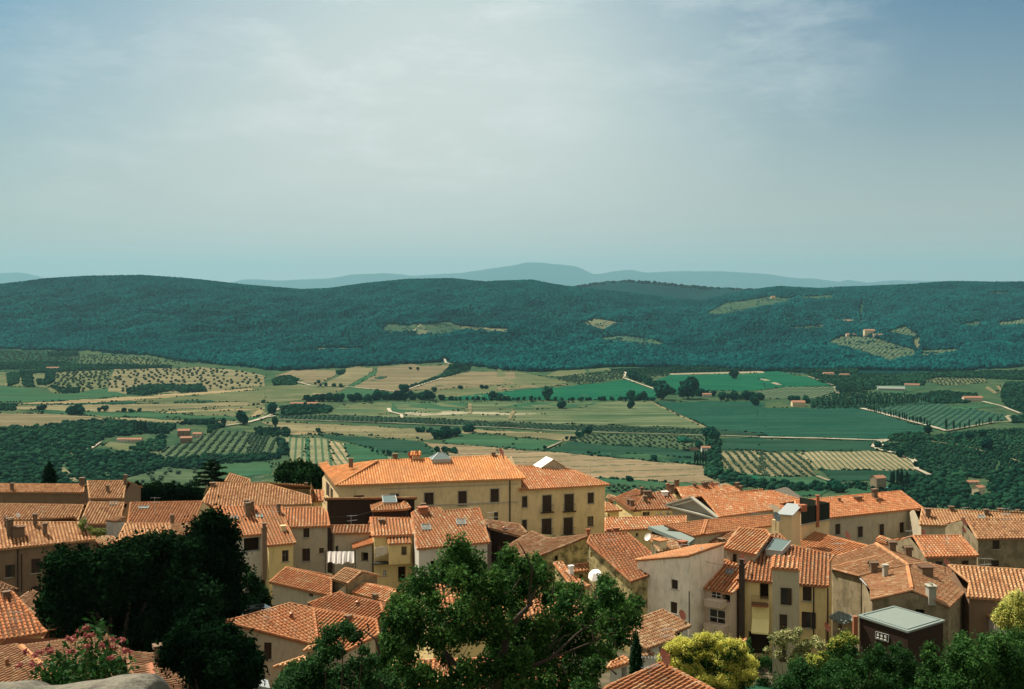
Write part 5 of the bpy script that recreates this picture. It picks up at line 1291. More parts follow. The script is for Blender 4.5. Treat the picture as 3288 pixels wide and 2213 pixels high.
# middle, upper
f_('V2', [(230, 350), (420, 288), (760, 300), (768, 340), (600, 425), (450, 412), (440, 372)], 'tanb')
f_('V2', [(850, 290), (950, 263), (1080, 280), (1085, 315), (860, 440), (640, 432), (838, 332)], 'tan')
f_('V2', [(1130, 270), (1420, 245), (1500, 265), (1750, 250), (1765, 290), (1390, 462), (1300, 492), (900, 450), (1120, 340)], 'tanb')
f_('V2', [(-10, 450), (440, 425), (880, 452), (680, 542), (480, 562), (-10, 600)], 'tang'); f_('V2', [(600, 450), (850, 455), (690, 530), (520, 535)], 'tan')
f_('V2', [(880, 452), (1330, 500), (1200, 572), (680, 562)], 'grn')
f_('V2', [(870, 440), (1085, 315), (1130, 300), (1115, 345), (920, 450)], 'grn')
f_('V2', [(1040, 405), (1150, 350), (1215, 360), (1080, 412)], 'dgrn', wob=1)
f_('V2', [(1390, 482), (1720, 362), (1960, 310), (2340, 312), (2340, 420), (1700, 470)], 'tanb'); f_('V2', [(1400, 480), (1700, 465), (2340, 420), (2340, 545), (1720, 545)], 'tang')
f_('V3', [(-10, 272), (150, 312), (450, 368), (640, 400), (500, 440), (-10, 455)], 'tang'); f_('V3', [(-10, 440), (500, 420), (620, 430), (-10, 480)], 'tanb')
f_('V3', [(400, 355), (560, 290), (760, 290), (770, 330), (600, 360)], 'tang'); f_('V3', [(800, 295), (980, 278), (990, 300), (800, 320)], 'tang')
f_('V3', [(500, 370), (700, 340), (1120, 335), (1120, 370), (700, 430)], 'olivegrass')
f_('V3', [(-10, 545), (-10, 482), (640, 440), (1130, 385), (1420, 490), (1390, 562), (-10, 562)], 'bright'); f_('V2', [(1720, 545), (2340, 480), (2340, 562), (1700, 562)], 'bright')
f_('V3', [(1290, 420), (1520, 345), (2340, 330), (2340, 480), (1700, 478), (1570, 512), (1480, 470)], 'bright'); f_('V4', [(-10, 286), (150, 285), (380, 330), (602, 405), (230, 412), (-10, 440)], 'bright')
f_('V3', [(1500, 328), (2340, 308), (2340, 325), (1520, 340)], 'shingle', wob=0); f_('V4', [(-10, 345), (60, 350), (225, 408), (180, 410)], 'shingle', wob=0)
f_('V4', [(-10, 440), (230, 412), (610, 410), (640, 470), (560, 510), (-10, 512)], 'stripe_hill')
# centre
f_('V2', [(810, 600), (1240, 580), (1930, 580), (2340, 577), (2340, 768), (1500, 722), (700, 692)], 'patchy'); f_('V3', [(-10, 577), (1330, 577), (1850, 822), (1500, 802), (600, 772), (-10, 762)], 'patchy')
f_('V2', [(1250, 590), (1900, 590), (1930, 640), (1500, 680), (1260, 660)], 'grn'); f_('V3', [(-10, 585), (900, 585), (700, 640), (-10, 650)], 'grn'); f_('V2', [(820, 605), (1240, 590), (1240, 690), (1000, 690)], 'tang')
f_('V2', [(1350, 680), (1560, 640), (1650, 655), (2620, 690), (1900, 700), (1400, 700)], 'shingle')
f_('V2', [(260, 700), (700, 700), (1500, 724), (2340, 770), (2340, 806), (1000, 760), (255, 728)], 'dark'); f_('V3', [(-10, 764), (1860, 826), (2340, 855), (2340, 882), (1850, 872), (-10, 812)], 'dark')
f_('V2', [(100, 750), (900, 786), (1480, 818), (1645, 850), (1635, 905), (1530, 922), (700, 862), (350, 872), (230, 800)], 'tan', 'stubble_field')
f_('V2', [(370, 835), (620, 850), (640, 862), (380, 870)], 'gold')
f_('V2', [(570, 866), (700, 866), (1500, 925), (1630, 1040), (1100, 1005), (850, 925)], 'dgrn'); f_('V2', [(570, 850), (1490, 900), (1530, 925), (800, 880)], 'tang')
f_('V2', [(305, 888), (490, 898), (500, 1125), (370, 1130), (350, 1000)], 'stripe_v'); f_('V2', [(490, 898), (530, 900), (530, 1140), (500, 1130)], 'grn', wob=1)
f_('V2', [(530, 895), (680, 905), (745, 1160), (530, 1160)], 'stripe_v'); f_('V2', [(700, 915), (830, 945), (900, 1140), (750, 1160)], 'stripe_v2')
f_('V2', [(830, 935), (1120, 1000), (1260, 1080), (900, 1130)], 'grn'); f_('V2', [(1090, 1030), (1250, 1070), (1240, 1110), (1130, 1110)], 'stripe_v')
f_('V2', [(1660, 870), (1970, 818), (2340, 850), (2340, 882), (2000, 850), (1800, 880)], 'tan'); f_('V3', [(-10, 832), (722, 868), (710, 902), (590, 922), (-10, 872)], 'tan')
f_('V2', [(1700, 935), (1850, 855), (2340, 890), (2340, 990), (1850, 960)], 'grn'); f_('V3', [(-10, 882), (560, 932), (400, 1005), (-10, 988)], 'grn')
f_('V2', [(1540, 938), (2340, 990), (2340, 1350), (1900, 1150)], 'stubble_lines'); f_('V3', [(-10, 996), (600, 1030), (1400, 1110), (1800, 1140), (1830, 1230), (1960, 1300), (1500, 1290), (900, 1250), (-10, 1250)], 'stubble_lines')
f_('V3', [(900, 1250), (1500, 1290), (1960, 1302), (2100, 1360), (900, 1360)], 'grn')
f_('V3', [(500, 985), (640, 930), (1000, 960), (1750, 1000), (1830, 1130), (900, 1062), (400, 1010)], 'dgrn'); f_('V3', [(800, 1030), (1300, 1040), (1830, 1090), (1830, 1135), (1300, 1095)], 'grn')
f_('V3', [(680, 905), (830, 862), (1800, 888), (1800, 962), (1650, 1000), (1000, 962), (640, 932)], 'olivegrass', 'olive_grove_ground')
f_('V3', [(1370, 580), (2100, 575), (2345, 590), (2345, 858), (1900, 825)], 'vine_h', 'vineyard'); f_('V4', [(-10, 582), (840, 590), (1430, 772), (1050, 822), (1040, 845), (-10, 822)], 'vine_h', 'vineyard')
f_('V3', [(1325, 578), (1352, 578), (1895, 830), (1855, 830)], 'tan', 'track', wob=0)
f_('V4', [(870, 600), (1400, 545), (1560, 560), (2000, 640), (2000, 680), (1520, 775), (1400, 740)], 'vine_d', 'vineyard')
f_('V4', [(410, 512), (1390, 500), (1390, 552), (860, 590), (420, 585)], 'dgrn')
f_('V3', [(1950, 902), (2345, 893), (2345, 1000), (1960, 1000)], 'dgrn'); f_('V4', [(-10, 838), (930, 852), (900, 902), (960, 932), (-10, 935)], 'dgrn')
f_('V3', [(1950, 1015), (2345, 1012), (2345, 1235), (2060, 1212), (1950, 1100)], 'tan', 'olive_grove_ground'); f_('V4', [(-10, 940), (350, 958), (372, 1000), (472, 1142), (-10, 1142)], 'tan', 'olive_grove_ground')
f_('V4', [(330, 942), (960, 936), (1130, 962), (1272, 1030), (1262, 1092), (470, 1092), (370, 1000)], 'stripe_tan', 'vineyard')
f_('V4', [(470, 1085), (1240, 1096), (1292, 1142), (1070, 1172), (620, 1180)], 'dgrn', 'vineyard'); f_('V3', [(2060, 1212), (2345, 1235), (2345, 1330), (2000, 1330)], 'bright'); f_('V4', [(-10, 1142), (470, 1145), (640, 1200), (500, 1300), (-10, 1300)], 'grn')
f_('V4', [(1000, 872), (1400, 862), (1950, 952), (1900, 1100), (1400, 1135), (1285, 1020), (1000, 935)], 'dark')
f_('V4', [(1350, 362), (1450, 340), (1840, 345), (1850, 380), (1500, 402)], 'tang'); f_('V4', [(1830, 420), (1860, 408), (1945, 462), (1910, 470)], 'tan', wob=1); f_('V4', [(1925, 405), (1945, 400), (1990, 460), (1965, 465)], 'tan', wob=1)
f_('V4', [(1500, 570), (1900, 545), (1950, 575), (1650, 600)], 'grn'); f_('V4', [(930, 410), (1300, 380), (1340, 430), (1100, 470), (950, 450)], 'grn')
f_('V4', [(700, 1245), (900, 1225), (950, 1270), (720, 1290)], 'grn')
# clearings on the hills
HILLC = [('L1', [(1725, 340), (1760, 312), (1850, 322), (1912, 310), (1895, 352), (1745, 358)], 'hill_grove'), ('L1', [(1880, 340), (1912, 312), (1960, 360), (1890, 372)], 'hill_tan'), ('L1', [(1918, 318), (2040, 303), (2115, 348), (1960, 368)], 'hill_grove'),
         ('L1', [(2065, 320), (2310, 338), (2312, 358), (2110, 348)], 'hill_tan'), ('L1', [(1428, 423), (1702, 423), (1702, 434), (1440, 436)], 'hill_tan'), ('L2', [(318, 312), (390, 290), (518, 310), (440, 330), (430, 352), (400, 342)], 'hill_tan'),
         ('L2', [(400, 378), (520, 368), (640, 382), (742, 420), (600, 412), (430, 398)], 'hill_grove'), ('L2', [(895, 262), (980, 220), (1170, 192), (1300, 198), (1250, 218), (1000, 270), (920, 280)], 'hill_grove'), ('L2', [(1318, 190), (1470, 183), (1462, 202), (1330, 205)], 'hill_grove'),
         ('L2', [(1435, 402), (1510, 368), (1640, 375), (1830, 430), (1850, 460), (1720, 492), (1600, 450)], 'stripe_hill'), ('L2', [(1700, 355), (1790, 323), (1850, 362), (1842, 385)], 'stripe_hill'), ('L2', [(1826, 378), (1862, 372), (1862, 432), (1838, 432)], 'hill_tan'),
         ('L2', [(1273, 330), (1422, 318), (1422, 336), (1280, 342)], 'hill_grove'), ('L2', [(2030, 322), (2130, 298), (2145, 332)], 'hill_grove'), ('L2', [(2190, 312), (2340, 290), (2340, 322), (2230, 332)], 'stripe_hill'), ('L2', [(1590, 205), (1604, 205), (1596, 310), (1584, 310)], 'grn'),
         ('L2', [(625, 162), (700, 158), (700, 172), (630, 176)], 'hill_grove'), ('L2', [(2620, 255), (2340, 250), (2340, 262), (2210, 265)], 'hill_grove'), ('L2', [(2160, 172), (2260, 168), (2260, 180), (2170, 182)], 'hill_grove'), ('L2', [(1860, 435), (2030, 430), (2030, 450), (1870, 465)], 'stripe_hill')]
for zz, pts, mk in HILLC: f_(zz, pts, mk, 'clearing', 3.0)
# roads
road('V1', [(1985, 793), (2150, 770), (2290, 738), (2330, 722), (2420, 706)], 9); road('V2', [(-5, 765), (120, 722), (195, 698), (215, 665), (262, 645)], 9)
road('V2', [(420, 405), (540, 436), (700, 440), (900, 452), (1330, 492), (1400, 470), (1560, 415), (1700, 372)], 9); road('V2', [(1340, 492), (1330, 560)], 9)
road('V2', [(260, 736), (1300, 772), (2330, 816), (2700, 838), (3300, 858), (4500, 892)], 7, 'shingle'); road('V4', [(-5, 826), (500, 836), (940, 850), (1045, 845)], 11)
road('V4', [(830, 590), (1000, 632), (1250, 700), (1420, 745), (1520, 775)], 13); road('V4', [(1520, 775), (1700, 742), (1900, 705), (2045, 700), (2010, 660), (2030, 650)], 8, 'shingle'); road('V4', [(1815, 535), (1960, 570), (2120, 632)], 8)
road('V4', [(1040, 848), (985, 870), (930, 890), (960, 925), (1060, 945), (1140, 965), (1240, 1005), (1275, 1040), (1275, 1085), (1330, 1110), (1385, 1135)], 10)
field('V4', [(930, 862), (990, 845), (1045, 842), (1010, 890), (945, 912), (905, 905)], 'road', 'gravel_yard', 1.25, 0)
road('V4', [(470, 1145), (560, 1180), (640, 1200)], 8, 'shingle'); road('V4', [(400, 330), (500, 365), (600, 402)], 9, 'shingle'); road('V4', [(610, 415), (640, 470)], 8, 'shingle')
road('V3', [(1105, 375), (1125, 295)], 9); road('V3', [(1105, 372), (1250, 425), (1430, 488)], 9); road('V2', [(1225, 640), (1240, 670), (1340, 695), (1345, 725)], 9); road('V2', [(1350, 690), (1440, 688)], 9)
road('V2', [(1945, 600), (1940, 690)], 9, 'tan'); road('V2', [(2330, 660), (2290, 735)], 8, 'tan'); road('V3', [(410, 1000), (560, 935)], 6, 'shingle'); road('V1', [(545, 1170), (600, 1230), (680, 1300)], 9, 'tan')
road('L1', [(1915, 312), (1870, 350), (1885, 372)], 12); road('L2', [(1180, 450), (1300, 480), (1500, 505), (1580, 512)], 10, 'shingle'); road('L2', [(935, 262), (928, 275)], 14); road('L2', [(583, 405), (583, 428)], 10)
road('V1', [(780, 1005), (850, 955), (880, 935)], 10); road('V4', [(1400, 862), (1620, 890), (1850, 950)], 7, 'tan'); road('V4', [(2000, 990), (2120, 1030)], 7, 'tan'); road('V2', [(1720, 200), (1730, 235), (1765, 245)], 9)

# ------------------------------------------------------------------ trees of the valley and the hills
def folmat(key, c_dark, c_mid, c_light, trans=.25, scale=.02, spec=.25, inst=False):
    m, nt, out = nodes(key)
    a = N(nt, 'ShaderNodeAttribute'); a.attribute_name = 'tint'
    oi = N(nt, 'ShaderNodeObjectInfo')
    mx = N(nt, 'ShaderNodeMath'); mx.operation = 'MULTIPLY_ADD'; mx.inputs[1].default_value = .55 if not inst else 0; nt.links.new(a.outputs['Fac'], mx.inputs[0])
    m2 = N(nt, 'ShaderNodeMath'); m2.operation = 'MULTIPLY'; m2.inputs[1].default_value = .45 if not inst else 1.0; nt.links.new(oi.outputs['Random'], m2.inputs[0]); nt.links.new(m2.outputs[0], mx.inputs[2])
    c = ramp(nt, mx.outputs[0], [(.05, c_dark), (.5, c_mid), (.95, c_light)])
    if inst:
        ge = N(nt, 'ShaderNodeNewGeometry'); nz = noise(nt, .0035, 5, .6, vec=ge.outputs['Position']); c = mixc(nt, ramp(nt, nz, [(.38, (0, 0, 0)), (.66, (.75,) * 3)]), c, [x * 1.0 for x in c_dark]); nz = noise(nt, .011, 4, .6, vec=ge.outputs['Position']); c = mixc(nt, ramp(nt, nz, [(.5, (0, 0, 0)), (.75, (.5,) * 3)]), c, [x * 1.1 for x in c_light])
    d = N(nt, 'ShaderNodeBsdfPrincipled'); nt.links.new(c, d.inputs['Base Color']); d.inputs['Roughness'].default_value = .6 if spec else 1.0; d.inputs['Specular IOR Level'].default_value = spec
    if trans:
        t = N(nt, 'ShaderNodeBsdfTranslucent'); nt.links.new(c, t.inputs[0]); mix = N(nt, 'ShaderNodeMixShader'); mix.inputs[0].default_value = trans
        nt.links.new(d.outputs[0], mix.inputs[1]); nt.links.new(t.outputs[0], mix.inputs[2]); nt.links.new(mix.outputs[0], out.inputs[0])
    else: nt.links.new(d.outputs[0], out.inputs[0])
    MATS[key] = m; return m
folmat('far_leaf', (.001, .012, .010), (.005, .044, .031), (.014, .088, .052), 0, spec=.0)
folmat('forest_leaf', (.001, .022, .030), (.002, .046, .052), (.005, .086, .082), 0, spec=.0, inst=True)
folmat('wood_leaf', (.002, .014, .010), (.006, .034, .020), (.018, .064, .034), 0, spec=.0, inst=True)
folmat('olive_leaf', (.018, .042, .028), (.032, .062, .040), (.055, .09, .055), 0, spec=.0)
folmat('cypress_leaf', (.004, .018, .012), (.008, .026, .016), (.014, .036, .02), 0, spec=.0)

def ico(sub):
    bm_v, bm_f = [], []
    t = (1 + 5 ** .5) / 2
    vs = [Vector(v).normalized() for v in ((-1, t, 0), (1, t, 0), (-1, -t, 0), (1, -t, 0), (0, -1, t), (0, 1, t), (0, -1, -t), (0, 1, -t), (t, 0, -1), (t, 0, 1), (-t, 0, -1), (-t, 0, 1))]
    fs = [(0, 11, 5), (0, 5, 1), (0, 1, 7), (0, 7, 10), (0, 10, 11), (1, 5, 9), (5, 11, 4), (11, 10, 2), (10, 7, 6), (7, 1, 8), (3, 9, 4), (3, 4, 2), (3, 2, 6), (3, 6, 8), (3, 8, 9), (4, 9, 5), (2, 4, 11), (6, 2, 10), (8, 6, 7), (9, 8, 1)]
    for _ in range(sub):
        mid = {}; nf = []
        def m_(a, b):
            k = (min(a, b), max(a, b))
            if k not in mid: mid[k] = len(vs); vs.append(((vs[a] + vs[b]) / 2).normalized())
            return mid[k]
        for a, b, c in fs: x, y, z = m_(a, b), m_(b, c), m_(c, a); nf += [(a, x, z), (b, y, x), (c, z, y), (x, y, z)]
        fs = nf
    return np.array([tuple(v) for v in vs]), np.array(fs)
I1, I1F = ico(1); I2, I2F = ico(2)
def crown(seed, sub=2, w=1.0, h=1.0, jit=.28, lobes=5):
    """an uneven clumped crown about 1 m across (scaled when placed), standing on z = 0"""
    r = np.random.default_rng(seed); base, fc = (I2, I2F) if sub == 2 else (I1, I1F); Vs, Fs = [], []; o = 0
    for k in range(lobes):
        a = r.uniform(0, 6.28); d = r.uniform(.0, .30) if k else 0; rad = r.uniform(.22, .36) if k else .36
        c = np.array([math.cos(a) * d, math.sin(a) * d, r.uniform(.35, .72) if k else .5])
        v = base * (rad * (1 + r.normal(0, jit, (len(base), 1)) * .6)) + c; Vs.append(v); Fs.append(fc + o); o += len(v)
    V = np.concatenate(Vs); V[:, :2] *= w; V[:, 2] *= h; V[:, 2] = np.maximum(V[:, 2], .02); return V, np.concatenate(Fs)

def gn_scatter(name, P, scl, mkey, label, seed=0, sub=2, flat=.85, asp=1.0):
    """stuff: crowns grown on a cloud of points"""
    me = bpy.data.meshes.new(name); me.vertices.add(len(P)); me.vertices.foreach_set('co', np.asarray(P, dtype=np.float32).ravel())
    a = me.attributes.new('scl', 'FLOAT', 'POINT'); a.data.foreach_set('value', np.asarray(scl, dtype=np.float32)); me.materials.append(MATS[mkey])
    ob = bpy.data.objects.new(name, me); COL.objects.link(ob); kind(ob, 'stuff', label)
    ng = bpy.data.node_groups.new(name, 'GeometryNodeTree'); ng.interface.new_socket('Geometry', in_out='INPUT', socket_type='NodeSocketGeometry'); ng.interface.new_socket('Geometry', in_out='OUTPUT', socket_type='NodeSocketGeometry')
    gi, go = ng.nodes.new('NodeGroupInput'), ng.nodes.new('NodeGroupOutput')
    joins = ng.nodes.new('GeometryNodeGeometryToInstance')
    for k in range(3):
        ic = ng.nodes.new('GeometryNodeMeshIcoSphere'); ic.inputs['Radius'].default_value = 1; ic.inputs['Subdivisions'].default_value = sub
        sp = ng.nodes.new('GeometryNodeSetPosition'); nz = ng.nodes.new('ShaderNodeTexNoise'); nz.noise_dimensions = '4D'; nz.inputs['W'].default_value = k * 3.7 + seed; nz.inputs['Scale'].default_value = 1.6; nz.inputs['Detail'].default_value = 2
        vm = ng.nodes.new('ShaderNodeVectorMath'); vm.operation = 'SUBTRACT'; vm.inputs[1].default_value = (.5, .5, .5); ng.links.new(nz.outputs['Color'], vm.inputs[0])
        v2 = ng.nodes.new('ShaderNodeVectorMath'); v2.operation = 'SCALE'; v2.inputs['Scale'].default_value = 1.5; ng.links.new(vm.outputs[0], v2.inputs[0])
        ng.links.new(ic.outputs['Mesh'], sp.inputs['Geometry']); ng.links.new(v2.outputs[0], sp.inputs['Offset'])
        sm = ng.nodes.new('GeometryNodeSetMaterial'); sm.inputs['Material'].default_value = MATS[mkey]; ss_ = ng.nodes.new('GeometryNodeSetShadeSmooth'); ng.links.new(sp.outputs[0], ss_.inputs[0]); ng.links.new(ss_.outputs[0], sm.inputs[0]); ng.links.new(sm.outputs[0], joins.inputs[0])
    iop = ng.nodes.new('GeometryNodeInstanceOnPoints'); iop.inputs['Pick Instance'].default_value = True
    ng.links.new(gi.outputs[0], iop.inputs['Points']); ng.links.new(joins.outputs[0], iop.inputs['Instance'])
    rv = ng.nodes.new('FunctionNodeRandomValue'); rv.data_type = 'FLOAT_VECTOR'; rv.inputs[0].default_value = (0, 0, 0); rv.inputs[1].default_value = (0, 0, 6.28); ng.links.new(rv.outputs[0], iop.inputs['Rotation'])
    na = ng.nodes.new('GeometryNodeInputNamedAttribute'); na.data_type = 'FLOAT'; na.inputs['Name'].default_value = 'scl'
    cb = ng.nodes.new('ShaderNodeCombineXYZ'); mu = ng.nodes.new('ShaderNodeMath'); mu.operation = 'MULTIPLY'; mu.inputs[1].default_value = flat
    ng.links.new(na.outputs['Attribute'], cb.inputs[0]); ng.links.new(na.outputs['Attribute'], cb.inputs[1]); ng.links.new(na.outputs['Attribute'], mu.inputs[0]); ng.links.new(mu.outputs[0], cb.inputs[2]); ng.links.new(cb.outputs[0], iop.inputs['Scale'])
    ng.links.new(iop.outputs[0], go.inputs[0])
    md = ob.modifiers.new('scatter', 'NODES'); md.node_group = ng
    return ob

# the hill forest
a = np.arange(-.62, .62, .0019); pts = []
for Yr in np.arange(3050, 6080, 9.0):
    st = 9.5; xs = np.arange(-.58 * Yr, .58 * Yr, st); pts.append(np.stack([xs + RNG.uniform(-4, 4, len(xs)), Yr + RNG.uniform(-4.5, 4.5, len(xs))], 1))
P = np.concatenate(pts); px = CX + F * P[:, 0] / P[:, 1]; yf = -FLOOR * F / (interp(px, FOOT) - HY)
P = P[P[:, 1] > yf + 12 * np.sin(px * .05) + 8 * np.sin(px * .13)]; z = terr(P[:, 0], P[:, 1]); Q = np.stack([CX + F * P[:, 0] / P[:, 1], HY - F * z / P[:, 1]], 1)
keep = np.ones(len(P), bool)
for zz, pts_, mk in HILLC: keep &= ~pin(Q, S(zz, pts_))
for zz, pts_ in (('V1', [(-520, 118), (700, 130), (1300, 165), (1680, 245), (1500, 300), (-520, 300)]), ('V2', [(1690, 190), (1780, 215), (1780, 260), (1690, 250)])): keep &= ~pin(Q, S(zz, pts_))
dens = .5 + .5 * np.sin(P[:, 0] * .011 + 1.7 * np.sin(P[:, 1] * .006)) * np.sin(P[:, 1] * .013 + 2)
keep &= (RNG.uniform(0, 1, len(P)) < .80 + .2 * dens)
P, z = P[keep], z[keep]; s = RNG.uniform(4.6, 7.6, len(P)) * (1 + .25 * dens[keep]); print('FOREST', len(P))
gn_scatter('hill_forest', np.column_stack([P, z + s * .55]), s, 'forest_leaf', 'dark green forest covering the long hills', 1, 2, 1.05)
# a fringe on the ridge behind
xs = np.arange(1780, 2500, 1.6); Yr = 9500.; cyy = interp(xs, [(1780, 935), (1829, 923), (1921, 908), (2006, 901.5), (2077, 905), (2254, 923), (2346, 928), (2466, 930)])
n_ = len(xs); P = np.stack([(xs - CX) / F * Yr, np.full(n_, Yr) + RNG.uniform(-300, 60, n_), -(cyy - HY) / F * Yr + RNG.uniform(-14, 3, n_)], 1)
gn_scatter('ridge_woods', P, RNG.uniform(6, 13, n_), 'far_leaf', 'trees along the farther ridge', 2, 2, .8)

def fill(polys, sp, jit=.45, rows=None, lim=None, excl=()):
    """tree feet inside surveyed polygons: jittered (or in planted rows at a bearing)"""
    out = []
    for z_, pts in polys:
        poly = S(z_, pts); W = field(z_, pts, 'grid', raw=poly); FZ[0] -= 1
        x0, x1, y0, y1 = W[:, 0].min(), W[:, 0].max(), W[:, 1].min(), W[:, 1].max()
        cx_, cy_ = (x0 + x1) / 2, (y0 + y1) / 2; R = math.hypot(x1 - x0, y1 - y0) / 2
        sx, sy, ang = rows if rows else (sp, sp, 0)
        u, v = np.meshgrid(np.arange(-R, R, sx), np.arange(-R, R, sy)); u = u.ravel() + RNG.uniform(-jit, jit, u.size) * sx; v = v.ravel() + RNG.uniform(-jit, jit, v.size) * sy
        X = cx_ + u * math.cos(ang) - v * math.sin(ang); Y = cy_ + u * math.sin(ang) + v * math.cos(ang)
        ok = Y > 900; X, Y = X[ok], Y[ok]; zt = terr(X, Y); Q = np.stack([CX + F * X / Y, HY - F * zt / Y], 1); k = pin(Q, poly)
        for e in excl: k &= ~pin(Q, S(*e))
        if rows: k &= RNG.random(len(k)) < .86 + .1 * np.sin(X * .02)
        out.append(np.column_stack([X[k], Y[k], zt[k]]))
    return np.concatenate(out)
# woods in the valley
WOODS = [('V1', [(930, 745), (1180, 760), (1560, 790), (1500, 860), (1260, 865), (1000, 885), (930, 900)]), ('V1', [(1250, 950), (1440, 880), (1480, 900), (1440, 1010), (1250, 1040), (1150, 1000)]), ('V1', [(1560, 760), (1880, 740), (1990, 800), (1880, 830), (1840, 870), (1790, 820), (1600, 790)]), ('V1', [(-520, 240), (300, 225), (620, 240), (620, 262), (300, 290), (-520, 300)]), ('V1', [(60, 330), (180, 330), (160, 420), (80, 440)]), ('V1', [(330, 385), (400, 390), (390, 430), (330, 430)]), ('V1', [(440, 440), (700, 470), (700, 500), (540, 505)]), ('V1', [(-520, 850), (200, 800), (420, 790), (640, 755), (900, 745), (930, 900), (800, 990), (560, 1060), (540, 1180), (700, 1310), (-520, 1400)]), ('V1', [(560, 1060), (800, 1010), (1250, 1040), (1480, 1080), (1500, 1140), (1300, 1200), (1100, 1260), (1000, 1400), (700, 1310), (600, 1180)]),
         ('V1', [(1480, 1080), (1900, 1060), (2330, 1050), (2400, 1080), (2330, 1100), (1950, 1130), (1700, 1180), (1500, 1150)]), ('V1', [(1110, 470), (1300, 430), (1520, 430), (1530, 480), (1250, 525), (1120, 510)]), ('V1', [(1540, 440), (1780, 430), (1820, 490), (1600, 500), (1540, 480)]),
         ('V1', [(180, 300), (280, 310), (300, 450), (210, 450)]), ('V1', [(400, 300), (490, 310), (470, 410), (400, 440)]), ('V1', [(420, 150), (680, 130), (690, 175), (440, 180)]), ('V1', [(700, 250), (1500, 262), (1500, 280), (1000, 292), (480, 320), (300, 330), (300, 280)]), ('V1', [(-520, 600), (140, 605), (140, 655), (-520, 660)]),
         ('V2', [(205, 390), (330, 350), (430, 375), (410, 430), (210, 435)]), ('V2', [(765, 310), (850, 300), (830, 335), (790, 340)]), ('V2', [(1770, 260), (1960, 250), (1940, 300), (1720, 362), (1400, 465), (1390, 455), (1700, 345)]), ('V2', [(50, 820), (210, 810), (350, 830), (350, 880), (60, 880)]), ('V2', [(250, 890), (345, 960), (350, 1060), (260, 1040)]), ('V2', [(-10, 1060), (260, 1040), (260, 1085), (-10, 1110)]),
         ('V2', [(270, 620), (600, 600), (740, 640), (700, 680), (300, 700)]), ('V3', [(1820, 850), (1920, 840), (1950, 940), (1960, 1080), (1960, 1200), (1820, 1240), (1830, 1050)]), ('V3', [(1830, 1170), (2060, 1200), (2345, 1300), (2345, 1340), (2050, 1340), (1850, 1240)]), ('V4', [(-10, 1180), (100, 1190), (620, 1215), (640, 1260), (-10, 1260)]),
         ('V4', [(1060, 815), (1200, 790), (1390, 800), (1390, 860), (1060, 855)]), ('V4', [(1290, 480), (1500, 450), (1780, 480), (1700, 545), (1400, 550), (1290, 510)]), ('V4', [(620, 400), (900, 390), (950, 430), (700, 460), (630, 450)]),
         ('V4', [(1380, 1135), (1900, 1110), (2620, 1060), (2620, 1430), (1250, 1390), (1180, 1290), (1150, 1160)]), ('V4', [(650, 1200), (1050, 1180), (1200, 1250), (1150, 1290), (950, 1270), (700, 1230)]), ('V4', [(380, 300), (600, 330), (1000, 340), (1350, 350), (1340, 400), (900, 400), (610, 400), (480, 370)]),
         ('V4', [(2000, 380), (2620, 380), (2620, 640), (2100, 620), (1990, 560), (1960, 470)]), ('V4', [(2050, 660), (2620, 640), (2620, 720), (2050, 705)]), ('V3', [(980, 300), (2330, 250), (2330, 305), (1550, 325), (1130, 350), (1130, 320)]), ('V4', [(-10, 250), (400, 250), (800, 260), (800, 300), (400, 300), (130, 280), (-10, 282)]),
         ('V4', [(1350, 300), (2620, 270), (2620, 380), (1850, 345), (1450, 335), (1300, 370), (1000, 340)])]
YARD = [('V1', [(1560, 780), (1830, 780), (1830, 960), (1450, 970), (1480, 870)]), ('V1', [(1020, 880), (1250, 880), (1250, 940), (1030, 950)]), ('V4', [(880, 1140), (1050, 1150), (1050, 1240), (880, 1240)]), ('V4', [(1680, 1150), (1860, 1160), (1860, 1300), (1720, 1300)])]
P = fill(WOODS, 5.6, .5, excl=YARD); s = 1.3 + 3.0 * RNG.random(len(P)) ** 2.0; print('WOODS', len(P))
gn_scatter('valley_woods', P + np.column_stack([np.zeros((len(P), 2)), s * .6]), s, 'wood_leaf', 'dark scrub woods and thickets between the fields', 3, 2, .95)
# dark olive and vine texture on the right hand side, as clumps
P = np.concatenate([fill([('V4', [(1000, 872), (1400, 862), (1950, 952), (1900, 1100), (1400, 1135), (1285, 1020), (1000, 935)]), ('V4', [(1560, 790), (2620, 720), (2620, 1060), (1950, 1100), (1950, 950), (1400, 860), (1420, 810)])], 7, .3),
                    fill([('V4', [(650, 440), (1290, 480), (1290, 545), (870, 590), (420, 590), (420, 520)]), ('V4', [(640, 300), (1350, 300), (1350, 345), (640, 330)])], 10, .3)])
s = RNG.uniform(1.5, 2.9, len(P)); gn_scatter('orchard_cover', P + np.column_stack([np.zeros((len(P), 2)), s * .6]), s, 'wood_leaf', 'dense dark orchards covering the right of the valley', 5, 2, .9); print('ORCH', len(P))

P = fill([(h_[0], h_[1]) for h_ in HILLC if len(h_[1]) < 12], 19, .5); P = P[RNG.random(len(P)) < .75]; s = RNG.uniform(1.8, 4.6, len(P)); gn_scatter('clearing_trees', P + np.column_stack([np.zeros((len(P), 2)), s * .6]), s, 'forest_leaf', 'scattered trees in the hillside clearings', 12, 2, .9)
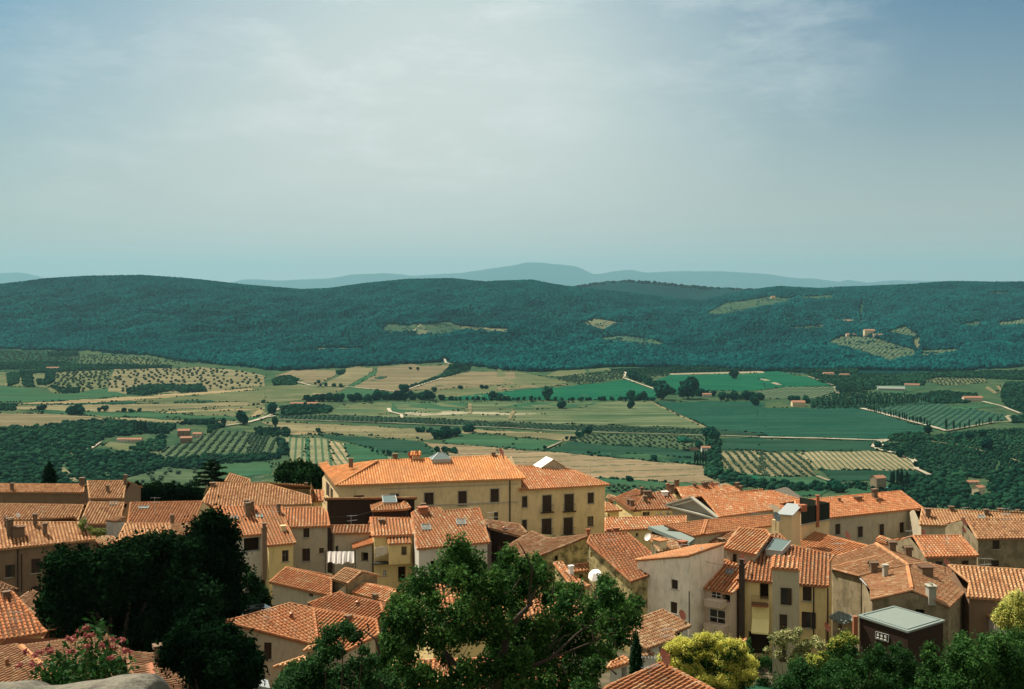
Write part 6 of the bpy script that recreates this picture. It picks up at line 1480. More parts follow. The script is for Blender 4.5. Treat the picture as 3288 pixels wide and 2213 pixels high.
# olive and fruit trees in rows: the 300 that show largest stand alone, the rest are one mass
def fol_obj_mesh(name, seed, mk, w=1., h=1., sub=1, lobes=4, trunk=True, jit=.3):
    V, Fc = crown(seed, sub, w, h, jit, lobes)
    me = bpy.data.meshes.new(name); T = Fc.tolist(); Vl = V.tolist()
    if trunk:
        o = len(Vl)
        for zz, rr in ((-.25, .05), (.4, .035)):
            for i in range(5): t = 2 * PI * i / 5; Vl.append((rr * math.cos(t), rr * math.sin(t), zz))
        T += [(o + i, o + (i + 1) % 5, o + 5 + (i + 1) % 5, o + 5 + i) for i in range(5)]
    me.from_pydata(Vl, [], T); me.materials.append(MATS[mk]); me.materials.append(MATS['bark'])
    if trunk:
        mi = [0] * len(Fc) + [1] * 5; me.polygons.foreach_set('material_index', mi)
    at = me.attributes.new('tint', 'FLOAT', 'FACE'); r = np.random.default_rng(seed); at.data.foreach_set('value', r.uniform(0, 1, len(me.polygons)).astype(np.float32)); me.update(); return me
OLM = [fol_obj_mesh('olive_crown', 40 + i, 'olive_leaf', 1.05, .85, 1, 4) for i in range(4)]
BLM = [fol_obj_mesh('broadleaf_crown', 60 + i, 'far_leaf', 1.0, 1.05, 2, 7) for i in range(5)]
CYM = [fol_obj_mesh('cypress_crown', 80 + i, 'cypress_leaf', .30, 1.5, 1, 4) for i in range(3)]
groves = [('in the pale ploughed orchard left of the valley', fill([('V1', [(1000, 295), (1500, 285), (1750, 278), (2000, 290), (2330, 345), (2330, 440), (2060, 460), (1830, 485), (1110, 505), (960, 480), (965, 410)])], 0, .28, (18, 62, .1)), 8.0),
          ('in the dark orchard at the far left', fill([('V1', [(490, 310), (980, 300), (955, 450), (700, 497), (460, 500)])], 0, .30, (14, 36, .1)), 7.5),
          ('on the dark hillside at the far left', fill([('V1', [(-520, 120), (620, 140), (600, 240), (-520, 240)])], 0, .35, (15, 34, .1)), 6.5),
          ('in the grove on the slope above the left farmhouses', fill([('V1', [(620, 165), (1300, 165), (1660, 240), (1000, 262), (600, 255)])], 0, .30, (15, 38, .1)), 6.5),
          ('in the olive grove below the left hamlet', fill([('V1', [(1880, 830), (2330, 868), (2330, 1060), (2100, 1090), (1500, 1090), (1400, 1010), (1750, 900)]), ('V2', [(0, 868), (250, 895), (330, 950), (260, 1040), (0, 1062)])], 0, .12, (11.5, 5.0, .145)), 4.4),
          ('in the olive grove left of the pink farmhouse', fill([('V3', [(680, 905), (830, 865), (1800, 890), (1800, 960), (1650, 1000), (1000, 962), (640, 932)])], 0, .2, (9, 13, .1)), 4.8),
          ('in the planted olive rows on pale soil right of centre', fill([('V3', [(1950, 1020), (2345, 1015), (2345, 1235), (2060, 1212), (1950, 1100)]), ('V4', [(-5, 945), (350, 960), (372, 1000), (472, 1142), (-5, 1142)])], 0, .09, (10.5, 4.6, -.07)), 4.4),
          ('in the long hedge like row beside the straight road', fill([('V2', [(260, 702), (700, 702), (1500, 726), (2340, 772), (2340, 798), (1000, 755), (255, 722)]), ('V3', [(0, 768), (1860, 828), (1850, 866), (0, 806)])], 0, .12, (8, 9, .12)), 4.5),
          ('in the small hillside grove among the forest', fill([('L1', [(1920, 318), (2040, 305), (2110, 345), (1960, 365)]), ('L1', [(1730, 340), (1850, 325), (1890, 345), (1745, 355)])], 0, .2, (14, 16, .4)), 5.5),
          ('in the pale dotted orchard at the right', fill([('V4', [(1350, 362), (1450, 340), (1840, 345), (1850, 380), (1500, 402)])], 0, .2, (12, 14, .4)), 5.0),
          ('in the green grove beyond the bright field', fill([('V3', [(500, 370), (700, 340), (1120, 300), (1120, 370), (700, 430)]), ('V3', [(1130, 300), (1500, 290), (1500, 350), (1180, 370)])], 0, .2, (12, 13, .2)), 6.0),
          ('in the grove under the palace roof line', fill([('V3', [(960, 1310), (1500, 1340), (1500, 1400), (960, 1390)])], 0, .2, (8, 9, .2)), 5.0),
          ('on the grassy slope behind the left roofs', fill([('V1', [(1250, 1180), (1800, 1180), (1750, 1330), (1250, 1350)])], 0, .4, (16, 18, .2)), 6.0)]
cand = []
for gi_, (lab, P, sz) in enumerate(groves):
    for q in P: cand.append((sz / q[1], gi_, q, sz))
cand.sort(key=lambda c: -c[0]); print('OLIVES', len(cand), [len(g_[1]) for g_ in groves])
rest = []
for k, (sc_, gi_, q, sz) in enumerate(cand):
    if k < 290:
        o = bpy.data.objects.new('olive_tree', OLM[k % 4]); COL.objects.link(o); s_ = sz * random.uniform(.8, 1.15); o.location = q; o.scale = (s_, s_, s_ * random.uniform(.8, 1)); o.rotation_euler.z = random.uniform(0, 6.28)
        tag(o, 'small round olive tree ' + groves[gi_][0], 'olive tree', 'olive trees ' + groves[gi_][0])
    else: rest.append((q[0], q[1], q[2] + sz * .32, sz * .42))
R_ = np.array(rest); gn_scatter('grove_trees', R_[:, :3], R_[:, 3] * RNG.uniform(.85, 1.15, len(R_)), 'olive_leaf', 'olive and fruit trees planted in rows across the valley', 7, 2, .85)

def treeline(z, pts, n, size, label, msh=BLM, name='broadleaf_tree', cat='tree', jit=6, lo=.7, hi=1.2, asp=1.0, sd=0):
    """single trees strung along a surveyed line"""
    P = S(z, pts); r = random.Random(sd + int(pts[0][0])); seg = [math.hypot(b[0] - a[0], b[1] - a[1]) for a, b in zip(P, P[1:])] or [0]; tot = sum(seg)
    for k in range(n):
        d = tot * (k + .5 + (r.uniform(-.35, .35) if jit else 0)) / n
        if len(P) == 1: p = P[0]
        else:
            i = 0
            while i < len(seg) - 1 and d > seg[i]: d -= seg[i]; i += 1
            t = d / seg[i]; p = (P[i][0] + (P[i + 1][0] - P[i][0]) * t, P[i][1] + (P[i + 1][1] - P[i][1]) * t)
        w_ = cast([p[0]], [p[1]])[0]; w_[0] += r.uniform(-jit, jit); w_[1] += r.uniform(-jit, jit); w_[2] = terr(w_[0], w_[1])
        o = bpy.data.objects.new(name, msh[r.randrange(len(msh))]); COL.objects.link(o); s_ = size * r.uniform(lo, hi); o.location = w_; o.scale = (s_, s_, s_ * asp * r.uniform(.85, 1.1)); o.rotation_euler.z = r.uniform(0, 6.28)
        tag(o, label, cat, label + ' (row)' if n > 1 else None)
T = treeline
T('V2', [(1120, 560), (1700, 560)], 22, 17, 'dark broadleaf tree in the hedgerow below the fork of the white road'); T('V2', [(480, 575), (1050, 575)], 18, 15, 'dark broadleaf tree in the hedge beside the two small farmhouses'); T('V2', [(1740, 565), (2340, 565)], 16, 8, 'low bush in the straight hedge left of the tall hedge tree'); T('V3', [(0, 566), (1400, 566)], 34, 8, 'low bush in the straight hedge across the middle of the valley')
T('V2', [(2130, 555), (2225, 555)], 2, 17, 'tall round tree rising from the straight hedge'); T('V3', [(405, 560)], 1, 24, 'tallest tree of the straight hedge in the middle of the valley'); T('V3', [(30, 558)], 1, 14, 'round tree at the start of the straight hedge'); T('V3', [(1160, 558), (1275, 558)], 3, 15, 'round tree at the right end of the straight hedge')
T('V3', [(1430, 560)], 1, 26, 'tall tree where the white lane meets the hedge'); T('V3', [(1680, 550)], 1, 34, 'great round tree above the big vineyard'); T('V3', [(1480, 510), (1550, 510)], 4, 16, 'tree by the white lane end'); T('V3', [(1730, 525), (1880, 525)], 8, 14, 'garden tree beside the white walled farm'); T('V3', [(1930, 558), (2340, 562)], 14, 15, 'tree in the hedge at the top of the vineyard')
T('V3', [(1140, 360), (1440, 470)], 20, 14, 'slender tree beside the pale diagonal lane', asp=1.3); T('V3', [(1185, 640)], 1, 15, 'lone round bush in the wide patchy field, right side'); T('V3', [(525, 635)], 1, 15, 'lone tree in the wide patchy field, left side'); T('V3', [(2060, 372)], 1, 18, 'lone wide tree in the bright green field'); T('V3', [(2285, 612)], 1, 15, 'lone bush inside the upper vineyard')
T('V1', [(320, 650), (365, 650)], 2, 12, 'small tree of the pair in the left tan field'); T('V1', [(640, 690), (690, 680), (740, 695)], 4, 18, 'tree of the tall clump in the left tan field'); T('V1', [(870, 665), (930, 662)], 2, 10, 'small tree right of the tall clump'); T('V1', [(1030, 668), (1260, 668)], 3, 8, 'low bush along the left field edge'); T('V1', [(2140, 780)], 1, 22, 'tall narrow tree beside the white road bend', asp=1.4); T('V1', [(2005, 780)], 1, 12, 'small tree left of the white road bend', asp=1.3); T('V1', [(2305, 595)], 1, 12, 'lone tree above the white road')
T('V2', [(185, 685)], 1, 19, 'round tree at the start of the white road'); T('V2', [(235, 795)], 1, 17, 'lone tree below the white road', asp=1.5); T('V2', [(545, 425), (640, 445), (715, 440), (800, 455)], 5, 9, 'bush beside the tan winding road'); T('V2', [(605, 415)], 1, 11, 'bush above the tan winding road'); T('V2', [(1405, 288), (1520, 305)], 2, 10, 'bush in the upper tan field'); T('V2', [(1850, 465)], 1, 10, 'lone bush in the sloping green field'); T('V2', [(2040, 465), (2085, 460)], 2, 10, 'one of two bushes in the sloping green field'); T('V2', [(1640, 495)], 1, 11, 'bush near the fork of the white road'); T('V2', [(1345, 490), (1385, 485)], 3, 17, 'tree at the fork of the white road')
T('V2', [(1640, 905), (1800, 880)], 8, 13, 'tree of the dark clump beyond the palace ridge'); T('V2', [(1490, 840), (1640, 850)], 7, 7, 'low bush leading to the dark clump'); T('V2', [(1880, 845), (1980, 845)], 4, 12, 'tree of the small thicket behind the palace'); T('V2', [(1660, 1015), (1860, 1035)], 9, 8, 'bush in the row just above the palace roof'); T('V2', [(575, 850)], 1, 9, 'small bush on the stubble field edge'); T('V2', [(1020, 980), (1250, 1060)], 8, 5, 'low hedge bush left of the palace ridge')
T('V3', [(725, 885), (820, 850)], 8, 8, 'hedge bush on the diagonal lane in the centre'); T('V3', [(385, 995)], 1, 8, 'single bush at the tip of the green field'); T('V3', [(1395, 1105)], 1, 8, 'single round bush on the edge of the brown field'); T('V3', [(1150, 1275)], 1, 7, 'small bush in the brown field above the roofs'); T('V3', [(600, 915), (720, 890)], 8, 5, 'low bush along the field corner')
T('V3', [(1870, 900), (1900, 930)], 3, 19, 'big round tree above the red roofed farmhouse'); T('V3', [(1760, 985)], 2, 10, 'tree between the two small farm roofs'); T('V2', [(1780, 300), (1940, 270)], 10, 13, 'tree round the small hillside farm')
T('V4', [(235, 520), (380, 545)], 7, 14, 'tree around the pink villa'); T('V4', [(620, 1260), (680, 1260)], 4, 11, 'rounded tree left of the stone farmhouse'); T('V4', [(950, 915)], 1, 8, 'small tree at the gravel yard'); T('V4', [(1160, 985)], 1, 9, 'bush on the bend of the pale lane'); T('V4', [(1275, 1085), (1310, 1060)], 3, 7, 'bush along the lower pale lane'); T('V4', [(1340, 795)], 1, 14, 'round tree at the end of the dark wood'); T('V4', [(1870, 925)], 1, 17, 'dark round tree in the right hand orchards'); T('V4', [(1550, 840), (1860, 830)], 4, 12, 'tree among the right hand orchards')
C = lambda z, pts, n, s_, lab, **k: T(z, pts, n, s_, lab, CYM, 'cypress_tree', 'cypress', k.pop('jit', 1.2), **k)
C('V3', [(1722, 1138), (1835, 1138)], 5, 13, 'one of five cypresses in front of the red roofed farmhouse', jit=0, lo=.95, hi=1.05); C('V4', [(440, 583), (1390, 540)], 44, 10, 'cypress in the long avenue beyond the vineyard', lo=.6, hi=1.15); C('V4', [(880, 605), (1400, 740)], 30, 9, 'cypress beside the pale diagonal vineyard road', lo=.7); C('V4', [(1515, 770)], 1, 15, 'tallest cypress where the vineyard roads cross'); C('V4', [(1570, 770), (1950, 700)], 10, 10, 'cypress along the right hand vineyard road')
C('V4', [(1070, 1225), (1200, 1225)], 7, 12, 'cypress right of the stone farmhouse', lo=.7); C('V1', [(1180, 850), (1290, 850)], 7, 14, 'cypress in the garden of the left hamlet', lo=.6); C('L2', [(1280, 338), (1420, 336)], 14, 11, 'cypress in the row on the far hillside', lo=.7); C('L2', [(1440, 308), (1580, 306)], 9, 11, 'cypress below the far hillside villa', lo=.6)
# umbrella pine of the farm
me = fol_obj_mesh('pine_crown', 99, 'far_leaf', 1.5, .5, 2, 7, True); me.transform(Matrix.Translation((0, 0, .55))); o = bpy.data.objects.new('umbrella_pine', me); COL.objects.link(o); w_ = cast(*[[v] for v in S('V3', [(1635, 1000)])[0]])[0]; o.location = w_; o.scale = (15, 15, 17); tag(o, 'umbrella pine with a flat crown left of the red roofed farmhouse', 'pine')

# ragged scrub along the field edges
hp = []
for Pg, mk in FIELDS:
    if 'forest' in mk: continue
    n = len(Pg); d = densify(Pg, 3.0); Wd = cast([p[0] for p in d], [p[1] for p in d]); m_ = np.sin(np.arange(len(d)) * .13 + len(hp)) + RNG.normal(0, .7, len(d)) > .75
    hp.append(Wd[m_] + RNG.normal(0, 1.6, (m_.sum(), 3)) * np.array([1, 1, 0]))
hp = np.concatenate(hp); hp[:, 2] = terr(hp[:, 0], hp[:, 1]); s = .5 + 1.7 * RNG.random(len(hp)) ** 2.2; print('HEDGE', len(hp))
gn_scatter('field_edge_scrub', hp + np.column_stack([np.zeros((len(hp), 2)), s * .5 + .3]), s, 'wood_leaf', 'ragged scrub and weeds along the field edges', 9, 2, .85)
# hay bales on the stubble
bm_ = MB(); bm_.tube((-.7, 0, .75), (.7, 0, .75), .78, n=10); hay0 = bm_.build('hay_bale', mat('hay', (.25, .19, .09), .95)); k = 0
BP = fill([('V2', [(420, 775), (900, 800), (1480, 830), (1600, 870), (1530, 905), (900, 860), (500, 810)])], 0, .45, (30, 22, .3)); print('BALES', len(BP))
for q in BP[:34]:
    o = hay0 if k == 0 else hay0.copy()
    if k: COL.objects.link(o)
    o.location = q + np.array([0, 0, .2]); o.rotation_euler.z = random.uniform(0, 3.1); tag(o, 'round hay bale lying on the pale stubble field', 'hay bale', 'hay bales on the stubble field'); k += 1

# ------------------------------------------------------------------ farmhouses of the valley
def farm(z, x, y, L, W, H_, label, ang=0, wall='greige', tile='farm_tile', name='farmhouse', tall=1):
    tile = 'farm_tile' if tile.startswith('tile') else tile
    w_ = cast(*[[v] for v in S(z, [(x, y)])[0]])[0]; c = Vector(w_); r = thing(name, label, 'farmhouse', c, 'farmhouses in the valley')
    L *= .8; W *= .8; e = Vector((math.cos(ang), math.sin(ang), 0)); n = Vector((-e.y, e.x, 0)); rise = W * .2
    P = lambda a, b, zz: c + e * a + n * b + Vector((0, 0, zz))
    mb = MB(); l, q = L / 2, W / 2
    mb.add([P(-l, -q, -3), P(l, -q, -3), P(l, q, -3), P(-l, q, -3), P(-l, -q, H_), P(l, -q, H_), P(l, q, H_), P(-l, q, H_), P(-l, 0, H_ + rise), P(l, 0, H_ + rise)], [(0, 1, 5, 4), (1, 2, 6, 9, 5), (2, 3, 7, 6), (3, 0, 4, 8, 7)]); mb.build('wall', wall, r, c)
    mb = MB(); v = .5
    for s_ in (-1, 1):
        p = [P(-l - v, s_ * (q + v), H_ - .2), P(l + v, s_ * (q + v), H_ - .2), P(l + v, 0, H_ + rise + .1), P(-l - v, 0, H_ + rise + .1)]
        mb.prism(p if s_ < 0 else p[::-1], .25, .16)
    rf = mb.build('roof', tile, r, c); mb = MB(); mb.box(P(l * .4, q * .2, H_ + rise + .4), (1, 1, 1.8), ang); mb.build('chimney', 'stack', rf, c)
    for k in range(max(1, int(L / 4.5))):
        for s_ in ((0,) if H_ < 5 else (0, 1)):
            mb = MB(); mb.box(P(-l + (k + .5) * L / max(1, int(L / 4.5)), -q - .04, 1.6 + s_ * 3.0), (1.0, .1, 1.3), ang); mb.build('window', 'shutter', r, c)
farm('V2', 420, 612, 30, 12, 5, 'low farmhouse with an orange roof among hedges, left one of a pair', .1); farm('V2', 560, 612, 26, 12, 5, 'low farmhouse with an orange roof among hedges, right one of a pair', .1); farm('V2', 1885, 240, 40, 14, 7, 'farmhouse on the forest edge above the green fields', .05)
farm('V1', 465, 292, 42, 12, 5, 'long shed roof among the far left orchards', .05); farm('V1', 1190, 935, 24, 11, 5, 'low house with a flat looking terracotta roof in the left hamlet', .05); farm('V1', 1080, 930, 18, 10, 4.5, 'grey roofed shed left of the low terracotta house', .05, 'pale_wall', 'tile_old')
farm('V1', 1640, 940, 20, 12, 8, 'tall farmhouse with a pink roof, front one of the left hamlet', .15, 'brownwall', 'tile_orange'); farm('V1', 1620, 880, 22, 14, 9, 'farmhouse with two stacked roofs at the back of the left hamlet', .1, 'brownwall', 'tile_mix'); farm('V1', 1740, 890, 16, 10, 6, 'small orange roofed house right of the hamlet', -.1)
farm('V3', 1825, 1018, 15, 9, 6.5, 'little farmhouse with a bright red roof and pale front, below the dark trees', .02, 'pale_wall', 'tile_orange'); farm('V3', 1720, 1005, 13, 8, 2.5, 'tiny shed with a red roof left of the bright red farmhouse', .02, 'greige', 'tile_orange')
farm('V3', 1835, 530, 22, 12, 5, 'white walled farm with trees above the vineyard', 0, 'pale_wall', 'tile_old'); farm('V4', 315, 568, 30, 18, 8, 'pink villa with a stepped roof above the big vineyard', 0, 'cream', 'tile_orange'); farm('V4', 560, 318, 34, 14, 6, 'farmhouse left of the far right orchards', .1, 'pinkwall', 'tile_orange'); farm('V4', 690, 325, 30, 12, 5, 'farmhouse right of the low pink one near the hills', .1)
farm('V4', 1070, 440, 70, 24, 5, 'long grey industrial shed in the right of the valley', -.25, 'grey_stone', 'greyroof', 'barn'); farm('V4', 1240, 405, 40, 12, 4, 'narrow pale shed above the grey industrial shed', -.3, 'pale_wall', 'tile_old', 'barn'); farm('V4', 1730, 525, 46, 16, 7, 'broad farmhouse with an orange roof at the right of the valley', 0, 'pinkwall', 'tile_orange')
farm('V4', 965, 1240, 16, 14, 13, 'tall square stone farmhouse just beyond the roofs on the right', .35, 'stone', 'tile_orange'); farm('V4', 1780, 1290, 14, 11, 9, 'pale stone farmhouse in the dark scrub at the right', .6, 'cream', 'tile_old'); farm('V4', 1730, 1200, 16, 9, 3, 'small orange roof half sunk in the scrub at the right', .1)
farm('L2', 1192, 200, 26, 18, 14, 'isolated villa on the skyline hill', 0, 'cream', 'tile_orange'); farm('L2', 1520, 308, 90, 24, 12, 'long pink villa on the far right hillside', 0, 'cream', 'tile_orange'); farm('L2', 1545, 368, 44, 20, 8, 'low pink farm left of the hillside manor', 0, 'pinkwall', 'tile_orange')
farm('L2', 1628, 366, 46, 24, 20, 'tall pale manor on the far hillside', 0, 'cream', 'tile_tan'); farm('L2', 1665, 370, 40, 20, 8, 'low annex right of the hillside manor', 0, 'cream', 'tile_orange'); farm('V1', 1375, 975, 9, 6, 2.2, 'pale garden hut in the left hamlet', 0, 'pale_wall', 'tile_old')
w_ = cast(*[[v] for v in S('V4', [(1085, 1242)])[0]])[0]; mb = MB(); mb.prism([Vector(w_) + Vector(v) for v in ((-8, -5, 1.3), (8, -5, 1.3), (8, 5, 1.3), (-8, 5, 1.3))], 1.6); po = mb.build('swimming_pool', 'teal'); tag(po, 'turquoise swimming pool beside the tall stone farmhouse', 'pool')
# ------------------------------------------------------------------ trees of the town
folmat('leaf_big', (.003, .016, .005), (.013, .055, .013), (.080, .18, .038), .30, spec=.05)
folmat('leaf_grey', (.010, .04, .012), (.03, .09, .026), (.09, .18, .055), .35, spec=.05)
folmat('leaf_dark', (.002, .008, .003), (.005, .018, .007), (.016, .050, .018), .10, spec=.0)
folmat('leaf_mid', (.005, .028, .007), (.020, .075, .016), (.08, .18, .04), .3, spec=.08)
folmat('leaf_yellow', (.32, .36, .05), (.60, .60, .12), (.88, .84, .28), .5, spec=.1)
folmat('leaf_lime', (.03, .07, .015), (.12, .17, .035), (.26, .30, .08), .3)
folmat('flower_pink', (.26, .06, .06), (.40, .12, .11), (.5, .2, .18), .2)
folmat('flower_white', (.30, .32, .14), (.55, .52, .28), (.7, .66, .4), .2)
folmat('flower_red', (.30, .05, .03), (.4, .08, .04), (.45, .12, .06), .2)
def leaf_cloud(blobs, n, size, seed=0, shell=.55, up=.25, asp=1.9, fringe=.12):
    """n leaf faces spread through a set of (centre, radius-vector) clumps"""
    r = np.random.default_rng(seed); B = np.array([b[0] for b in blobs]); R = np.array([b[1] for b in blobs]); wt = (R[:, 0] * R[:, 2]); wt = wt / wt.sum()
    k = r.choice(len(B), n, p=wt); d = r.normal(size=(n, 3)); d /= np.linalg.norm(d, axis=1)[:, None]
    rad = (shell + (1 - shell) * r.random(n)) * (1 + r.normal(0, .10, n)); rad = np.where(r.random(n) < .12, r.random(n), rad); rad = np.where(r.random(n) < fringe, 1 + np.abs(r.normal(0, .22, n)), rad)
    c = B[k] + d * R[k] * rad[:, None] * (1 + .16 * np.sin(d[:, :1] * 7 + k[:, None]) + .12 * np.sin(d[:, 2:] * 9 + 2 * k[:, None]))
    nn = d * .5 + r.normal(size=(n, 3)) * .65 + np.array([0, 0, up]); nn /= np.linalg.norm(nn, axis=1)[:, None]
    a = np.cross(nn, r.normal(size=(n, 3))); a /= np.linalg.norm(a, axis=1)[:, None]; b = np.cross(nn, a)
    s = size * r.uniform(.6, 1.35, n)[:, None]
    v = np.stack([c - a * s * .5 * asp, c - b * s * .5 + nn * s * .08, c + a * s * .5 * asp, c + b * s * .5 + nn * s * .08], 1)
    V = v.reshape(-1, 3); Fc = np.arange(4 * n).reshape(n, 4)
    tint = np.clip(.5 + r.normal(0, .22, n) + .18 * np.sin(k * 1.7) + .12 * d[:, 2], 0, 1)
    return V, Fc, tint
def rpx(z, x, y, Y): return at_y(S(z, [(x, y)])[0], Y)
def blobset(z, spec, Y, scale, depth, seed, jit=.35):
    """spec (x, y, r) read on a sheet; each becomes clumps at its own distance"""
    r = random.Random(seed); out = []; s = ZN[z][2]
    for (x, y, rr) in spec:
        rad = rr / s / F * Y * scale; c = rpx(z, x, y, Y + r.uniform(-depth, depth))
        out.append(((c.x, c.y, c.z), (rad, rad * 1.0, rad * .92)))
    return out
def limbs(paths, parent, org, name='trunk', mk='bark'):
    mb = MB()
    for path in paths:
        for (p, r0), (q, r1) in zip(path, path[1:]): mb.tube(p, q, r0, r1, n=8)
    return mb.build(name, mk, parent, org)
def grow(base, blobs, r0, seed, forkz=.35, n=10):
    """a trunk that forks towards the clumps"""
    r = random.Random(seed); c = Vector(np.mean([b[0] for b in blobs], axis=0)); base = Vector(base)
    f = base + (c - base) * forkz; f.x += r.uniform(-.1, .1); paths = [[(base, r0), ((base + f) / 2 + Vector((r.uniform(-.1, .1), 0, 0)), r0 * .85), (f, r0 * .75)]]
    for b in r.sample(blobs, min(n, len(blobs))):
        t = Vector(b[0]); m1 = f + (t - f) * .4 + Vector((r.uniform(-1, 1), r.uniform(-1, 1), r.uniform(0, .6))) * (t - f).length * .12
        paths.append([(f, r0 * .5), (m1, r0 * .32), (f + (t - f) * .75 + Vector((0, 0, .1)), r0 * .18), (t, r0 * .08)])
    return paths
def tree(name, label, cat, z, spec, Y, n, leaf, mk, base_z, seed, depth=1.5, scale=1.0, r0=.25, shell=.5, extra=None, asp=1.9, bx=None, trunk=True, grp=None, up=.25, limbn=10, fringe=.12):
    bl = blobset(z, spec, Y, scale, depth, seed); c = np.mean([b[0] for b in bl], axis=0); org = Vector((bx if bx is not None else c[0], Y, base_z))
    root = thing(name, label, cat, org, grp)
    V, Fc, t = leaf_cloud(bl, n, leaf, seed, shell, up, asp, fringe)
    npmesh('crown', V, Fc, mk, t, root, org)
    if trunk: limbs(grow(org, bl, r0, seed, n=limbn), root, org)
    if extra: extra(root, org, bl)
    return root, org, bl
# the big central tree (sheet R3)
spec = [(330, 690, 75), (300, 780, 95), (390, 770, 90), (250, 860, 70), (440, 860, 80), (330, 880, 80), (120, 900, 85), (50, 960, 90), (180, 1010, 60), (640, 740, 60), (620, 830, 80), (720, 800, 60), (800, 800, 75), (840, 870, 80), (700, 900, 90), (560, 900, 85), (500, 960, 80), (760, 960, 85), (620, 1010, 80), (380, 1000, 70), (960, 960, 70), (1000, 1040, 85), (880, 1010, 50), (1060, 960, 60), (1240, 900, 55), (1270, 990, 80), (1180, 1060, 90), (1330, 1070, 90), (1420, 1040, 60), (1400, 1130, 75), (1250, 1160, 95), (1120, 1180, 95), (1330, 1240, 80), (1000, 1180, 95), (860, 1160, 85), (940, 1080, 60), (740, 1180, 60), (560, 1120, 60), (470, 1080, 85), (340, 1110, 95), (200, 1130, 95), (60, 1090, 95), (-40, 1040, 70), (-60, 1150, 90), (60, 1230, 95), (200, 1260, 90), (330, 1230, 90), (450, 1210, 80), (560, 1240, 70), (700, 1330, 80), (850, 1290, 90), (980, 1300, 95), (1110, 1320, 90), (1240, 1330, 70), (600, 1360, 80), (520, 1440, 90), (620, 1500, 90), (760, 1430, 90), (900, 1430, 80), (1020, 1440, 90), (1120, 1500, 90), (850, 1540, 90), (980, 1560, 90), (-80, 1290, 80), (20, 1360, 60), (430, 1520, 70), (250, 1380, 50), (110, 1450, 60), (700, 1560, 90), (560, 1590, 90), (330, 1480, 60), (150, 1500, 70), (270, 1560, 60), (-120, 1380, 70), (-120, 1500, 80), (380, 1420, 55), (20, 1480, 70), (1180, 1420, 60), (690, 1080, 70), (600, 1180, 80), (660, 1260, 80), (700, 1200, 60), (820, 1230, 80), (560, 1320, 60), (640, 1440, 80), (720, 1380, 70), (820, 1370, 70), (420, 920, 50), (560, 1010, 60), (-40, 1440, 60), (200, 1560, 80), (50, 1570, 90), (1100, 1600, 90), (330, 1600, 90)]
def sparse_twigs(root, org, bl): pass
tree('leafy_tree', 'big spreading green tree in the foreground, its crown against the central roofs', 'tree', 'R3', spec, 34, 92000, .060, 'leaf_big', -21.5, 3, 2.1, .86, .34, .25, limbn=0, fringe=.44)
H_ = [o for o in bpy.data.objects if o.name.startswith('leafy_tree')][0]
def PR(x, y, Y=34): return rpx('R3', x, y, Y)
tr = PR(600, 1800); base = Vector((tr.x, 34, -21.5))
paths = [[(base, .42), (PR(590, 1700), 0.2040), (PR(560, 1560), 0.1680)], [(PR(560, 1560), 0.1440), (PR(600, 1400, 33.6), 0.1200), (PR(630, 1250, 33.4), 0.1020), (PR(700, 1120, 33.4), 0.0780), (PR(770, 1050, 33.6), 0.0480), (PR(820, 900, 33.8), 0.0300)],
         [(PR(630, 1250, 33.4), 0.0600), (PR(560, 1110, 34), 0.0480), (PR(470, 980, 34), 0.0300), (PR(330, 760, 34.4), 0.0180)], [(PR(760, 1060, 33.6), 0.0420), (PR(790, 820, 33.5), 0.0300), (PR(730, 700, 33.5), 0.0180), (PR(700, 655, 33.5), 0.0090)],
         [(PR(600, 1400, 33.6), 0.0840), (PR(800, 1420, 33.4), 0.0600), (PR(900, 1380, 33.4), 0.0480), (PR(1060, 1230, 33.8), 0.0300), (PR(1300, 1050, 34), 0.0180)], [(PR(560, 1560), 0.1200), (PR(420, 1480, 34.2), 0.0840), (PR(300, 1400, 34.4), 0.0720), (PR(180, 1250, 34.5), 0.0420), (PR(60, 1100, 34.6), 0.0240)],
         [(PR(290, 1568, 34), 0.0720), (PR(285, 1450, 34), 0.0600), (PR(240, 1300, 34.2), 0.0360), (PR(260, 1150, 34.2), 0.0240)], [(PR(900, 1380, 33.4), 0.0360), (PR(1100, 1300, 33.6), 0.0240), (PR(1350, 1200, 34), 0.0120)], [(PR(420, 1480, 34.2), 0.0600), (PR(290, 1568, 34), 0.0720), (PR(250, 1700, 34), 0.0840)]]
r = random.Random(4)
for k in range(60):
    p = PR(r.uniform(0, 1350), r.uniform(900, 1500), r.uniform(33, 35.5)); q = p + Vector((r.uniform(-.5, .5), r.uniform(-.3, .3), r.uniform(.1, .6))); paths.append([(p, .03), ((p + q) / 2 + Vector((.04, 0, .05)), 0.0120), (q, .008)])
limbs(paths, H_, H_.location)
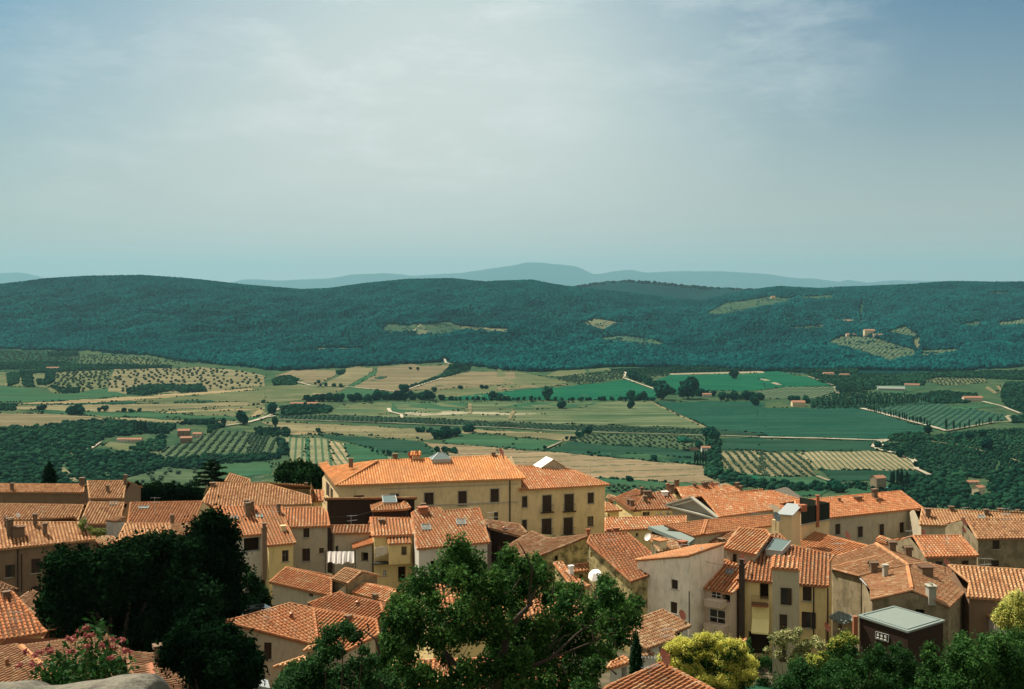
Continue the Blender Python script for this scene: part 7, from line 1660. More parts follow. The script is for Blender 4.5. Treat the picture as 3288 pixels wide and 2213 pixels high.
# the small greyish tree at its left, with bent bare branches
spec = [(700, 1230, 70), (640, 1290, 60), (780, 1200, 60), (850, 1240, 55), (660, 1360, 70), (600, 1420, 60), (740, 1330, 60), (560, 1500, 60), (450, 1480, 60), (400, 1540, 60), (640, 1500, 90), (760, 1480, 80), (850, 1420, 60), (860, 1540, 80), (480, 1560, 70), (940, 1500, 70), (900, 1330, 40), (700, 1580, 80), (810, 1200, 40), (790, 1160, 25), (560, 1420, 60), (500, 1500, 70), (420, 1580, 80), (900, 1420, 60), (960, 1400, 50), (1000, 1570, 80), (920, 1590, 90), (1080, 1540, 70), (560, 1590, 80)]
def bent(root, org, bl):
    Rr = lambda x, y, Y=31: rpx('R2', x, y, Y)
    limbs([[(Rr(1040, 1640), .07), (Rr(1000, 1520), .055), (Rr(985, 1440), .045), (Rr(1000, 1340), .035), (Rr(975, 1260), .025), (Rr(900, 1200), .018), (Rr(830, 1215), .01)], [(Rr(985, 1440), .05), (Rr(930, 1350), .035), (Rr(890, 1280), .025), (Rr(860, 1220), .015)],
           [(Rr(890, 1280), .02), (Rr(880, 1350), .015), (Rr(870, 1420), .01)], [(Rr(930, 1180), .01), (Rr(925, 1160), .02), (Rr(935, 1210), .02)]], root, org, 'branch')
tree('young_tree', 'small greyish green tree with a bent bare branch, left of the big central tree', 'tree', 'R2', spec, 31, 19000, .052, 'leaf_grey', -20, 8, 1.0, .95, .12, .35, extra=bent)
tree('leafy_shrub', 'low green shrub at the bottom edge beside the brick red outbuilding', 'shrub', 'Q6', [(820, 1150, 90), (900, 1050, 70), (950, 1150, 90), (780, 1240, 90), (880, 1280, 100), (1010, 1250, 90), (700, 1330, 60), (960, 1340, 90)], 33, 5200, .06, 'leaf_big', -20.5, 12, .6, 1, .08, .35)
# dark trees on the left (sheet R1)
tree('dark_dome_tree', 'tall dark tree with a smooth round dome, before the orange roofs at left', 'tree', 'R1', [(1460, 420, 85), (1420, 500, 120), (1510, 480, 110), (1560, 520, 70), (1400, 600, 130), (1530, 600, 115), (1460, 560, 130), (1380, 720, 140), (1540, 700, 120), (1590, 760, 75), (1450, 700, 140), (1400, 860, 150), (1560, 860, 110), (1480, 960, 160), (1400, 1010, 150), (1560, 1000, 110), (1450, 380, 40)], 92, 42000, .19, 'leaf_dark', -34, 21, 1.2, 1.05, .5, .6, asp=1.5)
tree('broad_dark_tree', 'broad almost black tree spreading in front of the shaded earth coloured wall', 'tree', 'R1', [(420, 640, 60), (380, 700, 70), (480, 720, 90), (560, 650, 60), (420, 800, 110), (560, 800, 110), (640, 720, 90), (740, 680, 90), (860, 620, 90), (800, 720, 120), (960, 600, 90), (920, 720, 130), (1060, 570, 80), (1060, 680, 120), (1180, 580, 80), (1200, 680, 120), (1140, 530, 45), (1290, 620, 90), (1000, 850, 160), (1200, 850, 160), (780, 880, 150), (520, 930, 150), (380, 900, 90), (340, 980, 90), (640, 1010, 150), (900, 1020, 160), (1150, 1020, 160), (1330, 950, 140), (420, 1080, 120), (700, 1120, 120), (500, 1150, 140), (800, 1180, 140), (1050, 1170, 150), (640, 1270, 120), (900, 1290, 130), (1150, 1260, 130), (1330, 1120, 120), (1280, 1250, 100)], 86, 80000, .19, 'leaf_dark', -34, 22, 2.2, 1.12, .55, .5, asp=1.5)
tree('dark_bush_tree', 'rounded dark tree with fine green tips, lower left beside the tan foreground house', 'tree', 'R1', [(1380, 1110, 80), (1300, 1170, 90), (1440, 1150, 80), (1240, 1240, 90), (1350, 1260, 110), (1490, 1240, 100), (1560, 1200, 80), (1200, 1330, 90), (1320, 1370, 120), (1460, 1370, 120), (1600, 1300, 100), (1660, 1400, 100), (1560, 1440, 120), (1700, 1480, 90), (1440, 1500, 120), (1620, 1530, 110), (1750, 1380, 60), (1700, 1280, 60)], 62, 42000, .12, 'leaf_dark', -33, 23, 1.6, 1.1, .4, .5, asp=2.2)
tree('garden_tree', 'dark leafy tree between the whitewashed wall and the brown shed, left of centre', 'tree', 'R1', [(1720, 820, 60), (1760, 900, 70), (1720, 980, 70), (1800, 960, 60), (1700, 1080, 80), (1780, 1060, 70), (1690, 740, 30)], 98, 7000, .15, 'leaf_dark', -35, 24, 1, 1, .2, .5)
# trees behind the left roofs
def cedar():
    c = S('R1', [(1455, 5)])[0]; top = at_y(c, 190); root = thing('cedar_tree', 'dark cedar with drooping tiers of branches, behind the left hand roofs', 'cedar', (top.x, 190, -48)); org = Vector((top.x, 190, -48)); bl = []; r = random.Random(5); paths = [[(org, .5), (org + Vector((0, 0, 10)), .35), (top, .04)]]
    zb = at_y(S('R1', [(0, 290)])[0], 190).z
    for k in range(46):
        t = k / 45; z_ = top.z + (zb - top.z) * t; a = k * 2.4; L = .4 + 5.6 * t ** .8 * r.uniform(.7, 1.15); p = Vector((top.x, 190, z_)); q = p + Vector((math.cos(a) * L, math.sin(a) * L, -.1 * L + .35))
        paths.append([(p, .09), ((p + q) / 2 + Vector((0, 0, .25)), .05), (q, .02)])
        for j in range(6): f = (j + 1) / 6; c_ = p + (q - p) * f; bl.append(((c_.x, c_.y, c_.z), (.25 + .55 * f * min(1, L / 3), .25 + .55 * f * min(1, L / 3), .16)))
    V, Fc, t = leaf_cloud(bl, 26000, .13, 5, .2, .6, 2.2); npmesh('crown', V, Fc, 'leaf_dark', t, root, org); limbs(paths, root, org)
cedar()
tree('dark_garden_tree', 'row of dark tree tops just behind the even orange brown roof, left part', 'tree', 'R1', [(1010, 210, 45), (1070, 190, 45), (1040, 250, 55), (1110, 240, 55)], 175, 8000, .26, 'leaf_dark', -48, 31, 2, 1, .3, .5)
tree('dark_garden_tree', 'dark round tree top behind the orange brown roof, next to the cedar', 'tree', 'R1', [(1170, 200, 45), (1230, 215, 50), (1300, 220, 50), (1340, 250, 50), (1250, 260, 50), (1170, 255, 45)], 178, 10000, .26, 'leaf_dark', -48, 32, 2, 1, .3, .5)
def cypress(label, z, x, ytop, ybot, Y, wpx, bz, seed, n=9000, leaf=.12, mk='leaf_dark', name='cypress_tree'):
    t, b = rpx(z, x, ytop, Y), rpx(z, x, ybot, Y); root = thing(name, label, 'cypress', (t.x, Y, bz)); org = Vector((t.x, Y, bz)); W = wpx / ZN[z][2] / F * Y / 2; bl = []; zb = min(b.z, t.z - 2); H = t.z - zb; r = random.Random(seed)
    for k in range(26):
        f = k / 25; w_ = W * (math.sin(min(1, f * 1.15 + .06) * PI * .5) ** .75) * (1 if f < .85 else .9); bl.append(((t.x + r.uniform(-.1, .1) * W, Y + r.uniform(-.1, .1) * W, t.z - f * H), (w_, w_, H / 20 + .1)))
    V, Fc, tt = leaf_cloud(bl, n, leaf, seed, .75, .9, 2.0); npmesh('crown', V, Fc, mk, tt, root, org); limbs([[(org, .16), (Vector((t.x, Y, t.z - .5)), .03)]], root, org)
cypress('stout dark cypress standing right of the narrow tall house at the left', 'R1', 942, 150, 300, 172, 110, -47, 41, 9000, .2)
cypress('dark cypress rising behind the farthest left roof', 'R1', 340, 20, 170, 200, 85, -52, 42, 7000, .2)
cypress('slim pointed cypress in front of the large weathered roof, bottom centre right', 'QC', 818, 430, 1020, 76, 165, -34, 43, 16000, .07)
tree('round_pine', 'round dark pine crown showing between the tan roofs and the long palace', 'pine', 'R2', [(420, 215, 50), (500, 195, 50), (570, 205, 45), (620, 240, 45), (460, 260, 55), (550, 260, 60), (610, 300, 45), (400, 250, 40), (480, 300, 50), (560, 310, 50)], 172, 15000, .24, 'leaf_dark', -48, 44, 2.2, 1, .35, .5)
# flowering tree and the shrubs at the lower right
def tips(root, org, bl):
    B2 = []; r = random.Random(9)
    for (c, R) in bl:
        for _ in range(20):
            a, b = r.uniform(0, 6.28), r.uniform(.0, 1.45); d = Vector((math.cos(a) * math.cos(b), -abs(math.sin(a)) * math.cos(b) * .8, math.sin(b))); p = Vector(c) + Vector((d.x * R[0], d.y * R[1], d.z * R[2])); s_ = r.uniform(.17, .32); B2.append(((p.x, p.y, p.z), (s_, s_, s_)))
    V, Fc, t = leaf_cloud(B2, 70000, .07, 10, .5, .9, 1.2); npmesh('blossom', V, Fc, 'leaf_yellow', t, root, org)
sp_ = [(650, 1250, 60), (560, 1290, 80), (700, 1240, 60), (780, 1260, 80), (860, 1300, 80), (920, 1290, 60), (480, 1340, 70), (450, 1290, 40), (580, 1390, 90), (700, 1350, 90), (820, 1390, 90), (930, 1380, 70), (470, 1430, 60), (600, 1480, 90), (740, 1470, 100), (860, 1480, 90), (960, 1440, 70), (1000, 1400, 50), (680, 1560, 90), (820, 1570, 90), (560, 1560, 60), (950, 1520, 80), (1010, 1480, 40), (520, 1260, 50), (400, 1360, 40)]
tree('flowering_tree', 'rounded tree covered in yellow green blossom, below the white house', 'tree', 'R4', sp_, 74, 26000, .085, 'leaf_mid', -34, 51, 1.3, .95, .25, .5, extra=tips, asp=1.5)
def lime(root, org, bl): 
    V, Fc, t = leaf_cloud([(c, tuple(x * 1.05 for x in R)) for c, R in bl], 12000, .07, 13, .9, .7, 1.2); npmesh('blossom', V, Fc, 'leaf_yellow', t, root, org)
tree('round_flowering_tree', 'lime coloured round tree cut by the right edge of the view', 'tree', 'QB', [(2200, 1290, 90), (2270, 1230, 90), (2330, 1320, 110), (2130, 1370, 90), (2230, 1400, 110), (2060, 1440, 70), (2160, 1480, 100), (2330, 1460, 120), (2400, 1300, 120)], 72, 14000, .08, 'leaf_lime', -34, 52, 1, 1, .2, .5, extra=lime)
def whites(root, org, bl):
    V, Fc, t = leaf_cloud(bl, 3800, .085, 14, .6, .5, 1.2); npmesh('blossom', V, Fc, 'flower_white', t, root, org)
tree('blossoming_shrub', 'loose shrub with creamy white flowers in front of the stair tower', 'shrub', 'QA', [(620, 1200, 70), (700, 1180, 70), (760, 1230, 60), (560, 1260, 50), (640, 1300, 60), (820, 1140, 50), (860, 1330, 80), (800, 1380, 60), (1000, 1240, 60), (1050, 1300, 60), (500, 1210, 35), (590, 1400, 50), (740, 1450, 60), (930, 1300, 50), (470, 1350, 40)], 92, 4200, .09, 'leaf_lime', -34.5, 53, .7, 1, .07, .3, extra=whites)
def lime2(root, org, bl):
    V, Fc, t = leaf_cloud([b for b in bl[:8]], 3500, .075, 15, .9, .7, 1.2); npmesh('blossom', V, Fc, 'leaf_yellow', t, root, org)
tree('garden_shrub', 'tall leafy shrub with pale yellow tips, left of the box building', 'shrub', 'QA', [(1350, 1210, 70), (1260, 1260, 60), (1420, 1240, 60), (1200, 1310, 60), (960, 1450, 60), (1040, 1470, 60), (1090, 1420, 50), (930, 1530, 60), (1300, 1350, 90), (1200, 1420, 90), (1400, 1360, 80), (1100, 1540, 80), (1240, 1540, 100), (1380, 1480, 90), (1440, 1560, 70), (820, 1490, 70), (760, 1540, 70), (850, 1580, 80), (1000, 1600, 90)], 78, 17000, .085, 'leaf_mid', -34, 54, 1.2, 1, .2, .45, extra=lime2)
tree('green_shrub', 'bright green bush below the framed sign of the box building', 'shrub', 'R5', [(600, 1300, 50), (590, 1260, 25), (540, 1360, 70), (640, 1370, 60), (730, 1300, 50), (745, 1250, 20), (700, 1280, 30), (780, 1330, 50), (500, 1440, 80), (620, 1460, 90), (740, 1420, 80), (830, 1400, 50), (560, 1540, 90), (700, 1540, 90), (820, 1500, 80), (850, 1580, 70), (400, 1400, 60), (330, 1440, 70), (250, 1480, 90), (380, 1520, 100), (200, 1560, 90), (60, 1440, 80), (120, 1510, 90), (30, 1540, 90), (-60, 1540, 90)], 66, 26000, .085, 'leaf_mid', -33, 55, 1.2, 1, .2, .4)
tree('green_shrub', 'large tangle of dark green leaves in the bottom right corner', 'shrub', 'R5', [(960, 1280, 50), (930, 1330, 40), (1000, 1380, 60), (950, 1440, 70), (1060, 1470, 90), (1180, 1220, 60), (1220, 1290, 90), (1150, 1330, 80), (1130, 1420, 90), (1280, 1390, 100), (1380, 1300, 90), (1340, 1220, 50), (1450, 1240, 80), (1560, 1220, 80), (1500, 1340, 110), (1400, 1420, 110), (1600, 1330, 100), (1000, 1540, 100), (1150, 1540, 110), (1300, 1520, 110), (1450, 1520, 110), (1600, 1460, 120), (1650, 1250, 90), (1560, 1570, 110), (930, 1540, 70)], 58, 40000, .08, 'leaf_mid', -32.5, 56, 1.6, 1, .25, .35)
tree('courtyard_plants', 'green plants in the shady yard between the flowering tree and the stair tower', 'shrub', 'R4', [(1010, 1330, 40), (990, 1260, 25), (1100, 1370, 50), (1170, 1390, 50), (1060, 1400, 40), (1180, 1440, 40), (1000, 1230, 20), (1100, 1520, 60), (1060, 1560, 60)], 97, 3500, .10, 'leaf_mid', -34.6, 57, .5, 1, .06, .3, trunk=False)
tree('terrace_plants', 'potted plants crowding the dark roof terrace at the left', 'plant', 'Q1', [(1380, 920, 60), (1350, 980, 50), (1400, 1050, 50), (1470, 1080, 50), (1560, 1080, 55), (1650, 1060, 50), (1720, 1080, 50), (1500, 1020, 40), (1620, 1120, 40)], 124, 3600, .10, 'leaf_lime', -32, 58, .6, 1, .04, .3, trunk=False)
# parapet and the flowers growing behind it
m, nt, out = nodes('parapet_stone'); n1 = noise(nt, 5, 7, .65); n2 = noise(nt, 40, 4); c = mixc(nt, ramp(nt, n1, [(.4, (0, 0, 0)), (.6, (1, 1, 1))]), (.24, .23, .185), (.10, .10, .085)); c = mixc(nt, ramp(nt, n2, [(.5, (0, 0, 0)), (.7, (.5,) * 3)]), c, (.14, .135, .11)); principled(nt, out, c, .95, bump(nt, noise(nt, 14, 8, .7), 1.0, .06)); MATS['parapet_stone'] = m
top = S('Q3', [(-900, 1560), (-500, 1500), (0, 1490), (150, 1455), (300, 1468), (420, 1510), (480, 1545), (560, 1545), (700, 1520), (900, 1500), (1150, 1465), (1350, 1430), (1500, 1400), (1650, 1370), (1850, 1362), (1980, 1378), (2050, 1420), (2085, 1480), (2110, 1560), (2150, 1700)]); rows = []
for k, (dY, dz) in enumerate(((1.0, -1.6), (.75, -.35), (.55, -.12), (.35, -.03), (.15, 0), (-.05, -.04), (-.3, -.16), (-.5, -.45), (-.6, -1.6))):
    rows.append([at_y(p, 7.2) + Vector((0, dY - .15, dz - .018 + .012 * math.sin(i_ * 2.3 + k * 1.7))) for i_, p in enumerate(top)])
V = np.array([[tuple(v) for v in r_] for r_ in rows]).reshape(-1, 3); nT = len(top); idx = np.arange(len(V)).reshape(len(rows), nT); Fc = np.stack([idx[:-1, :-1].ravel(), idx[:-1, 1:].ravel(), idx[1:, 1:].ravel(), idx[1:, :-1].ravel()], 1)
o = npmesh('stone_parapet', V, Fc, 'parapet_stone', smooth=True); ss = o.modifiers.new('s', 'SUBSURF'); ss.levels = ss.render_levels = 2; tag(o, 'rough rounded top of a stone wall right below the viewer, bottom left corner', 'wall')
rr = random.Random(77); PL = [(600, 1480), (520, 1350), (640, 1250), (700, 1180), (780, 1130), (760, 1260), (860, 1300), (930, 1200), (1000, 1130), (1080, 1200), (980, 1300), (1060, 1330), (1150, 1250), (1230, 1180), (1330, 1230), (1400, 1160), (1450, 1260), (1540, 1180), (1620, 1130), (1700, 1220), (1560, 1060), (1290, 760), (1230, 700), (1400, 640), (1480, 690), (1140, 940), (1160, 880), (860, 1010), (680, 1420), (820, 1430), (560, 1440), (1380, 1330), (1300, 1400)]
root = thing('valerian_plants', 'flowering valerian with pink heads growing out of the wall, bottom left', 'flowers', rpx('Q3', 1000, 1500, 8.3)); org = Vector(root.location); bl = []; st = MB(); 
for (x, y) in PL:
    Y = 8.3 + rr.uniform(-.35, .5); tip = rpx('Q3', x, y, Y); b0 = rpx('Q3', x + (1000 - x) * .35, 1560, Y); prev = b0; nseg = 7
    for k in range(1, nseg + 1):
        f = k / nseg; p = b0 + (tip - b0) * f + Vector((math.sin(f * 3) * .04, 0, 0)); st.tube(prev, p, .003, .0025, n=4); prev = p
        if f > .3 and rr.random() < .95: bl.append(((p.x + rr.uniform(-.04, .04), p.y + rr.uniform(-.04, .04), p.z), (.10, .10, .075)))
V, Fc, t = leaf_cloud(bl, 1700, .026, 61, .3, .3, 1.9); npmesh('foliage', V, Fc, 'leaf_mid', t, root, org); st.build('stem', 'leaf_lime', root, org)
HD = [(1110, 755), (1165, 730), (1270, 805), (1190, 820), (1030, 835), (970, 870), (1560, 875), (1640, 920), (1690, 895), (1390, 950), (1440, 950), (670, 1000), (550, 1030), (390, 1040), (985, 1040), (1180, 1020), (1220, 965), (510, 1105), (1550, 970), (1600, 995), (1710, 1030), (1760, 1030), (480, 1225), (270, 1250), (545, 1240), (1530, 1115), (1480, 950), (690, 1030)]
B2 = []; fs = MB()
for (x, y) in HD:
    Y = 8.3 + rr.uniform(-.4, .5); p = rpx('Q3', x, y, Y); q = rpx('Q3', x + (1000 - x) * .2, 1480, Y); fs.tube(q, (p + q) / 2 + Vector((.02, 0, .02)), .0018, n=4); fs.tube((p + q) / 2 + Vector((.02, 0, .02)), p, .0015, n=4)
    for _ in range(3): B2.append(((p.x + rr.uniform(-.02, .02), p.y, p.z + rr.uniform(-.012, .012)), (.021, .021, .015)))
V, Fc, t = leaf_cloud(B2, 2600, .013, 62, .3, .4, 1.1); npmesh('flower_head', V, Fc, 'flower_pink', t, root, org); fs.build('flower_stem', 'leaf_lime', root, org)
# laundry and other small things
def cloth(name, label, cat, z, x0, y0, x1, y1, Y, mk, folds, seed, group=None, sag=0):
    a, b = rpx(z, x0, y0, Y), rpx(z, x1, y1, Y); nx, nz = 40, 14; V = []; r = random.Random(seed); ph = [r.uniform(0, 6) for _ in range(5)]
    for j in range(nz + 1):
        for i in range(nx + 1):
            u, v = i / nx, j / nz; zlow = b.z + (.16 * math.sin(u * 9 + ph[0]) + .10 * math.sin(u * 21 + ph[1])) * (a.z - b.z) * .5
            V.append((a.x + (b.x - a.x) * u, Y - v * .12 + folds * v ** .6 * math.sin(u * 34 + ph[2] + v) * .5 + folds * .5 * math.sin(u * 61 + ph[3] + 2 * v) * v, a.z + (zlow - a.z) * v - sag * math.sin(u * PI)))
    V = np.array(V); idx = np.arange(len(V)).reshape(nz + 1, nx + 1); Fc = np.stack([idx[:-1, :-1].ravel(), idx[:-1, 1:].ravel(), idx[1:, 1:].ravel(), idx[1:, :-1].ravel()], 1)
    org = ((a.x + b.x) / 2, Y, b.z); o = npmesh(name, V, Fc, mk, smooth=True, origin=org); return tag(o, label, cat)
m_, nt_, o_t = nodes('cloth_lit'); df = N(nt_, 'ShaderNodeBsdfDiffuse'); df.inputs[0].default_value = (.9, .88, .86, 1); tl = N(nt_, 'ShaderNodeBsdfTranslucent'); tl.inputs[0].default_value = (.95, .92, .88, 1); mx_ = N(nt_, 'ShaderNodeMixShader'); mx_.inputs[0].default_value = .6; nt_.links.new(df.outputs[0], mx_.inputs[1]); nt_.links.new(tl.outputs[0], mx_.inputs[2]); nt_.links.new(mx_.outputs[0], o_t.inputs[0]); MATS['cloth_lit'] = m_
cloth('hanging_sheet', 'bright white sheet hanging on a line over the small courtyard', 'sheet', 'Q5', 8, 985, 447, 1180, 116.5, 'cloth_lit', .22, 1)
mb = MB(); a, b = rpx('Q5', -30, 984, 116.5), rpx('Q5', 470, 980, 116.5); mb.tube(a, b, .015, n=4)
for p in (a, b): mb.tube(p + Vector((0, 0, .1)), Vector((p.x, p.y, -37)), .05, n=6)
o = mb.build('clothes_line', 'iron', None, (a.x, a.y, -37)); tag(o, 'clothes line between two thin poles, carrying the bright white sheet', 'clothes line')
P_, u0, u1, z0, rz = BAL
a = P_(u0 + .15, z0 + 1.75, 1.1); bb = P_(u1 - .1, z0 + 1.9, 1.1)
V = []; 
for j in range(9):
    for i in range(15): u, v = i / 14, j / 8; V.append(tuple(a + (bb - a) * u + Vector((0, -.05 * math.sin(u * 12 + v), -v * (1.15 - .25 * u)))))
idx = np.arange(len(V)).reshape(9, 15); Fc = np.stack([idx[:-1, :-1].ravel(), idx[:-1, 1:].ravel(), idx[1:, 1:].ravel(), idx[1:, :-1].ravel()], 1)
o = npmesh('hanging_sheet', np.array(V), Fc, mat('sheetcream', (.55, .50, .40), .9, var=.06), smooth=True, origin=tuple(a)); tag(o, 'cream sheet hanging over the balcony of the yellow house', 'sheet'); so_ = o.modifiers.new('t', 'SOLIDIFY'); so_.thickness = .01
# parasol
c = rpx('Q7', 1705, 862, 98); root = thing('parasol', 'blazing white tilted parasol left of the sunlit yellow wall', 'parasol', (c.x, c.y, c.z - 2.2)); org = Vector(root.location); mb = MB(); n8 = 8; ax = Vector((-.45, -.75, .8)).normalized(); s1 = ax.orthogonal().normalized(); s2 = ax.cross(s1)
ring = [c + (s1 * math.cos(2 * PI * i / n8) + s2 * math.sin(2 * PI * i / n8)) * .62 for i in range(n8)]; mb.add([c + ax * .28] + ring, [(0, i + 1, (i + 1) % n8 + 1) for i in range(n8)]); mb.build('canopy', 'fabricwhite', root, org); mb = MB(); mb.tube(org, c + ax * .25, .025, n=6)
for p in ring: mb.tube(c + ax * .24, p, .008, n=4)
mb.build('pole', 'wood', root, org)
# dishes standing free of any roof plane
def free_dish(label, z, x, y, Y, r=.45, az=.9, down=1.0, mk='dishred'):
    c = rpx(z, x, y, Y); root = thing('satellite_dish', label, 'satellite dish', (c.x, c.y, c.z - down), 'satellite dishes on the roofs'); org = Vector(root.location); mb = MB(); dish_mesh(mb, c + Vector((0, -.08, 0)), r, az); mb.build('bowl', mk, root, org); mb = MB(); mb.tube(org, c, .03, n=5); mb.build('pole', 'iron', root, org)
free_dish('rust red dish on a pole in front of the ruined annex', 'QA', 1122, 1095, 97, .42, .9, 1.6); free_dish('rust red dish in front of the four window house', 'QB', 400, 545, 121, .48, .9, .8); free_dish('rust red dish against the gable chimney at the right', 'QB', 1668, 395, 119, .5, .9, 1.6); free_dish('lower rust red dish beside the gable chimney at the right', 'QB', 1665, 485, 118.5, .38, .9, 1.4)
free_dish('rust red dish beside the patched roof end, above the weathered fold', 'QB', 1472, 845, 108, .5, .9, .9); free_dish('rust red dish by the little upper block window', 'R4', 948, 650, 106, .5, 1.0, 1.2); free_dish('dark grey dish on the side of the rooftop hut', 'R4', 1190, 352, 114, .5, .6, 1.4, 'blue_grey'); free_dish('small rust red dish on the left edge of the four window house', 'QB', 1225, 510, 123, .42, .9, .9); free_dish('round dish on the foot of the white house', 'QC', 1430, 150, 99, .45, 1.0, .8)
for lab, p0, p1, Y0, Y1 in (('thin cable crossing from the white house to the flue of the yellow house', ('Q8', 1205, 1085), ('Q9', 1560, 330), 107, 104), ('slack cable between the mossy wall corner and the white house', ('Q7', 1650, 345), ('Q8', 500, 1135), 113, 107), ('cable from the beige house down to the black walled lantern house', ('Q4', 1830, 300), ('Q5', 745, 320), 126, 132), ('pale cable running from the ruined annex to the flat roofed box', ('QA', 1265, 805), ('QA', 1455, 965), 96, 95)):
    a, b = rpx(*p0, Y0), rpx(*p1, Y1); mb = MB(); q = a
    for k in range(1, 13): f = k / 12; p = a + (b - a) * f - Vector((0, 0, 1.2 * f * (1 - f))); mb.tube(q, p, .018, n=4); q = p
    o = mb.build('overhead_cable', 'iron' if 'pale' not in lab else 'zinc', None, tuple(a)); tag(o, lab, 'cable')
# garden bench by the stair tower
c = rpx('R4', 1085, 1440, 97); root = thing('garden_bench', 'white garden bench on the lawn behind the flowering tree', 'bench', (c.x, c.y, -34.4)); org = Vector(root.location); mb = MB(); mb.box(org + Vector((0, 0, .45)), (1.8, .45, .06)); mb.build('seat', 'whitepaint', root, org); mb = MB(); mb.box(org + Vector((0, .25, .72)), (1.8, .05, .4)); mb.build('backrest', 'whitepaint', root, org)
for sx in (-.8, .8):
    mb = MB(); mb.box(org + Vector((sx, 0, .22)), (.07, .42, .44)); mb.build('leg', 'whitepaint', root, org)
c = rpx('R4', 1130, 1510, 94); mb = MB(); mb.prism([Vector((c.x + dx, c.y + dy, -33.7)) for dx, dy in ((-2.5, -2.5), (2.6, -2.2), (2.2, 2.6), (-2.1, 2.9))], .3); o = mb.build('lawn', 'grn'); kind(o, 'structure')
# parked cars glimpsed in the dark lane
def car(label, z, x, y, Y, mk, ang):
    c = rpx(z, x, y, Y); g_ = -34.0; root = thing('parked_car', label, 'car', (c.x, c.y, c.z - 1.3), 'cars parked in the dark lane'); org = Vector(root.location); e = Vector((math.cos(ang), math.sin(ang), 0)); n = Vector((-e.y, e.x, 0))
    def sec(xs): 
        V = []; 
        for (a_, zz0, zz1, w_) in xs: V += [org + e * a_ + n * s_ * w_ + Vector((0, 0, zq)) for s_, zq in ((-1, zz0), (-1, zz1), (1, zz1), (1, zz0))]
        Fs = [(0, 1, 2, 3)] + [(4 * k + i, 4 * k + 4 + i, 4 * k + 4 + (i + 1) % 4, 4 * k + (i + 1) % 4) for k in range(len(xs) - 1) for i in range(4)] + [tuple(4 * (len(xs) - 1) + i for i in (3, 2, 1, 0))]; return V, Fs
    mb = MB(); mb.add(*sec([(-2, .35, .75, .78), (-1.8, .25, .9, .82), (0, .25, .95, .84), (1.2, .25, .9, .82), (1.95, .3, .65, .76)])); mb.build('body', mk, root, org)
    mb = MB(); mb.add(*sec([(-1.7, .88, .92, .74), (-1.2, .9, 1.38, .62), (.2, .9, 1.42, .62), (.95, .88, .95, .74)])); mb.build('cabin', 'glass', root, org)
    for a_ in (-1.3, 1.25):
        for s_ in (-1, 1): mb = MB(); q = org + e * a_ + n * s_ * .72 + Vector((0, 0, .3)); mb.tube(q, q + n * s_ * .16, .31, n=12); mb.build('wheel', 'iron', root, org)
car('silver car in the dark lane at the left, lower one', 'R1', 1625, 1482, 70, 'zinc', .3); car('dark car in the lane left of the tan foreground house', 'R1', 1580, 1018, 95, 'blue_grey', .2); car('white car just left of the tan foreground house ridge', 'R1', 1800, 1005, 96, 'whitepaint', .2)
# ------------------------------------------------------------------ camera, light, sky, air
cam = bpy.data.cameras.new('camera'); cam.lens = 36 * F / 3288; cam.sensor_width = 36; cam.sensor_fit = 'HORIZONTAL'
cam.shift_y = (HY - 2213 / 2) / 3288; cam.clip_start = .1; cam.clip_end = 90000
co = bpy.data.objects.new('camera', cam); COL.objects.link(co); co.location = (0, 0, 0); co.rotation_euler = (PI / 2, 0, 0); scn.camera = co
AZ, EL = math.radians(-50), math.radians(56)      # bearing of the sun left of the view, its height
sd = Vector((math.sin(AZ) * math.cos(EL), math.cos(AZ) * math.cos(EL), math.sin(EL)))
sun = bpy.data.lights.new('sun', 'SUN'); sun.energy = 5.0; sun.angle = math.radians(.5); sun.color = (1, .88, .70)
so = bpy.data.objects.new('sun', sun); COL.objects.link(so); so.rotation_euler = (-sd).to_track_quat('-Z', 'Y').to_euler(); so.location = (0, 0, 200)
w = bpy.data.worlds.new('World'); scn.world = w; w.use_nodes = True; nt = w.node_tree; nt.nodes.clear()
out = N(nt, 'ShaderNodeOutputWorld'); bg = N(nt, 'ShaderNodeBackground'); bg.inputs[1].default_value = SKY_STRENGTH = .058
sky = N(nt, 'ShaderNodeTexSky'); sky.sky_type = 'NISHITA'; sky.sun_disc = False; sky.sun_elevation = EL; sky.sun_rotation = AZ
sky.air_density = 1.0; sky.dust_density = 3.0; sky.ozone_density = 1.0; sky.altitude = 300
tc = N(nt, 'ShaderNodeTexCoord')
def dirmask(v, stops):
    g_ = N(nt, 'ShaderNodeVectorMath'); g_.operation = 'DOT_PRODUCT'; nt.links.new(tc.outputs['Generated'], g_.inputs[0]); g_.inputs[1].default_value = Vector(v).normalized(); return ramp(nt, g_.outputs['Value'], stops)
def mulf(a, b):
    m_ = N(nt, 'ShaderNodeMath'); m_.operation = 'MULTIPLY'; nt.links.new(a, m_.inputs[0]); nt.links.new(b, m_.inputs[1]); return m_.outputs[0]
K = lambda v: (v, v, v)
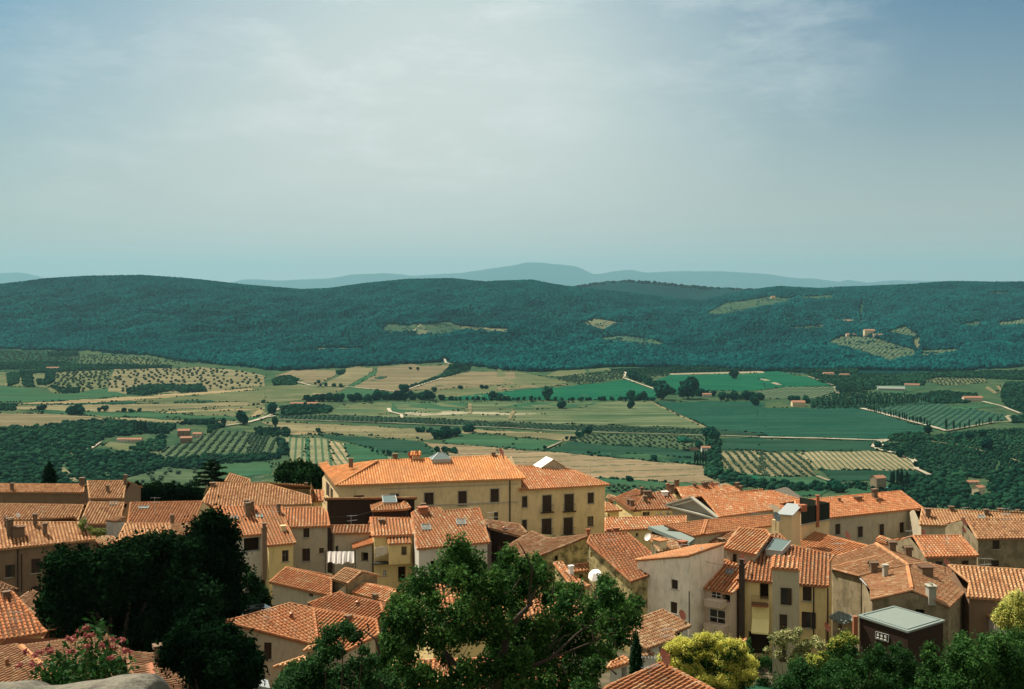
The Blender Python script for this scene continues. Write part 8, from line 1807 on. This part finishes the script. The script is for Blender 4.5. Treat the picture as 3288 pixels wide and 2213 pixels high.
# clear blue ahead, a bright thin veil round a point left of centre, warm white added overhead and behind, out of view, to light the facades
c = mixc(nt, 1.0, sky.outputs[0], (.32, .61, .72), 'MULTIPLY')
veil = dirmask((-.045, 1, .15), [(.88, K(0)), (.93, K(.05)), (.96, K(.20)), (.985, K(.55)), (1, K(.9))]); c = mixc(nt, veil, c, (7.0, 7.9, 7.6))
sx = N(nt, 'ShaderNodeSeparateXYZ'); nt.links.new(tc.outputs['Generated'], sx.inputs[0])
veil2 = dirmask((-.16, 1, .06), [(.95, K(0)), (.985, K(.3)), (1, K(.6))]); c = mixc(nt, veil2, c, (7.3, 7.8, 7.4))
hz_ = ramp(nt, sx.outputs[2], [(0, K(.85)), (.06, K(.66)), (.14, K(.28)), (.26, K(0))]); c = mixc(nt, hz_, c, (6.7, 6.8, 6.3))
cn = noise(nt, 9.0, 9, .68, dist=.15, coord='Generated', vscale=(1.0, 1.0, 3.2)); cm = ramp(nt, cn, [(.47, K(0)), (.68, K(.6))])
for v, st in (((-.075, 1, .205), [(.985, K(0)), (.9985, K(.9))]), ((.20, 1, .245), [(.990, K(0)), (.998, K(.5))]), ((-.30, 1, .19), [(.98, K(0)), (.998, K(.35))])):
    c = mixc(nt, mulf(cm, dirmask(v, st)), c, (8.6, 9.1, 8.9))
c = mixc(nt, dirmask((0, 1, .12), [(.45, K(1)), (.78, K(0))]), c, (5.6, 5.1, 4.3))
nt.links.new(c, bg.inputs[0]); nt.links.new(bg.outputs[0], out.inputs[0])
# haze: one closed box of even air round everything
mb = MB(); mb.box((0, 31500, 600), (110000, 65000, 1820)); hz = mb.build('haze', 'mortar'); hz['kind'] = 'stuff'; hz['label'] = 'pale blue summer haze filling the valley'
m = bpy.data.materials.new('haze_air'); m.use_nodes = True; n_ = m.node_tree; n_.nodes.clear(); o_ = n_.nodes.new('ShaderNodeOutputMaterial'); pv = n_.nodes.new('ShaderNodeVolumePrincipled')
pv.inputs['Density'].default_value = 2.6e-5; pv.inputs['Color'].default_value = (.27, .52, .64, 1); pv.inputs['Anisotropy'].default_value = .15
n_.links.new(pv.outputs[0], o_.inputs['Volume']); hz.data.materials[0] = m
try: scn.cycles.volume_bounces = 1; scn.cycles.max_bounces = 6; scn.cycles.transparent_max_bounces = 8
except Exception: pass
vs = scn.view_settings; vs.view_transform = 'Standard'; vs.look = 'None'; vs.exposure = 0.8; vs.gamma = 1; vs.use_curve_mapping = False
